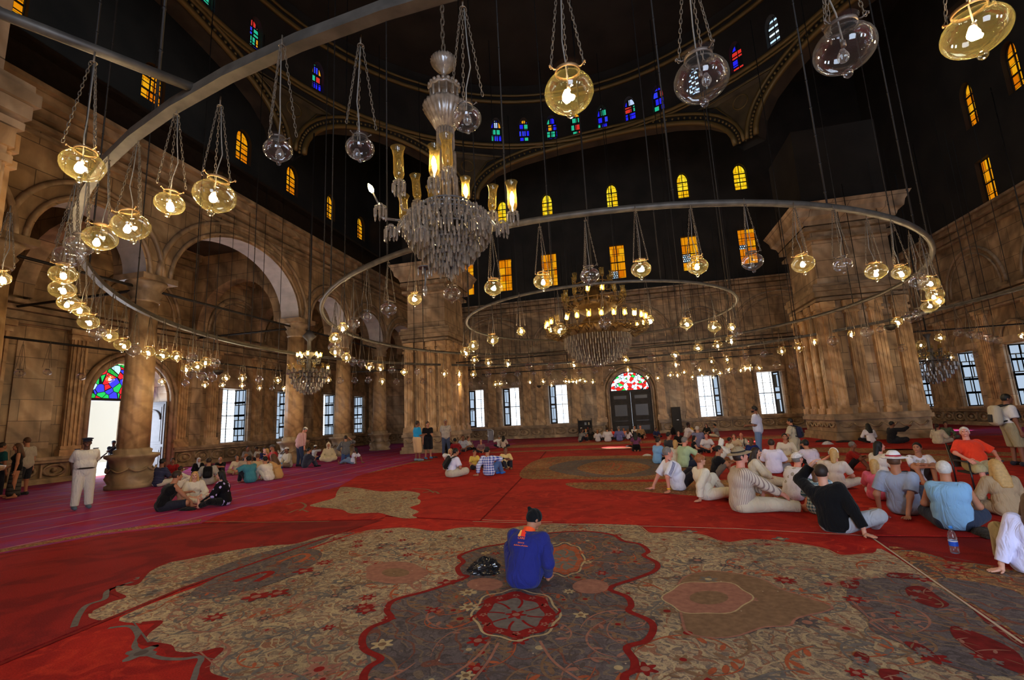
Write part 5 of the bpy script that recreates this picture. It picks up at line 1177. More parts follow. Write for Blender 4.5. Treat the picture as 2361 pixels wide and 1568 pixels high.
def torso(k, fat, g=0.0, fem=0):
    r = k['r']; X = V3(1, 0, 0)
    a = [cap(k['P']-.072*X+V3(0, 0, .02), k['P']+.072*X+V3(0, 0, .02), .108+g), cap(k['W']-.055*r+.02*(fat-1)*k['f']*4, k['W']+.055*r+.02*(fat-1)*k['f']*4, .10*fat+g),
         cap(k['C']-.075*r, k['C']+.075*r, .108*(.6+.4*fat)+g), cap(k['S']['L']*.92+k['S']['R']*.08-.015*k['u'], k['S']['R']*.92+k['S']['L']*.08-.015*k['u'], .062+g*.8), cap(k['P'], k['C'], .10*fat+g)]
    if fem: a += [cap(k['C']+s*.07*r+.075*k['f'], k['C']+s*.07*r+.085*k['f'], .05+g) for s in (-1, 1)]
    return a
def feet(k, p, g=0.0):
    out = []
    for s in 'LR':
        A = k['A'][s]; K = k['K'][s]; fd = p.get(s+'T')
        if fd is None:
            v = A-K; v = V3(v[0], v[1], 0)
            fd = V3(0, 1, 0) if p['pel'] > .3 and p.get('_stand') else (nrm(v) if np.linalg.norm(v) > .12 else V3(0, 1, 0))
            if A[2] < .12 and np.linalg.norm(v) > .3 and p['pel'] < .2: fd = nrm(V3(v[0], v[1], 0)*.5+V3(0, 0, .9)) if abs(K[2]-A[2]) < .22 else fd
        fd = nrm(fd); heel = A-.035*fd-V3(0, 0, .018); toe = A+.155*fd-V3(0, 0, .03*(1-abs(fd[2])))
        out.append((s, heel, toe, [cap(heel, toe, .036+g, .03+g), cap(A, heel, .036+g)]))
    return out
def hand(prims, W, d, n, side, detail, flat):
    """palm along d, palm normal n, thumb on the inner side"""
    d = nrm(d); n = nrm(n-d*(n@d)); t = np.cross(d, n)*side
    if not detail: prims.append(cap(W, W, .026)); prims += [cap(W, W+.08*d, .026, .03), cap(W+.08*d, W+.15*d+.025*n*(0 if flat else 1), .028, .016), cap(W+.03*d, W+.08*d+.045*t, .015, .012)]; return
    prims += [cap(W, W+.045*d, .026, .026), cap(W+.04*d-.02*t, W+.085*d-.028*t, .016, .015), cap(W+.04*d+.016*t, W+.088*d+.024*t, .017, .015), cap(W+.04*d, W+.088*d, .017, .016)]
    for i, (o, l) in enumerate(((.030, .072), (.010, .082), (-.011, .076), (-.031, .058))):
        b = W+.086*d+o*t; spread = o*(.5 if flat else .2); c = .10 if flat else .42
        d1 = nrm(d+spread*8*t*.3+n*c*.8); d2 = nrm(d+n*c*(1.0 if flat else 2.4)); m = b+d1*l*.52; prims += [cap(b, m, .0092, .0088), cap(m, m+d2*l*.48, .0088, .0072)]
    b = W+.03*d+.022*t; m = b+nrm(d*.6+t+n*.2)*.042; prims += [cap(b, m, .013, .0105), cap(m, m+nrm(d+t*.35+n*.2)*.034, .0105, .008)]
def skinmat(c): return mat('skin_%d_%d_%d' % c, srgb(*c), .55, spec=.35)
mat('eye_dark', (.02, .015, .012), .2); mat('lip', srgb(150, 80, 74), .5); mat('brow', (.05, .03, .02), .8)
def hairmat(c): return mat('hair_%d_%d_%d' % c, srgb(*c), .6, spec=.4, noise=.22, nscale=30)
def cloth(c):
    nm = 'cloth_%d_%d_%d' % c
    if nm in MATS: return MATS[nm]
    m, nt, out = nodes_of(nm); b = N(nt, 'BsdfPrincipled', i_Roughness=.88); b.inputs['Specular IOR Level'].default_value = .12; b.inputs['Base Color'].default_value = rgba(srgb(*c)); b.inputs['Sheen Weight'].default_value = .08
    folds(nt, b); L(nt, b, 0, out, 'Surface'); return m
def folds(nt, b):
    tc = N(nt, 'TexCoord'); mp = N(nt, 'Mapping'); mp.inputs['Rotation'].default_value = (.5, .35, .2); mp.inputs['Scale'].default_value = (9, 9, 3.2); L(nt, tc, 'Object', mp, 'Vector')
    n1 = N(nt, 'TexNoise', i_Scale=1.0, i_Detail=2.5, i_Distortion=1.6); L(nt, mp, 'Vector', n1, 'Vector'); r = ramp(nt, [(.25, (0, 0, 0)), (.5, (.75,)*3), (.72, (1, 1, 1))]); L(nt, n1, 'Fac', r, 'Fac')
    bp = N(nt, 'Bump', i_Strength=.5, i_Distance=.03); L(nt, r, 'Color', bp, 'Height'); L(nt, bp, 'Normal', b, 'Normal')
def patterned(name, kind, cs, sc=1.0):
    if name in MATS: return MATS[name]
    m, nt, out = nodes_of(name); tc = N(nt, 'TexCoord'); sp = N(nt, 'SeparateXYZ'); L(nt, tc, 'Object', sp, 0); b = N(nt, 'BsdfPrincipled', i_Roughness=.85); b.inputs['Specular IOR Level'].default_value = .15
    def stripe(sock, period, width):
        a = N(nt, 'Math', operation='MULTIPLY', i_1=1/period); L(nt, sp, sock, a, 0); f = N(nt, 'Math', operation='FRACT'); L(nt, a, 0, f, 0); g = N(nt, 'Math', operation='LESS_THAN', i_1=width); L(nt, f, 0, g, 0); return g
    def mix(fac, a, c, amt=1.0):
        mx = N(nt, 'Mix', data_type='RGBA'); L(nt, fac, 0, mx, 0)
        if isinstance(a, tuple): mx.inputs[6].default_value = rgba(a)
        else: L(nt, a, 2, mx, 6)
        mx.inputs[7].default_value = rgba(c); return mx
    c0, c1 = srgb(*cs[0]), srgb(*cs[1]); c2 = srgb(*cs[2]) if len(cs) > 2 else c1
    def around(period, width):
        an = N(nt, 'Math', operation='ARCTAN2'); L(nt, sp, 'Y', an, 0); L(nt, sp, 'X', an, 1); a = N(nt, 'Math', operation='MULTIPLY', i_1=.17/period); L(nt, an, 0, a, 0); f = N(nt, 'Math', operation='FRACT'); L(nt, a, 0, f, 0); g = N(nt, 'Math', operation='LESS_THAN', i_1=width); L(nt, f, 0, g, 0); return g
    if kind == 'check':
        s1, s2 = stripe('Z', .085*sc, .5), around(.085*sc, .5); ad = N(nt, 'Math', operation='ADD'); L(nt, s1, 0, ad, 0); L(nt, s2, 0, ad, 1); hf_ = N(nt, 'Math', operation='MULTIPLY', i_1=.5); L(nt, ad, 0, hf_, 0)
        last = mix(hf_, c0, c1); last = mix(stripe('Z', .085*sc, .08), last, c2)
    elif kind == 'vstripe': last = mix(around(.032*sc, .3), c0, c1)
    elif kind == 'hstripe': last = mix(stripe('Z', .06*sc, .3), c0, c1)
    else:
        v = N(nt, 'TexVoronoi', i_Scale=7.5/sc); L(nt, tc, 'Object', v, 'Vector'); nz = N(nt, 'TexNoise', i_Scale=30.0); L(nt, tc, 'Object', nz, 'Vector'); ad = N(nt, 'Math', operation='MULTIPLY_ADD', i_1=.28); L(nt, nz, 0, ad, 0); L(nt, v, 'Distance', ad, 2)
        lt = N(nt, 'Math', operation='LESS_THAN', i_1=.46); L(nt, ad, 0, lt, 0); last = mix(lt, c0, c1)
    folds(nt, b); L(nt, last, 2, b, 'Base Color'); L(nt, b, 0, out, 'Surface'); return m
def gm_(m): return cloth(m) if isinstance(m, tuple) else MATS[m]
def project(P):
    d = np.array(P, float)-np.array([0, 0, CAMH]); z = d@CF; return IW/2+FPX*(d@CR)/z, IH/2-FPX*(d@CU)/z, z
SK = dict(fair=(205, 150, 125), tan=(176, 118, 88), brown=(128, 82, 60), dark=(84, 54, 42), pink=(210, 140, 118))
HC = dict(black=(16, 13, 12), dark=(44, 30, 22), brown=(88, 58, 38), blond=(190, 150, 92), grey=(120, 112, 106), white=(205, 198, 190), ginger=(150, 90, 52))
PEOPLE = []
def person(px, py, top, face, pose, label, shirt=None, pants=None, hair=('short', 'dark'), skin='tan', hat=None, shoes=None, robe=None, off=None, group=None, s=None, fem=0, xy=None, extra=None, **ov):
    p = dict(BASE); p.update(POSES[pose]); p.update(ov); p['_stand'] = pose in ('stand', 'chair')
    af = abs(face)
    if off is None: off = {'stand': .0, 'chair': .2, 'cross': .12 if af < 100 else .38, 'kneel': .15, 'kneelup': .1}.get(pose, .12 if af < 100 else .5)
    B = at_z(px, py, 0) if xy is None else V3(xy[0], xy[1], 0)
    dr2 = nrm((B[0], B[1], 0)); B = B+dr2*off; B[2] = ZC+.002
    rz = math.atan2(-B[0], B[1])-math.radians(face); k = make_skel(p); R = np.array([[math.cos(rz), -math.sin(rz), 0], [math.sin(rz), math.cos(rz), 0], [0, 0, 1]])
    ht = k['hc']+V3(0, 0, .115 if hat not in ('hood', 'pointed') else .17)
    if s is None:
        lo, hi = .55, 1.7
        for _ in range(30):
            m_ = (lo+hi)/2
            if project(B+R@(ht*m_))[1] > top: lo = m_
            else: hi = m_
        s = min(1.2, max(.72, lo))
        # slide along the floor so that the head also sits over its pixel column when the size was clamped
    dp = project(B)[2]; cell = min(.027, max(.010, 1.5*dp/FPX)); near = dp < 12.5
    fat = p['fat']; sk = skinmat(SK[skin]); root = empty('person', B, rz); root.scale = (s, s, s); tag(root, label, 'person', group)
    # ---- body
    pr = torso(k, fat, 0, fem)+[cap(k['nb']-.03*k['u'], k['hc']-.05*k['hu'], .064, .054)]
    for q in 'LR':
        pr += [cap(k['S'][q], k['E'][q], .05, .040), cap(k['E'][q], k['Wr'][q], .040, .026), cap(k['H'][q], k['K'][q], .085*(.7+.3*fat), .056), cap(k['K'][q], k['A'][q], .055, .034)]
    for q, h_, t_, fp in feet(k, p): pr += fp
    F = Field(pr, cell, k=.03); F.floor(); v, qd = F.mesh(); parts = [(v, qd, 0)]
    hc, hf, hr, hu = k['hc'], k['hf'], k['hr'], k['hu']; Mh = [hr, hf, hu]; hcell = max(.0055, cell*.5)
    hp_ = [ell(hc+.012*hu-.004*hf, (.074, .093, .098), Mh), ell(hc-.045*hu+.022*hf, (.058, .066, .066), Mh), cap(hc-.03*hu-.01*hf, k['nb'], .05, .054)]
    F = Field(hp_, hcell, k=.025)
    for e in [cap(hc+.088*hf+.012*hu, hc+.108*hf-.024*hu, .009, .014), cap(hc+.076*hf-.088*hu, hc+.082*hf-.088*hu, .019), cap(hc+.08*hf+.028*hu-.03*hr, hc+.08*hf+.028*hu+.03*hr, .012), cap(hc+.086*hf-.056*hu-.016*hr, hc+.086*hf-.056*hu+.016*hr, .010), ell(hc+.07*hf-.03*hu-.034*hr, (.022, .02, .022), Mh), ell(hc+.07*hf-.03*hu+.034*hr, (.022, .02, .022), Mh)]: F.add(e, .012)
    for sd in (-1, 1): F.add(ell(hc+sd*.076*hr-.012*hf-.012*hu, (.011, .020, .030), Mh), .006)
    v, qd = F.mesh(); cen = v[qd].mean(1)-hc; lx, ly, lz = cen@hr, cen@hf, cen@hu; mi = np.zeros(len(qd), np.int32)
    if dp < 22:
        for sd in (-1, 1): mi[((lx-sd*.031)/.013)**2+((lz-.008)/.007)**2 < 1.0] = np.where(ly[((lx-sd*.031)/.013)**2+((lz-.008)/.007)**2 < 1.0] > .03, 1, 0)
        m_ = (ly > .05) & ((lx/.024)**2+((lz+.057)/.008)**2 < 1); mi[m_] = 2
        for sd in (-1, 1): m_ = (ly > .05) & (((lx-sd*.032)/.022)**2+((lz-.030)/.005)**2 < 1); mi[m_] = 3
        if p.get('beard'): m_ = (ly > -.01) & (lz < -.04) & ~((ly > .05) & ((lx/.022)**2+((lz+.057)/.010)**2 < 1)); mi[m_] = 3
    parts.append((v, qd, mi))
    hpr = []
    for q in 'LR':
        W_, E_ = k['Wr'][q], k['E'][q]; sd = 1 if q == 'L' else -1; flat = W_[2] < .11; d = nrm(W_-E_)
        if flat: hd = p.get(q+'H', nrm(V3(d[0], d[1], 0)+V3((-.25 if q == 'L' else .25), -.3 if pose == 'back' else .3, 0))); W2 = V3(W_[0], W_[1], .03); nn = V3(0, 0, -1); sd2 = sd
        else: hd = V3(p[q+'H']) if q+'H' in p else d; W2 = W_; nn = V3(-sd*(-1)*.6, 0, -.8) if abs(hd[2]) < .8 else V3(.9*sd, .2, 0); sd2 = sd
        t0 = np.cross(nrm(hd), nrm(nn-nrm(hd)*(nn@nrm(hd)))); inner = V3(1 if q == 'L' else -1, .4, 0)
        hpr.append(cap(W_-.03*d, W2, .0275, .026)); hand(hpr, W2, hd, nn, 1 if t0@inner > 0 else -1, near, flat)
    F = Field(hpr, max(.0048, cell*.5) if near else cell*.8, k=.008 if near else .02); F.floor(); v, qd = F.mesh(); parts.append((v, qd, 0))
    link(arrays_mesh('body', parts, [sk, MATS['eye_dark'], MATS['lip'], hairmat(HC[hair[1]]) if hair else MATS['brow']]), 'body', root)
    # ---- clothes
    if shirt:
        m_, sl = shirt[0], shirt[1]; g = .016+(shirt[2] if len(shirt) > 2 else 0); t = torso(k, fat, g, fem); ends = []
        if pose != 'stand' or True: t.append(cap(k['P']+V3(0, 0, -.02), k['W'], .10+g))
        for q in 'LR':
            S, E, W_ = k['S'][q], k['E'][q], k['Wr'][q]
            if sl <= 0: continue
            a = min(1, sl); e = S+(E-S)*a; t.append(cap(S, e, .058+g*.8, .052+g*.8+(.01 if sl < 1.2 else 0)))
            if sl > 1: e2 = E+(W_-E)*min(1, sl-1)*.98; t.append(cap(E, e2, .046+g*.8, .038+g*.7)); ends.append((e2, nrm(W_-E)))
            else: ends.append((e, nrm(E-S)))
        F = Field(t, cell, k=.03)
        for e, d in ends: F.cutlocal(d, e, .10)
        hem = shirt[3] if len(shirt) > 3 else 0
        F.cut((0, 0, -1), (0, 0, max(.012, k['P'][2]-.10-hem) if pose != 'stand' else k['P'][2]-.10-hem)); F.floor(.012)
        F.cutlocal(nrm(k['u']), k['nb']+.012*k['u'], .13)
        v, qd = F.mesh(); o = link(arrays_mesh('shirt', [(v, qd, 0)], [gm_(m_)]), 'shirt', root)
    if pants:
        m_, ln = pants[0], pants[1]; g = .014+(pants[2] if len(pants) > 2 else 0); X = V3(1, 0, 0); t = [cap(k['P']-.072*X+V3(0, 0, .01), k['P']+.072*X+V3(0, 0, .01), .108+g), cap(k['P'], k['P']+.6*(k['W']-k['P']), .105*fat+g*.6)]; ends = []
        for q in 'LR':
            H, K, A = k['H'][q], k['K'][q], k['A'][q]; a = min(1, ln); e = H+(K-H)*a; t.append(cap(H, e, .092*(.7+.3*fat)+g, .068+g))
            if ln > 1: e2 = K+(A-K)*min(1, ln-1)*.96; t.append(cap(K, e2, .062+g, .048+g)); ends.append((e2, nrm(A-K)))
            else: ends.append((e, nrm(K-H)))
        F = Field(t, cell, k=.014)
        for e, d in ends: F.cutlocal(d, e, .13)
        F.floor(.002); v, qd = F.mesh(); link(arrays_mesh('trousers', [(v, qd, 0)], [gm_(m_)]), 'trousers', root)
    if robe:
        m_ = robe; km = (k['K']['L']+k['K']['R'])/2; am = (k['A']['L']+k['A']['R'])/2; t = torso(k, fat, .03)
        for q in 'LR': t += [cap(k['H'][q], k['K'][q], .115, .10), cap(k['K'][q], k['K'][q]+.9*(k['A'][q]-k['K'][q]), .10, .09)]
        t += [cap(k['P'], km, .14, .12), cap(km, km+.9*(am-km), .12, .12)]
        for q in 'LR': t += [cap(k['S'][q], k['E'][q], .075, .065), cap(k['E'][q], k['E'][q]+.95*(k['Wr'][q]-k['E'][q]), .065, .07)]
        F = Field(t, cell, k=.05); F.floor(.002); v, qd = F.mesh(); link(arrays_mesh('robe', [(v, qd, 0)], [gm_(m_)]), 'robe', root)
    if shoes:
        for q, h_, t_, fp in feet(k, p, .012):
            F = Field(fp, max(cell*.7, .008), k=.02); F.floor(.002); v, qd = F.mesh(); link(arrays_mesh('shoe', [(v, qd, 0)], [gm_(shoes)]), 'shoe', root)
    if hair and hair[0] != 'none':
        st = hair[0]; hm = hairmat(HC[hair[1]])
        t = [ell(hc+.02*hu-.010*hf, (.084, .100, .100), Mh)] if hat is None else [ell(hc+.006*hu-.012*hf, (.080, .094, .092), Mh)]
        if st == 'long':
            t += [cap(hc-.05*hf+sd*.02*hr, k['nb']-.085*k['f']-.03*k['u']+sd*.05*k['r'], .072, .062) for sd in (-1, 0, 1)]+[cap(k['nb']-.085*k['f']-.03*k['u']+sd*.05*k['r'], k['C']-.125*k['f']+.02*k['u']+sd*.045*k['r'], .062, .042) for sd in (-1, 0, 1)]+[cap(hc+sd*.066*hr-.02*hf-.02*hu, k['nb']+sd*.105*k['r']-.0*k['f']-.06*k['u'], .034, .03) for sd in (-1, 1)]
        elif st == 'mid': t += [cap(hc-.05*hf-.02*hu, k['nb']-.07*hf, .07, .05)]+[cap(hc+sd*.066*hr-.01*hf, hc+sd*.066*hr-.02*hf-.09*hu, .032, .026) for sd in (-1, 1)]
        elif st == 'tail': t += [cap(hc-.09*hf+.03*hu, hc-.13*hf-.02*hu, .026, .03), cap(hc-.13*hf-.02*hu, k['nb']-.11*k['f']-.08*k['u'], .03, .014)]
        elif st == 'bun': t += [cap(hc-.10*hf+.03*hu, hc-.115*hf+.035*hu, .042)]
        F = Field(t, hcell*1.1, k=.015)
        n = nrm(hf*.85-hu*.55) if st != 'bald' else nrm(hf*.55+hu*.8); d0 = hc+(.03 if st != 'bald' else .0)*hf
        sl = F.sub(hc-.13, hc+.13); X, Y, Z = F.pts(sl); pl = n[0]*(X-d0[0])+n[1]*(Y-d0[1])+n[2]*(Z-d0[2]); front = hf[0]*(X-hc[0])+hf[1]*(Y-hc[1])+hf[2]*(Z-hc[2]); lat = np.abs(hr[0]*(X-hc[0])+hr[1]*(Y-hc[1]))
        if st in ('long', 'mid'): pl = np.where((lat > .058) & (front < .04), -.1, pl)
        F.f[sl] = np.maximum(F.f[sl], pl)
        if st == 'short': F.cut(-hu, hc-.052*hu)
        v, qd = F.mesh(); link(arrays_mesh('hair', [(v, qd, 0)], [hm]), 'hair', root)
    if hat:
        hm, kind = (extra or {}).get('hatm', (225, 222, 214)), hat; band = None
        if kind == 'kufi': F = Field([ell(hc+.045*hu-.012*hf, (.090, .102, .078), Mh)], hcell, k=.01); F.cut(-hu, hc+.035*hu)
        elif kind in ('cap', 'beret'):
            F = Field([ell(hc+.035*hu-.008*hf, (.092, .106, .09), Mh), cap(hc+.05*hf+.045*hu, hc+.155*hf+.035*hu, .045, .03)], hcell, k=.02); X, Y, Z = F.pts((slice(None),)*3); d = hu[0]*(X-hc[0])+hu[1]*(Y-hc[1])+hu[2]*(Z-hc[2]); fr = hf[0]*(X-hc[0])+hf[1]*(Y-hc[1])+hf[2]*(Z-hc[2]); F.f = np.maximum(F.f, -(d-.032)); F.f = np.maximum(F.f, np.where(fr > .1, d-.052, -1))
            if kind == 'beret': F.add(ell(hc+.10*hu, (.115, .125, .028), Mh), .01)
        elif kind == 'straw':
            F = Field([ell(hc+.06*hu-.008*hf, (.088, .104, .095), Mh), ell(hc+.045*hu, (.165, .18, .02), Mh)], hcell, k=.015); F.cut(-hu, hc+.03*hu); F.cut(hu, hc+.145*hu)
            band = Field([ell(hc+.062*hu-.008*hf, (.094, .11, .09), Mh)], hcell, k=.01); band.cut(-hu, hc+.058*hu); band.cut(hu, hc+.085*hu)
        elif kind in ('hood', 'pointed'):
            F = Field([ell(hc+.01*hu-.02*hf, (.105, .115, .125), Mh), cap(hc-.03*hf, k['nb']-.05*k['f'], .095, .10), cap(hc+.08*hu-.03*hf, hc+.17*hu-.07*hf, .06, .012)], hcell*1.2, k=.04); F.add(cap(k['S']['L'], k['S']['R'], .07), .05); sl = F.sub(hc-.14, hc+.16); X, Y, Z = F.pts(sl); e = hc+.11*hf-.015*hu; F.f[sl] = np.maximum(F.f[sl], .085-np.sqrt((X-e[0])**2+(Y-e[1])**2+(Z-e[2])**2))
        elif kind in ('scarf', 'knit'):
            F = Field([ell(hc+.012*hu-.008*hf, (.087, .106, .107), Mh)]+([cap(hc-.04*hf-.03*hu, k['nb']-.04*k['f'], .085, .085), cap(k['nb'], k['C']+.09*k['f'], .085, .05)] if kind == 'scarf' else [cap(hc-.07*hf+.065*hu-.03*hr, hc-.098*hf+.085*hu-.04*hr, .030, .022)]), hcell, k=.02); n = nrm(hf*.9-hu*.42); F.cutlocal(n, hc+.052*hf, .12)
            if kind == 'knit': F.cut(-nrm(hu*.9-hf*.45), hc-.035*hu)
        v, qd = F.mesh(); o = link(arrays_mesh('headwear', [(v, qd, 0)], [gm_(hm)]), 'headwear', root)
        if band: v, qd = band.mesh(); link(arrays_mesh('hat_band', [(v, qd, 0)], [gm_((extra or {}).get('bandm', (150, 30, 36)))]), 'hat_band', o)
    if p.get('glasses'):
        mb = MB().use(MATS['eye_dark'], True)
        for sd in (-1, 1): mb.tube([hc+.10*hf+(sd*.033+.024*math.cos(t))*hr+(.008+.018*math.sin(t))*hu for t in [2*PI*i/10 for i in range(10)]], .003, 4, True); mb.tube([hc+.10*hf+sd*.057*hr+.012*hu, hc-.01*hf+sd*.082*hr+.01*hu], .003, 4)
        mb.build('glasses', root)
    rec = dict(root=root, k=k, R=R, B=B, s=s, dp=dp, cell=cell, label=label); PEOPLE.append(rec); return rec
def W_of(rec, P): return rec['B']+rec['R']@(np.array(P)*rec['s'])
def backpack(rec, label, c1, c2, w=.28, h=.42, d=.15, tilt=0.0, sling=False):
    k = rec['k']; f, u, r = k['f'], nrm(k['u']), k['r']; root = empty('backpack', rec['root'].location, rec['root'].rotation_euler.z); root.scale = rec['root'].scale; tag(root, label, 'bag')
    c = k['C']-f*(.15+d/2)-u*.05; rr = r*math.cos(tilt)+u*math.sin(tilt); uu = u*math.cos(tilt)-r*math.sin(tilt); cell = max(.012, rec['cell'])
    F = Field([cap(c+uu*(h/2-.1)+s*rr*(w/2-.08), c-uu*(h/2-.09)+s*rr*(w/2-.08), d*.5, d*.55) for s in (-1, 0, 1)], cell, k=.03); v, q = F.mesh(); link(arrays_mesh('bag_body', [(v, q, 0)], [gm_(c1)]), 'bag_body', root)
    F = Field([cap(c-f*d*.45-uu*.02+s*rr*w*.2, c-f*d*.45-uu*(h*.3)+s*rr*w*.2, d*.22) for s in (-1, 0, 1)], cell, k=.02); v, q = F.mesh(); link(arrays_mesh('pocket', [(v, q, 0)], [gm_(c2)]), 'pocket', root)
    for s in ((-1, 1) if not sling else (1,)):
        mb = MB().use(gm_(c2), True); S = k['S']['R' if s > 0 else 'L']; b = S-s*.06*r
        mb.tube([c+uu*h*.38+s*rr*w*.25, b+u*.085-f*.04, b+u*.08+f*.04, b+f*.13-u*.05, b+f*.16-u*.2+s*r*.03*(-6 if sling else 1), c-uu*h*.35+s*rr*w*.4+f*.05], .02, 6); mb.build('strap', root)
    return root
patterned('shirt_stripe_navy', 'hstripe', [(34, 36, 60), (90, 92, 120)], .8)
patterned('shirt_floral_black', 'floral', [(16, 14, 20), (196, 176, 230)])
patterned('shirt_pink_check', 'check', [(214, 176, 170), (190, 120, 124), (235, 215, 205)], .7)
patterned('shirt_dark_check', 'check', [(120, 120, 124), (28, 28, 34), (190, 190, 190)], .7)
patterned('shirt_blue_check', 'check', [(225, 230, 250), (58, 82, 176), (30, 50, 140)], .9)
patterned('shirt_teal_plaid', 'check', [(190, 205, 205), (48, 96, 120), (30, 40, 50)], .7)
patterned('shirt_fine_stripe', 'vstripe', [(205, 190, 172), (140, 120, 114)], .62)
patterned('cap_plaid', 'check', [(232, 226, 222), (200, 190, 186), (120, 90, 80)], .35)
patterned('camo_green', 'floral', [(88, 96, 70), (60, 64, 50)], .6)
patterned('tee_print', 'floral', [(225, 222, 232), (172, 164, 160)], .9)
WH = (226, 222, 228); OFFW = (214, 204, 186); BLK = (18, 17, 20); JEAN = (72, 92, 128); KHAKI = (176, 158, 120); DK = (40, 40, 50)
# ---- the cleaner in navy overalls
NAVY = (40, 44, 116)
cl = person(1209, 1370, 1173, 14, 'cross', 'person in navy overalls with orange collar and black cap alone on the foreground carpet', (NAVY, 2, .012, .06), (NAVY, 2, .012), ('short', 'black'), 'tan', 'knit', lean=26, side=5, sw=.19, head=(-40, -30), twist=-4, RA=(.25, .20, .08), LA=(-.06, .46, .22), RE=(.35, -1, .1), LE=(-.4, -1, 0), LK=(-.45, .5, .6), RK=(.45, .5, .6), LF=(.06, .36, .05), RF=(-.06, .44, .05), extra=dict(hatm=(20, 20, 22)), fat=1.25, off=.16)
k = cl['k']; mb = MB()
F = Field([cap(k['nb']-.045*k['u'], k['nb']+.035*k['u'], .083, .074)], .009, k=.01); F.cut(k['u'], k['nb']+.05*k['u']); v, q = F.mesh(); link(arrays_mesh('collar', [(v, q, 0)], [mat('orange_cloth', srgb(255, 88, 30), .8)]), 'collar', cl['root'])
W_ = k['Wr']['R']; d = nrm(k['Wr']['R']-k['E']['R']); F = Field([cap(W_-.045*d, W_-.005*d, .052)], .009, k=.01); v, q = F.mesh(); link(arrays_mesh('cuff', [(v, q, 0)], [MATS['orange_cloth']]), 'cuff', cl['root'])
mat('print_orange', srgb(255, 120, 40), .7); mat('print_red', srgb(240, 50, 24), .7); mat('print_yellow', srgb(250, 178, 80), .7)
def text_on(parent, txt, org, ux, uz, size, m, name):
    cu = bpy.data.curves.new(name, 'FONT'); cu.body = txt; cu.size = size; cu.align_x = 'CENTER'; cu.extrude = .001; cu.materials.append(MATS[m])
    t = bpy.data.objects.new('text_source', cu); COL.objects.link(t); bpy.context.view_layer.update(); me = bpy.data.meshes.new_from_object(t.evaluated_get(bpy.context.evaluated_depsgraph_get())); bpy.data.objects.remove(t); bpy.data.curves.remove(cu)
    o = link(me, name, parent); n = np.cross(ux, uz)
    o.matrix_local = Matrix(((ux[0], uz[0], n[0], org[0]), (ux[1], uz[1], n[1], org[1]), (ux[2], uz[2], n[2], org[2]), (0, 0, 0, 1))); return o
u, r, f = nrm(k['u']), k['r'], k['f']; bo = k['C']+.045*u-f*.150-.015*r
mb = MB()
def lp(a, b): return bo+r*a+u*b-f*.0
mb.use(MATS['print_yellow']).add([lp(-.05, 0), lp(-.014, 0), lp(-.008, .075), lp(-.024, .07)], [(0, 1, 2, 3)]); mb.use(MATS['print_red']).add([lp(-.012, 0), lp(.045, 0), lp(.04, .03), lp(.05, .045), lp(.03, .06), lp(.028, .075), lp(-.006, .078)], [(0, 1, 2, 3, 4, 5, 6)])
for q in range(3): mb.use(MATS['print_red']).add([lp(-.036+.006*q, .02+.014*q), lp(-.02, .022+.014*q), lp(-.02, .028+.014*q), lp(-.036+.006*q, .026+.014*q)], [(0, 1, 2, 3)])
mb.build('back_logo', cl['root'])
text_on(cl['root'], 'CARE', bo-u*.032, r, u, .036, 'print_orange', 'back_text'); text_on(cl['root'], 'SERVICE', bo-u*.050, r, u, .022, 'print_orange', 'back_text')
mb = MB().use(MATS['print_orange'], True); rs_ = random.Random(4)   # the third line is a cursive script too small to read
x_ = -.078
while x_ < .078:
    l_ = rs_.uniform(.012, .026); mb.tube([bo+r*(x_+l_*t/5)-u*(.104+.0045*math.sin(t*2.1+x_*90)) for t in range(6)], .0026, 4)
    if rs_.random() < .6: mb.tube([bo+r*(x_+l_*.8)-u*.104, bo+r*(x_+l_*.85)-u*.091], .0022, 4)
    x_ += l_+.004
mb.build('back_script', cl['root'])
from mathutils.bvhtree import BVHTree
bvs = [BVHTree.FromPolygons([v.co for v in c.data.vertices], [tuple(p_.vertices) for p_ in c.data.polygons]) for c in cl['root'].children if c.name.split('.')[0] in ('shirt', 'body', 'trousers')]; fv = Vector(f)
for c in cl['root'].children:      # press the print onto the cloth
    if c.name.startswith('back_'):
        ml = c.matrix_local.copy(); mi_ = ml.inverted()
        for v in c.data.vertices:
            q = ml @ v.co; hs = [t_.ray_cast(q-fv*.6, fv) for t_ in bvs]; hs = [h_ for h_ in hs if h_[0] is not None]
            t_ = (.6-min(h_[3] for h_ in hs)) if hs else 0
            v.co = mi_ @ (q-fv*(max(t_, .022)+.014))
# ---- left group
person(372, 1182, 1085, 72, 'onek', 'person in black sleeveless shirt and dark shorts, one arm reaching to the carpet', (BLK, 0), (DK, 1), ('short', 'dark'), 'tan', LA=(.06, .50, .34), RA=(.16, .56, .07), lean=24, head=(0, -8))
person(443, 1166, 1087, 168, 'cross', 'person with long blond hair in a cream embroidered tunic sitting cross-legged', (OFFW, 1.7, .02, .05), (OFFW, 2, .01), ('long', 'blond'), 'fair', fem=1, head=(-14, -6))
person(517, 1168, 1085, -76, 'legs', 'person in black shirt with lilac flowers and black trousers, seated facing left', ('shirt_floral_black', 1.2, .03, .06), (BLK, 1.9), ('mid', 'black'), 'fair', LF=(-.2, .52, .05), LK=(-.9, .3, .2), RF=(.1, .6, .05), RK=(.6, .3, .5), LA=(-.1, .34, .3))
person(364, 1124, 1057, 50, 'cross', 'person in navy striped shirt seated beside the doorway column', ('shirt_stripe_navy', 1), (OFFW, 1.9), ('short', 'black'), 'brown')
person(398, 1104, 1056, 200, 'cross', 'person in red top with black hair behind the navy striped shirt', ((150, 34, 36), 1), (DK, 2), ('short', 'black'), 'brown')
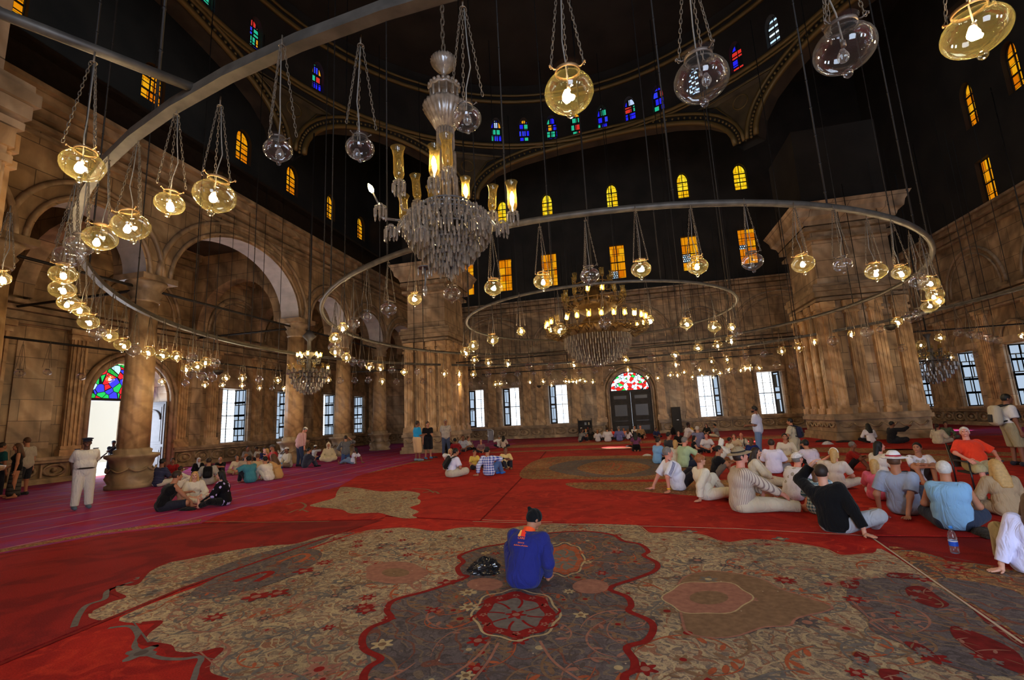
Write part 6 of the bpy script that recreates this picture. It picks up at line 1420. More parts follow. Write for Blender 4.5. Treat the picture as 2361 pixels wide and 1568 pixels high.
person(410, 1128, 1078, 60, 'knees', 'person in beige clothes half hidden behind the black sleeveless shirt', (OFFW, 1.9, .02), (OFFW, 2, .02), ('short', 'dark'), 'brown', LA=(-.1, .3, .75), lean=4)
person(455, 1098, 1055, 165, 'cross', 'person in black top with pale headscarf facing the camera in the left group', (BLK, 2), (BLK, 2), ('short', 'dark'), 'fair', 'scarf', extra=dict(hatm=(190, 190, 198)))
lb = person(478, 1120, 1055, 4, 'cross', 'person in grey shirt wearing a black backpack, back to the camera', ((176, 170, 160), 1, .01), (KHAKI, 2), ('short', 'dark'), 'tan')
backpack(lb, 'black backpack worn by the person in grey shirt in the left group', BLK, (30, 30, 34))
person(508, 1097, 1053, 190, 'knees', 'person with shaved head in black shirt at the back of the left group', (BLK, .8), (DK, 2), ('bald', 'grey'), 'tan')
person(546, 1096, 1049, 186, 'cross', 'person with dark hair in a cream blouse facing the camera, left of the teal shirt', ((216, 200, 176), 1.3), (KHAKI, 2), ('mid', 'dark'), 'tan', fem=1)
person(577, 1115, 1051, -28, 'knees', 'person in teal tee shirt with back turned and one arm out to the left', ((62, 128, 146), .8, .01, .05), (DK, 2), ('short', 'black'), 'tan', LA=(-.36, .36, .33), fat=1.1)
person(563, 1098, 1046, 20, 'cross', 'person with reddish hair just behind the teal tee shirt', ((190, 170, 150), 1), (DK, 2), ('short', 'ginger'), 'fair')
person(594, 1099, 1046, -14, 'cross', 'person in sand shirt raising one arm beside the teal tee shirt', ((196, 172, 140), .9), (KHAKI, 2), ('short', 'brown'), 'tan', RA=(.36, .40, .72), RE=(1, -.3, -.6))
person(620, 1110, 1052, -40, 'knees', 'person in white shirt hunched over their knees at the right of the left group', ((220, 210, 198), 1.9, .012), (OFFW, 2), ('short', 'black'), 'tan', lean=24)
person(640, 1106, 1046, -55, 'knees', 'person with long brown hair in a mustard tan top ending the left group', ((190, 146, 92), 1.9, .02), ((180, 140, 92), 2, .02), ('long', 'brown'), 'tan', lean=20)
person(619, 1078, 1034, -80, 'cross', 'person with curly blond hair in a salmon top behind the left group', ((206, 112, 104), 1), (DK, 2), ('mid', 'blond'), 'fair')
person(633, 1079, 1025, -115, 'cross', 'person in red shirt and grey cap near the slim column', ((176, 44, 42), 1), (DK, 2), ('short', 'dark'), 'tan', 'cap', extra=dict(hatm=(92, 88, 84)))
person(567, 1068, 1028, 150, 'cross', 'person in grey tee near the wall, farthest back in the left group', ((130, 122, 116), 1), (DK, 2), ('short', 'black'), 'brown')
person(600, 1064, 1030, -60, 'cross', 'person in pale shirt bending near the wall behind the left group', ((200, 190, 180), 1), (DK, 2), ('short', 'dark'), 'brown', lean=26)
person(608, 1072, 1032, 170, 'cross', 'person in blue top facing the camera behind the left group', ((36, 44, 92), 1), (DK, 2), ('short', 'dark'), 'pink')
# guard and people at far left
gd = person(186, 1177, 1010, 172, 'stand', 'guard in white uniform and dark cap standing on the plum carpet', ((206, 202, 196), .85, .016, .05), ((200, 196, 190), 2, .02), ('short', 'dark'), 'dark', 'beret', (84, 100, 116), extra=dict(hatm=(30, 34, 52)), fat=1.35, LA=(-.2, -.1, .9), RA=(.2, -.1, .9), head=(-6, 0))
k = gd['k']; mb = MB().use(MATS['dark_wood'], True); mb.tube([k['P']+V3(.185*math.cos(t), .185*math.sin(t)+.012, .07) for t in [2*PI*i/20 for i in range(20)]], .022, 5, True); mb.build('belt', gd['root'])
mb = MB().use(gm_((36, 34, 60)))
for q in 'LR': mb.box(k['S'][q]+V3(0, 0, .088), (.10, .07, .02))
mb.build('shoulder_board', gd['root'])
person(30, 1152, 1022, -95, 'stand', 'person in black vest and long grey patterned skirt walking at the far left', (BLK, 0, 0, .03), None, ('long', 'brown'), 'tan', None, None, None, fem=1, RA=(.16, .18, .98))
k = PEOPLE[-1]['k']; F = Field([cap(k['P']+V3(0, 0, .06), V3(0, .02, .22), .13, .17)], .016, k=.02); v, q = F.mesh(); link(arrays_mesh('skirt', [(v, q, 0)], [patterned('skirt_grey', 'hstripe', [(74, 72, 70), (44, 42, 42)], 2.0)]), 'skirt', PEOPLE[-1]['root'])
person(50, 1146, 1008, -40, 'stand', 'person in grey tee and dark shorts standing behind the grey skirt', ((168, 158, 146), .8, .012, .04), ((36, 36, 44), 1), ('short', 'brown'), 'tan', None, (60, 58, 60), fat=1.1)
person(-14, 1152, 1040, 60, 'stand', 'person in teal top cut by the left edge of the picture', ((38, 92, 96), .8), (DK, 2), ('short', 'dark'), 'tan', s=.95)
dg = person(256, 1099, 1016, 200, 'stand', 'dark uniformed person with a long gun over the shoulder in the bright doorway', ((34, 38, 58), 2, .02, .06), ((34, 38, 58), 2, .02), ('short', 'black'), 'dark', 'cap', BLK, extra=dict(hatm=(32, 40, 66)), LA=(.10, .26, 1.22), RA=(-.02, .26, 1.02))
k = dg['k']; root = empty('rifle', dg['root'].location, dg['root'].rotation_euler.z); root.scale = dg['root'].scale; tag(root, 'long dark rifle held across the shoulder of the guard in the doorway', 'rifle')
mb = MB().use(MATS['dark_iron'], True); a, b = V3(.30, .25, 1.0), V3(-.34, .24, 1.66); mb.tube([a, a+(b-a)*.5, b], [.022, .02, .011], 6); mb.build('barrel', root); mb = MB().use(MATS['dark_wood'], True); mb.tube([a-(b-a)*.28, a, a+(b-a)*.25], [.05, .035, .025], 6); mb.build('stock', root)
person(331, 1082, 1011, 150, 'stand', 'dark silhouetted person standing right of the doorway column', ((30, 30, 36), 2, .02, .06), ((30, 30, 36), 2), ('short', 'black'), 'dark')
# ---- between the columns
person(690, 1078, 985, 62, 'stand', 'standing person in pink checked shirt and white cap looking down', ('shirt_pink_check', 1.8, .02, .10), ((52, 62, 88), 2), ('short', 'grey'), 'pink', 'kufi', DK, lean=14, head=(0, -38), LA=(-.2, .1, .86), fat=1.15)
person(665, 1080, 1031, -118, 'cross', 'person in pale beige tunic and white cap with blue shoe covers by the slim column', ((206, 194, 172), 1.8, .02), ((150, 130, 110), 2), ('short', 'dark'), 'brown', 'kufi', (46, 120, 196))
person(703, 1080, 1032, 72, 'knees', 'person in dark charcoal shirt with arms stretched over raised knees', ((50, 52, 66), 1, .012), ((62, 62, 74), 2), ('short', 'black'), 'tan', None, BLK, fat=1.1)
person(723, 1062, 1026, 62, 'cross', 'person in white cap and shirt holding something up, behind the charcoal shirt', ((200, 190, 186), 1), ((50, 60, 110), 2), ('short', 'black'), 'brown', 'kufi', RA=(.12, .34, .62))
person(757, 1066, 1018, 180, 'cross', 'person in cream hooded robe facing the camera between the columns', None, None, None, 'tan', 'hood', None, (214, 196, 160), extra=dict(hatm=(222, 210, 186)))
person(797, 1069, 1004, -12, 'kneelup', 'kneeling person in black and white checked shirt with one arm raised', ('shirt_dark_check', 1.6, .016, .05), ((62, 84, 128), 2), ('short', 'dark'), 'tan', RA=(.26, .28, 1.12), RE=(1, 0, -.5))
person(814, 1071, 1023, -58, 'back', 'small person in white top leaning back on one arm by the checked shirt', ((214, 212, 230), .7), ((112, 134, 166), 1.8), ('mid', 'black'), 'brown', s=.8)
# ---- by the left pillar
person(962, 1065, 970, 66, 'stand', 'standing person in bright blue polo shirt and long khaki shorts', ((40, 150, 205), .9, .014, .03), ((206, 172, 130), 1.35, .035), ('short', 'dark'), 'brown', None, (118, 140, 160), RA=(.05, .34, 1.12), fat=1.2)
person(987, 1060, 972, 160, 'stand', 'standing person in black tee and black shorts with blue shoe covers', (BLK, .7, .012, .04), ((24, 24, 30), 1.1, .04), ('short', 'dark'), 'tan', None, (78, 120, 170), LA=(-.1, .32, 1.08))
person(1029, 1053, 967, 178, 'stand', 'standing person in light grey polo and dark jeans by the pillar', ((164, 154, 144), .9, .014, .04), ((62, 72, 96), 2), ('short', 'grey'), 'brown', None, DK, LA=(-.2, -.12, .88), RA=(.2, -.12, .88), fat=1.25, beard=1)
person(1034, 1048, 1009, 150, 'cross', 'person with long dark hair in black sitting at the pillar foot', (BLK, 2), (BLK, 2), ('long', 'dark'), 'tan')
person(1054, 1050, 1010, -20, 'cross', 'person in crimson shirt bending forward by the left pillar', ((140, 26, 34), .8), (DK, 2), ('short', 'black'), 'brown', lean=30)
person(1068, 1043, 1003, 175, 'cross', 'person in pale grey shirt seated at the right foot of the left pillar', ((178, 178, 186), 1), (DK, 2), ('short', 'dark'), 'brown')
person(1077, 1040, 1006, 110, 'legs', 'person in white top with legs in black stretched to the right', ((214, 208, 204), 1), (BLK, 2), ('short', 'brown'), 'tan')
person(1152, 1033, 1003, -8, 'cross', 'person with white hair and white shirt near the metal barrier', ((220, 214, 208), 1), (DK, 2), ('short', 'grey'), 'tan', LA=(-.3, .2, .4))
person(1161, 1034, 1004, 20, 'cross', 'person with long black hair beside the white shirt near the barrier', ((196, 176, 160), 1), (DK, 2), ('long', 'black'), 'tan')
# ---- middle foursome
person(1038, 1090, 1034, 165, 'cross', 'person in white hooded top with blond hair, hand at the face', ((224, 220, 214), 2, .02), (KHAKI, 2), ('mid', 'blond'), 'tan', RA=(.06, .2, .62))
sb = person(1040, 1102, 1033, 62, 'cross', 'person in white tee wearing a big black sling bag in mid hall', ((222, 220, 240), .8, .012, .04), ((190, 180, 160), 1.3, .03), ('short', 'black'), 'tan', None, (36, 52, 74), lean=18)
backpack(sb, 'large black sling bag on the back of the white tee shirt', (28, 27, 26), (44, 42, 40), .30, .46, .12, -.5, True)
person(1093, 1086, 1042, 150, 'cross', 'person in yellow tee mostly hidden behind the blue checked shirt', ((222, 190, 92), .8), (DK, 2), ('short', 'black'), 'tan', LA=(-.26, .34, .1))
person(1128, 1099, 1030, 34, 'back', 'person in blue and white checked shirt leaning back, blue shoe covers on', ('shirt_blue_check', 1.85, .014, .06), ((84, 112, 160), 2), ('short', 'black'), 'tan', None, (46, 108, 200), LF=(.02, .50, .05), RF=(.16, .52, .05), RA=(.16, .36, .52), RE=(1, -.2, -.2), lean=-8, LA=(-.32, -.16, .06))
person(1166, 1085, 1031, 165, 'knees', 'person in pale yellow long-sleeved shirt facing the camera in the middle', ((226, 196, 132), 1.9, .012), (DK, 2), ('short', 'dark'), 'brown', lean=10)
person(1110, 1046, 1022, 180, 'cross', 'person in dusty pink cap far behind the blue checked shirt', ((120, 90, 96), 1), (DK, 2), ('short', 'dark'), 'tan', 'kufi', extra=dict(hatm=(196, 140, 128)))
# ---- row by the far door
GR = 'people sitting in a ring by the far door'
def row(*a, **k): return person(*a, group=GR, **k)
row(1338, 1020, 988, 66, 'knees', 'person in grey tee at the left end of the ring by the far door', ((134, 132, 130), .8), (DK, 2), ('mid', 'dark'), 'tan')
row(1351, 1014, 989, 30, 'cross', 'person in slate grey with fair hair, second in the ring by the far door', ((100, 102, 110), .8), (DK, 2), ('short', 'blond'), 'tan')
row(1363, 1016, 987, 6, 'cross', 'person with long dark hair in black in the ring by the far door', ((34, 32, 32), .5), ((60, 56, 52), 2), ('long', 'dark'), 'tan')
row(1379, 1019, 991, 10, 'cross', 'person with auburn hair and white top in the ring by the far door', ((214, 206, 212), 1, .012, .06), (DK, 2), ('mid', 'ginger'), 'tan')
row(1402, 1019, 985, 0, 'cross', 'person in long white shirt with back straight to the camera by the far door', ((218, 212, 218), 1, .03, .09), (DK, 2), ('bun', 'dark'), 'tan')
row(1412, 1012, 987, 180, 'cross', 'person in bright red top facing the camera by the far door', ((205, 52, 40), 1), (DK, 2), ('short', 'dark'), 'tan')
row(1429, 1018, 983, 0, 'cross', 'person in violet blue shirt with back to the camera by the far door', ((112, 112, 168), 1.9, .012, .06), (DK, 2), ('short', 'grey'), 'tan')
row(1440, 1012, 986, 185, 'cross', 'person in salmon pink top facing the camera by the far door', ((226, 138, 112), 1), (DK, 2), ('short', 'dark'), 'tan')
row(1449, 1014, 989, 20, 'cross', 'person in white blouse with long brown hair in front of the far door', ((216, 210, 224), 1.6), (DK, 2), ('long', 'brown'), 'tan')
row(1463, 1010, 981, 160, 'knees', 'person in white tee with black hair high in front of the far door', ((222, 216, 216), 1), ((40, 38, 50), 2), ('short', 'black'), 'tan')
row(1479, 1012, 980, 176, 'back', 'person in tan shirt leaning back in front of the far door', ((146, 116, 84), 1.8), (BLK, 2), ('short', 'brown'), 'pink', fat=1.2)
row(1468, 1042, 996, 0, 'kneel', 'kneeling person in purple top and black skirt with long black hair', ((110, 62, 96), .7), (BLK, 2, .03), ('long', 'black'), 'tan', fem=1)
row(1514, 1012, 988, 160, 'cross', 'person in navy and white at the right of the ring by the far door', ((40, 48, 86), 1), (DK, 2), ('short', 'black'), 'brown')
# ---- back of the right hand crowd
GB = 'people at the back of the right crowd'
def bk(*a, **k): return person(*a, group=GB, **k)
bk(1517, 1071, 1009, 52, 'cross', 'person in light blue polo shirt at the left edge of the right crowd', ((128, 176, 226), .9, .012, .05), (BLK, 2), ('short', 'dark'), 'fair')
bk(1541, 1054, 996, 60, 'cross', 'person in dark grey tee behind the light blue polo', ((56, 54, 60), .8), (DK, 2), ('short', 'black'), 'tan')
bk(1566, 1031, 993, 165, 'cross', 'person in black top with mustard shawl before the bookcase', ((30, 28, 28), 1.5), (BLK, 2), ('long', 'dark'), 'fair')
bk(1583, 1013, 974, 70, 'knees', 'person in white tee and dark cap near the tall speaker', ((224, 214, 220), 1), ((190, 170, 160), 2), ('short', 'black'), 'dark', 'kufi', extra=dict(hatm=(52, 40, 40)))
bk(1592, 1004, 978, 180, 'cross', 'person in yellow top facing the camera near the tall speaker', ((190, 146, 62), 1), (DK, 2), ('short', 'dark'), 'brown')
bk(1611, 1033, 982, 10, 'knees', 'person in grey blue shirt with a yellow collar and white hair', ((124, 128, 168), 1.9, .012), (DK, 2), ('short', 'white'), 'fair')
bk(1632, 1004, 977, 195, 'cross', 'person in black with folded arms against the far wall', ((34, 34, 34), 1.4), (BLK, 2), ('long', 'dark'), 'fair')
bk(1655, 1009, 977, -72, 'cross', 'person in grey tee and khaki trousers seated apart at the far wall', ((120, 116, 120), .8), ((196, 184, 160), 2), ('short', 'black'), 'tan')
bk(1600, 1048, 1004, 88, 'cross', 'person with dark hair and black dress beside the mint green polo', ((32, 30, 32), .4), (BLK, 2), ('mid', 'black'), 'fair')
bk(1560, 1074, 1014, 20, 'cross', 'person with short blond hair hidden behind the mint green polo', ((222, 216, 208), 1), ((196, 188, 180), 2), ('mid', 'blond'), 'fair')
bk(1577, 1080, 1007, 48, 'onek', 'person in mint green polo shirt with an arm resting forward', ((172, 194, 156), .9, .014, .05), ((40, 44, 60), 2), ('short', 'grey'), 'pink', RA=(.26, .5, .3), fat=1.1)
bk(1632, 1046, 998, 172, 'cross', 'person in white tee with black shoulder straps in the right crowd', ((220, 216, 222), .8), (DK, 2), ('short', 'dark'), 'pink')
bk(1660, 1064, 1009, 88, 'knees', 'person in pointed white hood and white clothes in the right crowd', ((228, 224, 216), 2, .03), ((222, 216, 206), 2, .03), ('short', 'dark'), 'tan', 'pointed', extra=dict(hatm=(232, 230, 226)))
bk(1682, 1056, 1009, 62, 'cross', 'person with black hair in cream right of the white hood', ((218, 206, 186), 1.8, .012), (OFFW, 2), ('short', 'black'), 'brown')
bk(1697, 1046, 1000, 182, 'cross', 'person in beige top with flushed face looking up', ((200, 180, 150), 1), (KHAKI, 2), ('mid', 'brown'), 'pink')
bk(1714, 1044, 998, 184, 'cross', 'person in white shirt with dark backpack straps in the right crowd', ((214, 204, 190), .9), (DK, 2), ('bald', 'grey'), 'pink')
k = PEOPLE[-1]; mb = MB().use(gm_(DK), True)
for s_ in (-1, 1): mb.tube([k['k']['S']['R' if s_ > 0 else 'L']-s_*.06*k['k']['r']+V3(0, .02, .09), k['k']['C']+k['k']['r']*s_*.09+k['k']['f']*.145, k['k']['W']+k['k']['r']*s_*.12+k['k']['f']*.12], .022, 5)
mb.build('strap', k['root'])
# ---- front of the right hand crowd
sp = person(1566, 1134, 1030, 66, 'back', 'person in white sports polo with three navy stripes leaning back on both arms', ((228, 230, 246), .95, .014, .05), ((46, 46, 58), 2), ('short', 'grey'), 'pink', fat=1.2, LF=(-.1, .62, .05), RF=(.1, .6, .05), LA=(-.26, -.44, .05), RA=(.26, -.32, .05))
k = sp['k']
for q in (-1, 0, 1):
    mb = MB().use(gm_((52, 58, 120)), True); S, E = k['S']['R'], k['E']['R']; d = nrm(E-S); o = nrm(k['r']+.2*k['u']-d*((k['r']+.2*k['u'])@d)); t = np.cross(d, o)
    mb.tube([S-k['r']*.10+k['u']*.085+t*q*.02, S+o*.080+k['u']*.02+t*q*.02, S+(E-S)*.4+o*.090+t*q*.02, S+(E-S)*.92+o*.088+t*q*.02], .006, 4); mb.build('stripe', sp['root'])
mb = MB().use(mat('wristband_yellow', srgb(240, 190, 40), .5), True); W_ = k['Wr']['R']; d = nrm(W_-k['E']['R']); mb.lathe([(.036, -.012), (.037, 0), (.036, .012)], 12, W_-.03*d, d); mb.build('wristband', sp['root'])
person(1650, 1104, 1027, 82, 'knees', 'person in black top with bare forearms over raised knees, behind the cream linen shirt', ((28, 28, 32), .6), ((120, 110, 100), 1), ('short', 'black'), 'tan')
person(1628, 1156, 1047, 60, 'back', 'person with glasses in cream linen shirt and trousers propped on one arm', ((224, 218, 200), 1.9, .018, .06), ((220, 214, 198), 2, .014), ('short', 'ginger'), 'fair', None, None, lean=-6, RA=(.20, -.24, .06), LA=(-.14, .3, .3), LF=(-.1, .5, .05), RF=(.12, .42, .05), RK=(1, .2, .3), glasses=1)
person(1712, 1184, 1034, 70, 'legs', 'person in straw hat and striped shirt with one bare foot stretched out', ('shirt_fine_stripe', 1.9, .018, .06), ((206, 192, 166), 1.8, .016), ('short', 'dark'), 'pink', 'straw', lean=6, LF=(-.16, .36, .05), LK=(-1, .4, .2), RF=(.22, .95, .05), RA=(.2, .52, .24), LA=(-.1, .4, .25), fat=1.25, head=(6, 8), extra=dict(hatm=(150, 132, 104), bandm=(44, 40, 38)))
person(1741, 1122, 1031, 92, 'legs', 'person with very long dark hair in cream clothes behind the straw hat', ((216, 206, 186), 1.7, .02), ((216, 206, 186), 2, .02), ('long', 'dark'), 'fair', fem=1)
person(1787, 1094, 1012, 6, 'cross', 'person in white polo with back turned and patterned shorts', ((222, 216, 236), .9, .016, .07), ((130, 126, 132), 1.2), ('short', 'dark'), 'tan', fat=1.15)
person(1736, 1062, 1028, 20, 'cross', 'person in blue with brown hair behind the very long dark hair', ((30, 44, 110), 1), (DK, 2), ('mid', 'brown'), 'tan')
person(1757, 1058, 936, -78, 'stand', 'standing person in pale blue tee and jeans speaking to the right crowd', ((190, 194, 216), .85, .02, .12), ((104, 126, 160), 2), ('short', 'black'), 'brown', None, DK, LA=(-.05, .30, 1.08), RA=(.06, .30, 1.06), LE=(-.5, -.6, -1), RE=(.5, -.6, -1), beard=1, fat=1.1)
kb = person(1837, 1052, 964, -70, 'kneelup', 'kneeling person with glasses in khaki shirt carrying a navy backpack', ((190, 176, 150), .9, .018, .10), ((190, 178, 150), 2, .03), ('short', 'black'), 'tan', glasses=1)
backpack(kb, 'navy blue backpack on the kneeling person in khaki', (40, 42, 66), (30, 32, 46))
person(1817, 1068, 999, 176, 'cross', 'person in white shirt and wide khaki trousers facing the camera near the kneeling khaki shirt', ((216, 206, 188), 1.2), ((206, 190, 158), 2, .03), ('short', 'black'), 'tan')
person(1830, 1044, 989, 170, 'cross', 'person in white cap mostly hidden behind the kneeling khaki shirt', ((50, 52, 50), 1), (DK, 2), ('short', 'dark'), 'tan', 'kufi')
person(1884, 1090, 1013, -38, 'knees', 'person in lilac white shirt with black hair and back bent', ((212, 202, 222), 1, .016), (BLK, 2), ('short', 'black'), 'tan', lean=30, fat=1.1)
person(1832, 1158, 1043, 42, 'knees', 'person in plaid cap and white tee with a printed back', ('tee_print', .9, .016, .05), ((46, 42, 44), 2), ('short', 'grey'), 'pink', 'cap', lean=24, fat=1.2, head=(0, 10), extra=dict(hatm='cap_plaid'))
person(1960, 1086, 1018, 95, 'knees', 'person in red tee with short grey hair behind the blond hair band', ((150, 40, 36), .8), (DK, 1), ('short', 'grey'), 'brown')
bl_ = person(1932, 1132, 1033, 24, 'cross', 'person with short blond hair and white hair band lifting a camera', ((208, 196, 186), .8), (OFFW, 2), ('mid', 'blond'), 'pink', LA=(-.22, .24, .66), LE=(-1, 0, -.5))
mb = MB().use(gm_((226, 224, 220)), True); k = bl_['k']; mb.tube([k['hc']-.02*k['hf']+k['hr']*(.088*math.cos(t))+k['hu']*(.02+.1*math.sin(t)) for t in [PI*i/12 for i in range(13)]], .012, 5); mb.build('hair_band', bl_['root'])
person(1893, 1192, 1070, 22, 'cross', 'person in teal and white plaid shirt with sunglasses on brown hair', ('shirt_teal_plaid', 1, .016, .05), ((206, 200, 210), 2), ('mid', 'brown'), 'fair', fat=1.05)
person(1932, 1234, 1070, 14, 'back', 'person in black sweater and pale jeans, left arm raised, right hand on the carpet', ((17, 17, 19), 2, .018, .0), ((170, 172, 178), 2, .012), ('short', 'dark'), 'fair', lean=2, side=-10, LA=(-.27, .22, .84), LE=(-1, .2, -.5), RA=(.36, -.12, .05), LF=(-.2, .5, .05), RF=(.34, .45, .05), RK=(1, .4, .3), fat=1.2)
person(2032, 1114, 1017, 46, 'cross', 'person with tousled black hair in cream tee beyond the white hat', ((206, 196, 186), .8, .014), (DK, 2), ('mid', 'black'), 'pink', head=(-20, 6))
person(2026, 1158, 1060, 20, 'cross', 'person in pink tee mostly hidden behind the white trilby hat', ((216, 100, 132), .9, .012, .05), ((200, 196, 220), 1), ('mid', 'blond'), 'fair')
person(2090, 1192, 1043, 14, 'back', 'person in white trilby hat with red band and grey tee leaning back on both hands', ((150, 160, 182), .75, .014, .05), ((60, 60, 74), 2), ('short', 'brown'), 'tan', 'straw', lean=-14, LA=(-.30, -.02, .05), RA=(.10, -.32, .05), fat=1.15, extra=dict(hatm=(226, 222, 222), bandm=(160, 30, 44)))
person(2128, 1122, 1020, 165, 'knees', 'person in white printed tee facing the camera with arms round one knee', ('tee_print', .8), ((64, 54, 52), 1), ('short', 'black'), 'tan', lean=12, head=(-30, 2))
person(2204, 1228, 1062, 2, 'cross', 'person with white hair in sky blue sleeveless shirt, back to the camera', ((134, 178, 216), 0, .02, .08), ((48, 56, 74), 1, .02), ('short', 'white'), 'tan', fat=1.3, sw=.185)
wc = person(2262, 1136, 984, 150, 'chair', 'person with white hair in orange red tee and khaki shorts sitting in a folding chair', ((226, 62, 34), .9, .016, .06), ((176, 166, 126), 1.15, .03), ('short', 'white'), 'pink', fat=1.3, head=(-28, 10))
person(2330, 1196, 1058, -28, 'cross', 'person with long blond hair in tan shirt at the right edge', ((166, 140, 108), 1.6, .014), ((166, 140, 108), 2), ('long', 'blond'), 'fair')
person(2392, 1336, 1135, -8, 'back', 'person with long brown hair in white shirt, hand on the carpet at the right edge', ((218, 214, 244), 1.9, .016, .05), (KHAKI, 2), ('long', 'brown'), 'fair', lean=4, side=10, LA=(-.30, -.10, .05), LF=(-.22, .42, .05), RF=(.1, .5, .05), RA=(.2, .3, .3))
sd = person(2350, 1078, 908, 66, 'stand', 'standing person with cream backpack and khaki shorts at the right edge', ((206, 204, 206), .8, .014, .05), ((150, 140, 112), 1.1, .03), ('short', 'black'), 'brown', None, DK)
backpack(sd, 'cream and black hiking backpack on the standing person at the right edge', (176, 168, 150), (40, 38, 38), .32, .48, .18)
person(2010, 1023, 976, -24, 'cross', 'person in white top with long dark hair at the foot of the big right pillar', ((220, 214, 218), 1.9), (BLK, 2), ('long', 'black'), 'tan')
person(2058, 1024, 971, 62, 'cross', 'person in black pointing an arm to the right before the big pillar', ((30, 30, 34), 1.9, .02), ((34, 34, 40), 2, .02), ('short', 'black'), 'brown', RA=(.30, .52, .66), RE=(1, 0, -.5))
person(2165, 1025, 977, 26, 'cross', 'person with tied dark hair in a cream shawl right of the big pillar', ((206, 192, 168), 1.9, .03, .06), ((196, 182, 160), 2, .02), ('tail', 'dark'), 'tan')
person(2185, 1016, 972, 160, 'cross', 'person in green camouflage top beside the cream shawl', ('camo_green', 1.6), ((70, 74, 60), 2), ('short', 'dark'), 'brown')
# ================================================================ things on the carpet
mat('black_plastic', (.012, .012, .014), .18, spec=.9); mat('bag_black', (.016, .016, .018), .7); mat('leather_dark', (.03, .022, .018), .5)
rb = random.Random(3)
def blob(name, P, size, m, label, cat, seed=1, crumple=.25, n=18):
    r_ = random.Random(seed); mb = MB().use(MATS[m] if isinstance(m, str) else gm_(m), False); vs = []; fs = []; ph = [r_.uniform(0, 6.28) for _ in range(8)]
    for i in range(n+1):
        v = i/n; z = max(0.0, math.sin(PI*v/2*1.0)) if False else v
        rr = math.cos(v*PI/2)**.6
        for j in range(n*2):
            a = 2*PI*j/(n*2); w_ = 1+crumple*(.5*math.sin(3*a+ph[0]+4*v)+.35*math.sin(7*a+ph[1]-6*v)+.3*math.sin(11*a+ph[2]+9*v)+.4*(r_.random()-.5))
            vs.append((size[0]*rr*w_*math.cos(a), size[1]*rr*w_*math.sin(a), size[2]*v*(1+.25*math.sin(2*a+ph[3])*(1-v)+.12*(r_.random()-.5))))
    for i in range(n):
        for j in range(n*2): fs.append((i*n*2+j, i*n*2+(j+1) % (n*2), (i+1)*n*2+(j+1) % (n*2), (i+1)*n*2+j))
    mb.add(vs, fs, False); o = mb.build(name, None, (P[0], P[1], ZC+.004)); tag(o, label, cat); return o
P = at_z(1118, 1330, 0); dr2 = nrm((P[0], P[1], 0)); P = P+dr2*.12
blob('plastic_bag', P, (.17, .14, .15), 'black_plastic', 'crumpled shiny black plastic bag beside the person in navy overalls', 'bag', 5, .22)
# wheel-less folding chair under the person in orange
wcR = wc; rt = empty('folding_chair', wc['root'].location, wc['root'].rotation_euler.z); rt.scale = wc['root'].scale; tag(rt, 'dark metal folding chair under the person in orange red tee', 'chair')
mat('chair_metal', (.05, .05, .055), .3, .8); mat('chair_cloth', (.02, .02, .022), .7)
mb = MB().use(MATS['chair_cloth']); mb.box((0, .06, .375), (.50, .46, .04)); mb.build('seat', rt)
mb = MB().use(MATS['chair_cloth']); mb.box((0, -.28, .68), (.48, .03, .46), 0, math.radians(14)); mb.build('backrest', rt)
for s in (-1, 1):
    mb = MB().use(MATS['chair_metal'], True); mb.tube([(s*.28, .32, 0), (s*.28, .30, .60)], .016, 6); mb.build('leg', rt)
    mb = MB().use(MATS['chair_metal'], True); mb.tube([(s*.28, -.22, 0), (s*.28, -.22, .46), (s*.27, -.34, .95)], .016, 6); mb.build('leg', rt)
    mb = MB().use(MATS['chair_cloth']); mb.box((s*.29, .08, .61), (.055, .46, .03)); mb.build('armrest', rt)
# water bottle
P = at_z(2203, 1279, 0); bt = empty('water_bottle', (P[0], P[1], ZC+.002)); tag(bt, 'clear plastic water bottle with blue label and blue cap standing on the carpet', 'bottle')
glass('bottle_plastic', (.92, .96, 1), .10, (.8, .86, .95)); mat('label_blue', srgb(40, 90, 210), .4); mat('label_white', srgb(225, 230, 240), .4); mat('cap_blue', srgb(60, 140, 230), .4)
mb = MB().use(MATS['bottle_plastic'], True); mb.lathe([(.03, 0), (.038, .006), (.039, .07), (.036, .075), (.039, .085), (.036, .13), (.039, .14), (.039, .16), (.03, .20), (.016, .228), (.015, .25)], 20); mb.build('bottle_body', bt)
mb = MB().use(MATS['label_blue'], True); mb.lathe([(.0395, .075), (.0395, .118)], 20, cap=False); mb.use(MATS['label_white']).lathe([(.0396, .118), (.0396, .128)], 20, cap=False); mb.build('bottle_label', bt)
mb = MB().use(MATS['cap_blue'], True); mb.lathe([(.018, .245), (.018, .268), (.0, .27)], 14); mb.build('bottle_cap', bt)
P = at_z(2028, 1198, 0); blob('plastic_bag', P+nrm((P[0], P[1], 0))*.05, (.12, .08, .10), 'bottle_plastic', 'silvery clear plastic bag right of the black sweater', 'bag', 9, .3)
P = at_z(1806, 1166, 0); hb = empty('sun_hat', (P[0], P[1], ZC+.002)); tag(hb, 'khaki sun hat with dark band lying by the straw hat person', 'hat')
mb = MB().use(gm_((120, 108, 84)), True); mb.lathe([(.16, .005), (.165, .012), (.10, .03), (.09, .09), (.06, .115), (.0, .12)], 20); mb.build('crown', hb); mb = MB().use(MATS['bag_black'], True); mb.lathe([(.101, .03), (.097, .055)], 20, cap=False); mb.build('hat_band', hb)
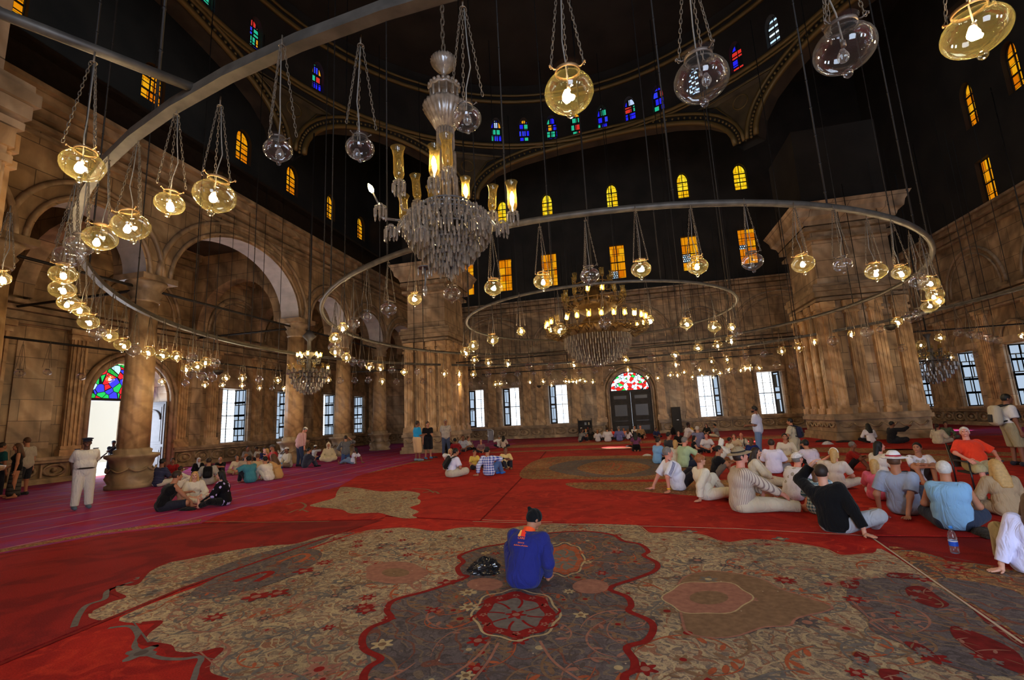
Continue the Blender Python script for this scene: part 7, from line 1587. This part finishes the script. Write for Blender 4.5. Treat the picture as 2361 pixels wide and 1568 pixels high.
# small bags and shoes lying about
for px, py, sz, c, lab, cat in ((1492, 1052, (.16, .08, .07), (214, 210, 206), 'small white bag on the carpet left of the light blue polo', 'bag'), (1452, 1031, (.20, .12, .08), BLK, 'flat black bag behind the purple top', 'bag'), (1553, 1003, (.2, .16, .5), BLK, 'black rucksack leaning before the tall speaker', 'bag'),
        (1898, 1020, (.3, .16, .10), (40, 34, 34), 'pile of dark cloth at the left foot of the big pillar', 'cloth'), (1908, 1026, (.2, .12, .13), (190, 186, 190), 'white and black bag at the left foot of the big pillar', 'bag'), (1948, 1021, (.34, .14, .09), (44, 30, 28), 'dark jacket lying along the big pillar base', 'jacket'),
        (312, 1124, (.32, .16, .13), BLK, 'black bag lying at the base of the doorway column', 'bag'), (1000, 1056, (.2, .1, .06), (44, 40, 44), 'dark shoes pile at the foot of the left pillar', 'shoes'), (2276, 1238, (.10, .22, .09), (52, 48, 44), 'dark patterned cloth shoe near the right edge', 'shoe'), (1482, 1005, (.2, .14, .26), (226, 130, 84), 'orange bag by the tan shirt before the far door', 'bag'), (493, 1112, (.10, .1, .22), (196, 130, 190), 'lilac bag behind the black flowered shirt', 'bag'), (432, 1178, (.22, .10, .07), BLK, 'black pouch on the carpet before the cream tunic', 'bag')):
    P = at_z(px, py, 0); blob(cat.replace('shoes', 'shoe_pile') if cat != 'cloth' else 'folded_cloth', P, sz, c, lab, cat, px, .12, 10)
# tall black loudspeaker and the low bookcase at the far wall
P = at_axis(1563, 995, 1, 36.7); sp_ = empty('loudspeaker', (P[0], 36.7, 0)); tag(sp_, 'tall narrow black loudspeaker standing against the far wall', 'loudspeaker')
mb = MB().use(MATS['dark_wood']); mb.box((0, 0, .95), (.62, .4, 1.86)); mb.build('cabinet', sp_); mb = MB().use(MATS['bag_black']); mb.box((0, -.21, .95), (.54, .02, 1.74)); mb.build('grille', sp_); mb = MB().use(MATS['label_white']); mb.box((.06, -.225, .95), (.14, .01, .06)); mb.build('badge', sp_)
P = at_axis(1350, 995, 1, 36.6); bc = empty('bookcase', (P[0], 36.6, 0)); tag(bc, 'low black bookcase with a few papers left of the far door', 'bookcase')
mb = MB().use(MATS['dark_wood'])
for x in (-.5, .5): mb.box((x, 0, .62), (.05, .4, 1.24)); mb.box((x, -.1, 1.3), (.05, .06, .14))
mb.box((0, .18, .62), (1, .04, 1.2)); mb.build('carcass', bc)
for z in (.1, .48, .85, 1.15): mb = MB().use(MATS['dark_wood']); mb.box((0, 0, z), (1, .4, .04)); mb.build('shelf', bc)
for i, (x, z, w_) in enumerate(((-.3, .53, .12), (.05, .90, .14), (.2, .53, .10), (.3, .90, .08))):
    mb = MB().use(gm_(((200, 196, 186), (150, 160, 170), (120, 60, 50), (190, 180, 150))[i])); mb.box((0, 0, .10), (w_, .16, .2)); tag(mb.build('book', None, (P[0]+x, 36.52, z-.03)), '%s book standing on the low black bookcase shelf' % ('white', 'grey', 'brown', 'cream')[i], 'book', 'books on the low bookcase')
# metal barrier right of the left pillar
a, b = at_axis(1072, 993, 1, 33.0), at_axis(1137, 992, 1, 33.0); br_ = empty('barrier', ((a[0]+b[0])/2, 33, 0)); tag(br_, 'low metal rail barrier right of the left pillar', 'barrier')
mat('steel', (.5, .52, .56), .3, .7); w_ = (b[0]-a[0])/2
mb = MB().use(MATS['steel'], True); mb.tube([(-w_, 0, .92), (w_-.15, 0, .92), (w_, 0, .84), (w_, 0, 0)], .035, 6); mb.build('rail', br_)
for x in (-w_, w_-.4): mb = MB().use(MATS['steel'], True); mb.tube([(x, 0, 0), (x, 0, .92)], .035, 6); mb.build('post', br_)
mb = MB().use(MATS['steel']); mb.box((w_-.2, .02, .5), (.36, .02, .7)); mb.build('panel', br_)
# camera in the raised hands
k = PEOPLE[[i for i, q in enumerate(PEOPLE) if 'lifting a camera' in q['label']][0]]; c = W_of(k, k['k']['Wr']['L']+V3(.06, .08, .10)); cm = empty('camera', c, k['root'].rotation_euler.z); tag(cm, 'small silver camera held up beside the blond hair band', 'camera')
mb = MB().use(MATS['steel']); mb.box((0, 0, 0), (.1, .03, .06)); mb.build('camera_body', cm); mb = MB().use(MATS['bag_black'], True); mb.lathe([(.024, 0), (.022, .03)], 12, (0, .015, 0), (0, 1, 0)); mb.build('lens', cm)
# ================================================================ light
w = bpy.data.worlds.new('world'); SC.world = w; w.use_nodes = True
bg = w.node_tree.nodes['Background']; bg.inputs[0].default_value = (.75, .87, 1, 1); bg.inputs[1].default_value = 3.0
def area(name, loc, tgt, sx, sy, power, col, spread=180):
    l = bpy.data.lights.new(name, 'AREA'); l.shape = 'RECTANGLE'; l.size = sx; l.size_y = sy; l.energy = power; l.color = col; l.spread = math.radians(spread)
    o = bpy.data.objects.new(name, l); COL.objects.link(o); o.location = loc
    o.rotation_euler = (Vector(tgt)-Vector(loc)).to_track_quat('-Z', 'Y').to_euler(); o['kind'] = 'helper'; return o
area('daylight_entrance', (2.5, YN-.6, 3.0), (4, 12, .0), 4, 5.5, 900, (.64, .77, 1))
area('daylight_near_windows', (11, YN-.6, 2.8), (6, 10, 0), 6, 3.4, 1500, (.64, .77, 1))
area('daylight_left_door', (XL-2.2, 16.6, 2.2), (-12, 15.5, .0), 3.4, 4.2, 600, (.70, .82, 1))
def point(name, loc, power, col, r=.1):
    l = bpy.data.lights.new(name, 'POINT'); l.energy = power; l.color = col; l.shadow_soft_size = r
    o = bpy.data.objects.new(name, l); COL.objects.link(o); o.location = loc; o['kind'] = 'helper'; return o
for px_, py_, src, w_, e_ in ((1420, 1033, (-8, 36.8, 13.6), .65, 70000), (1728, 1019, (4, 36.8, 13.6), .5, 60000), (2050, 994, (18.4, 36, 12), 1.2, 26000), (2190, 992, (18.6, 27.7, 12.5), 1.2, 12000)):
    T_ = at_z(px_, py_, 0); d_ = Vector(T_)-Vector(src); l = bpy.data.lights.new('sunbeam', 'SPOT'); l.energy = e_; l.color = (1, .97, .92); l.spot_size = 2*math.atan(w_/d_.length); l.spot_blend = .25; l.shadow_soft_size = .02
    o = bpy.data.objects.new('sunbeam', l); COL.objects.link(o); o.location = src; o.rotation_euler = d_.to_track_quat('-Z', 'Y').to_euler(); o['kind'] = 'helper'
SC.view_settings.view_transform = 'Standard'; SC.view_settings.look = 'None'; SC.view_settings.gamma = 1; SC.view_settings.exposure = 0.2
SC.view_settings.use_curve_mapping = False
cy_ = SC.cycles
cy_.use_denoising = True; cy_.max_bounces = 4; cy_.diffuse_bounces = 3; cy_.glossy_bounces = 2; cy_.transmission_bounces = 2; cy_.transparent_max_bounces = 18
cy_.caustics_reflective = False; cy_.caustics_refractive = False; cy_.sample_clamp_indirect = 2.5; cy_.sample_clamp_direct = 0
cy_.use_light_tree = True; cy_.use_adaptive_sampling = True; cy_.adaptive_threshold = .1
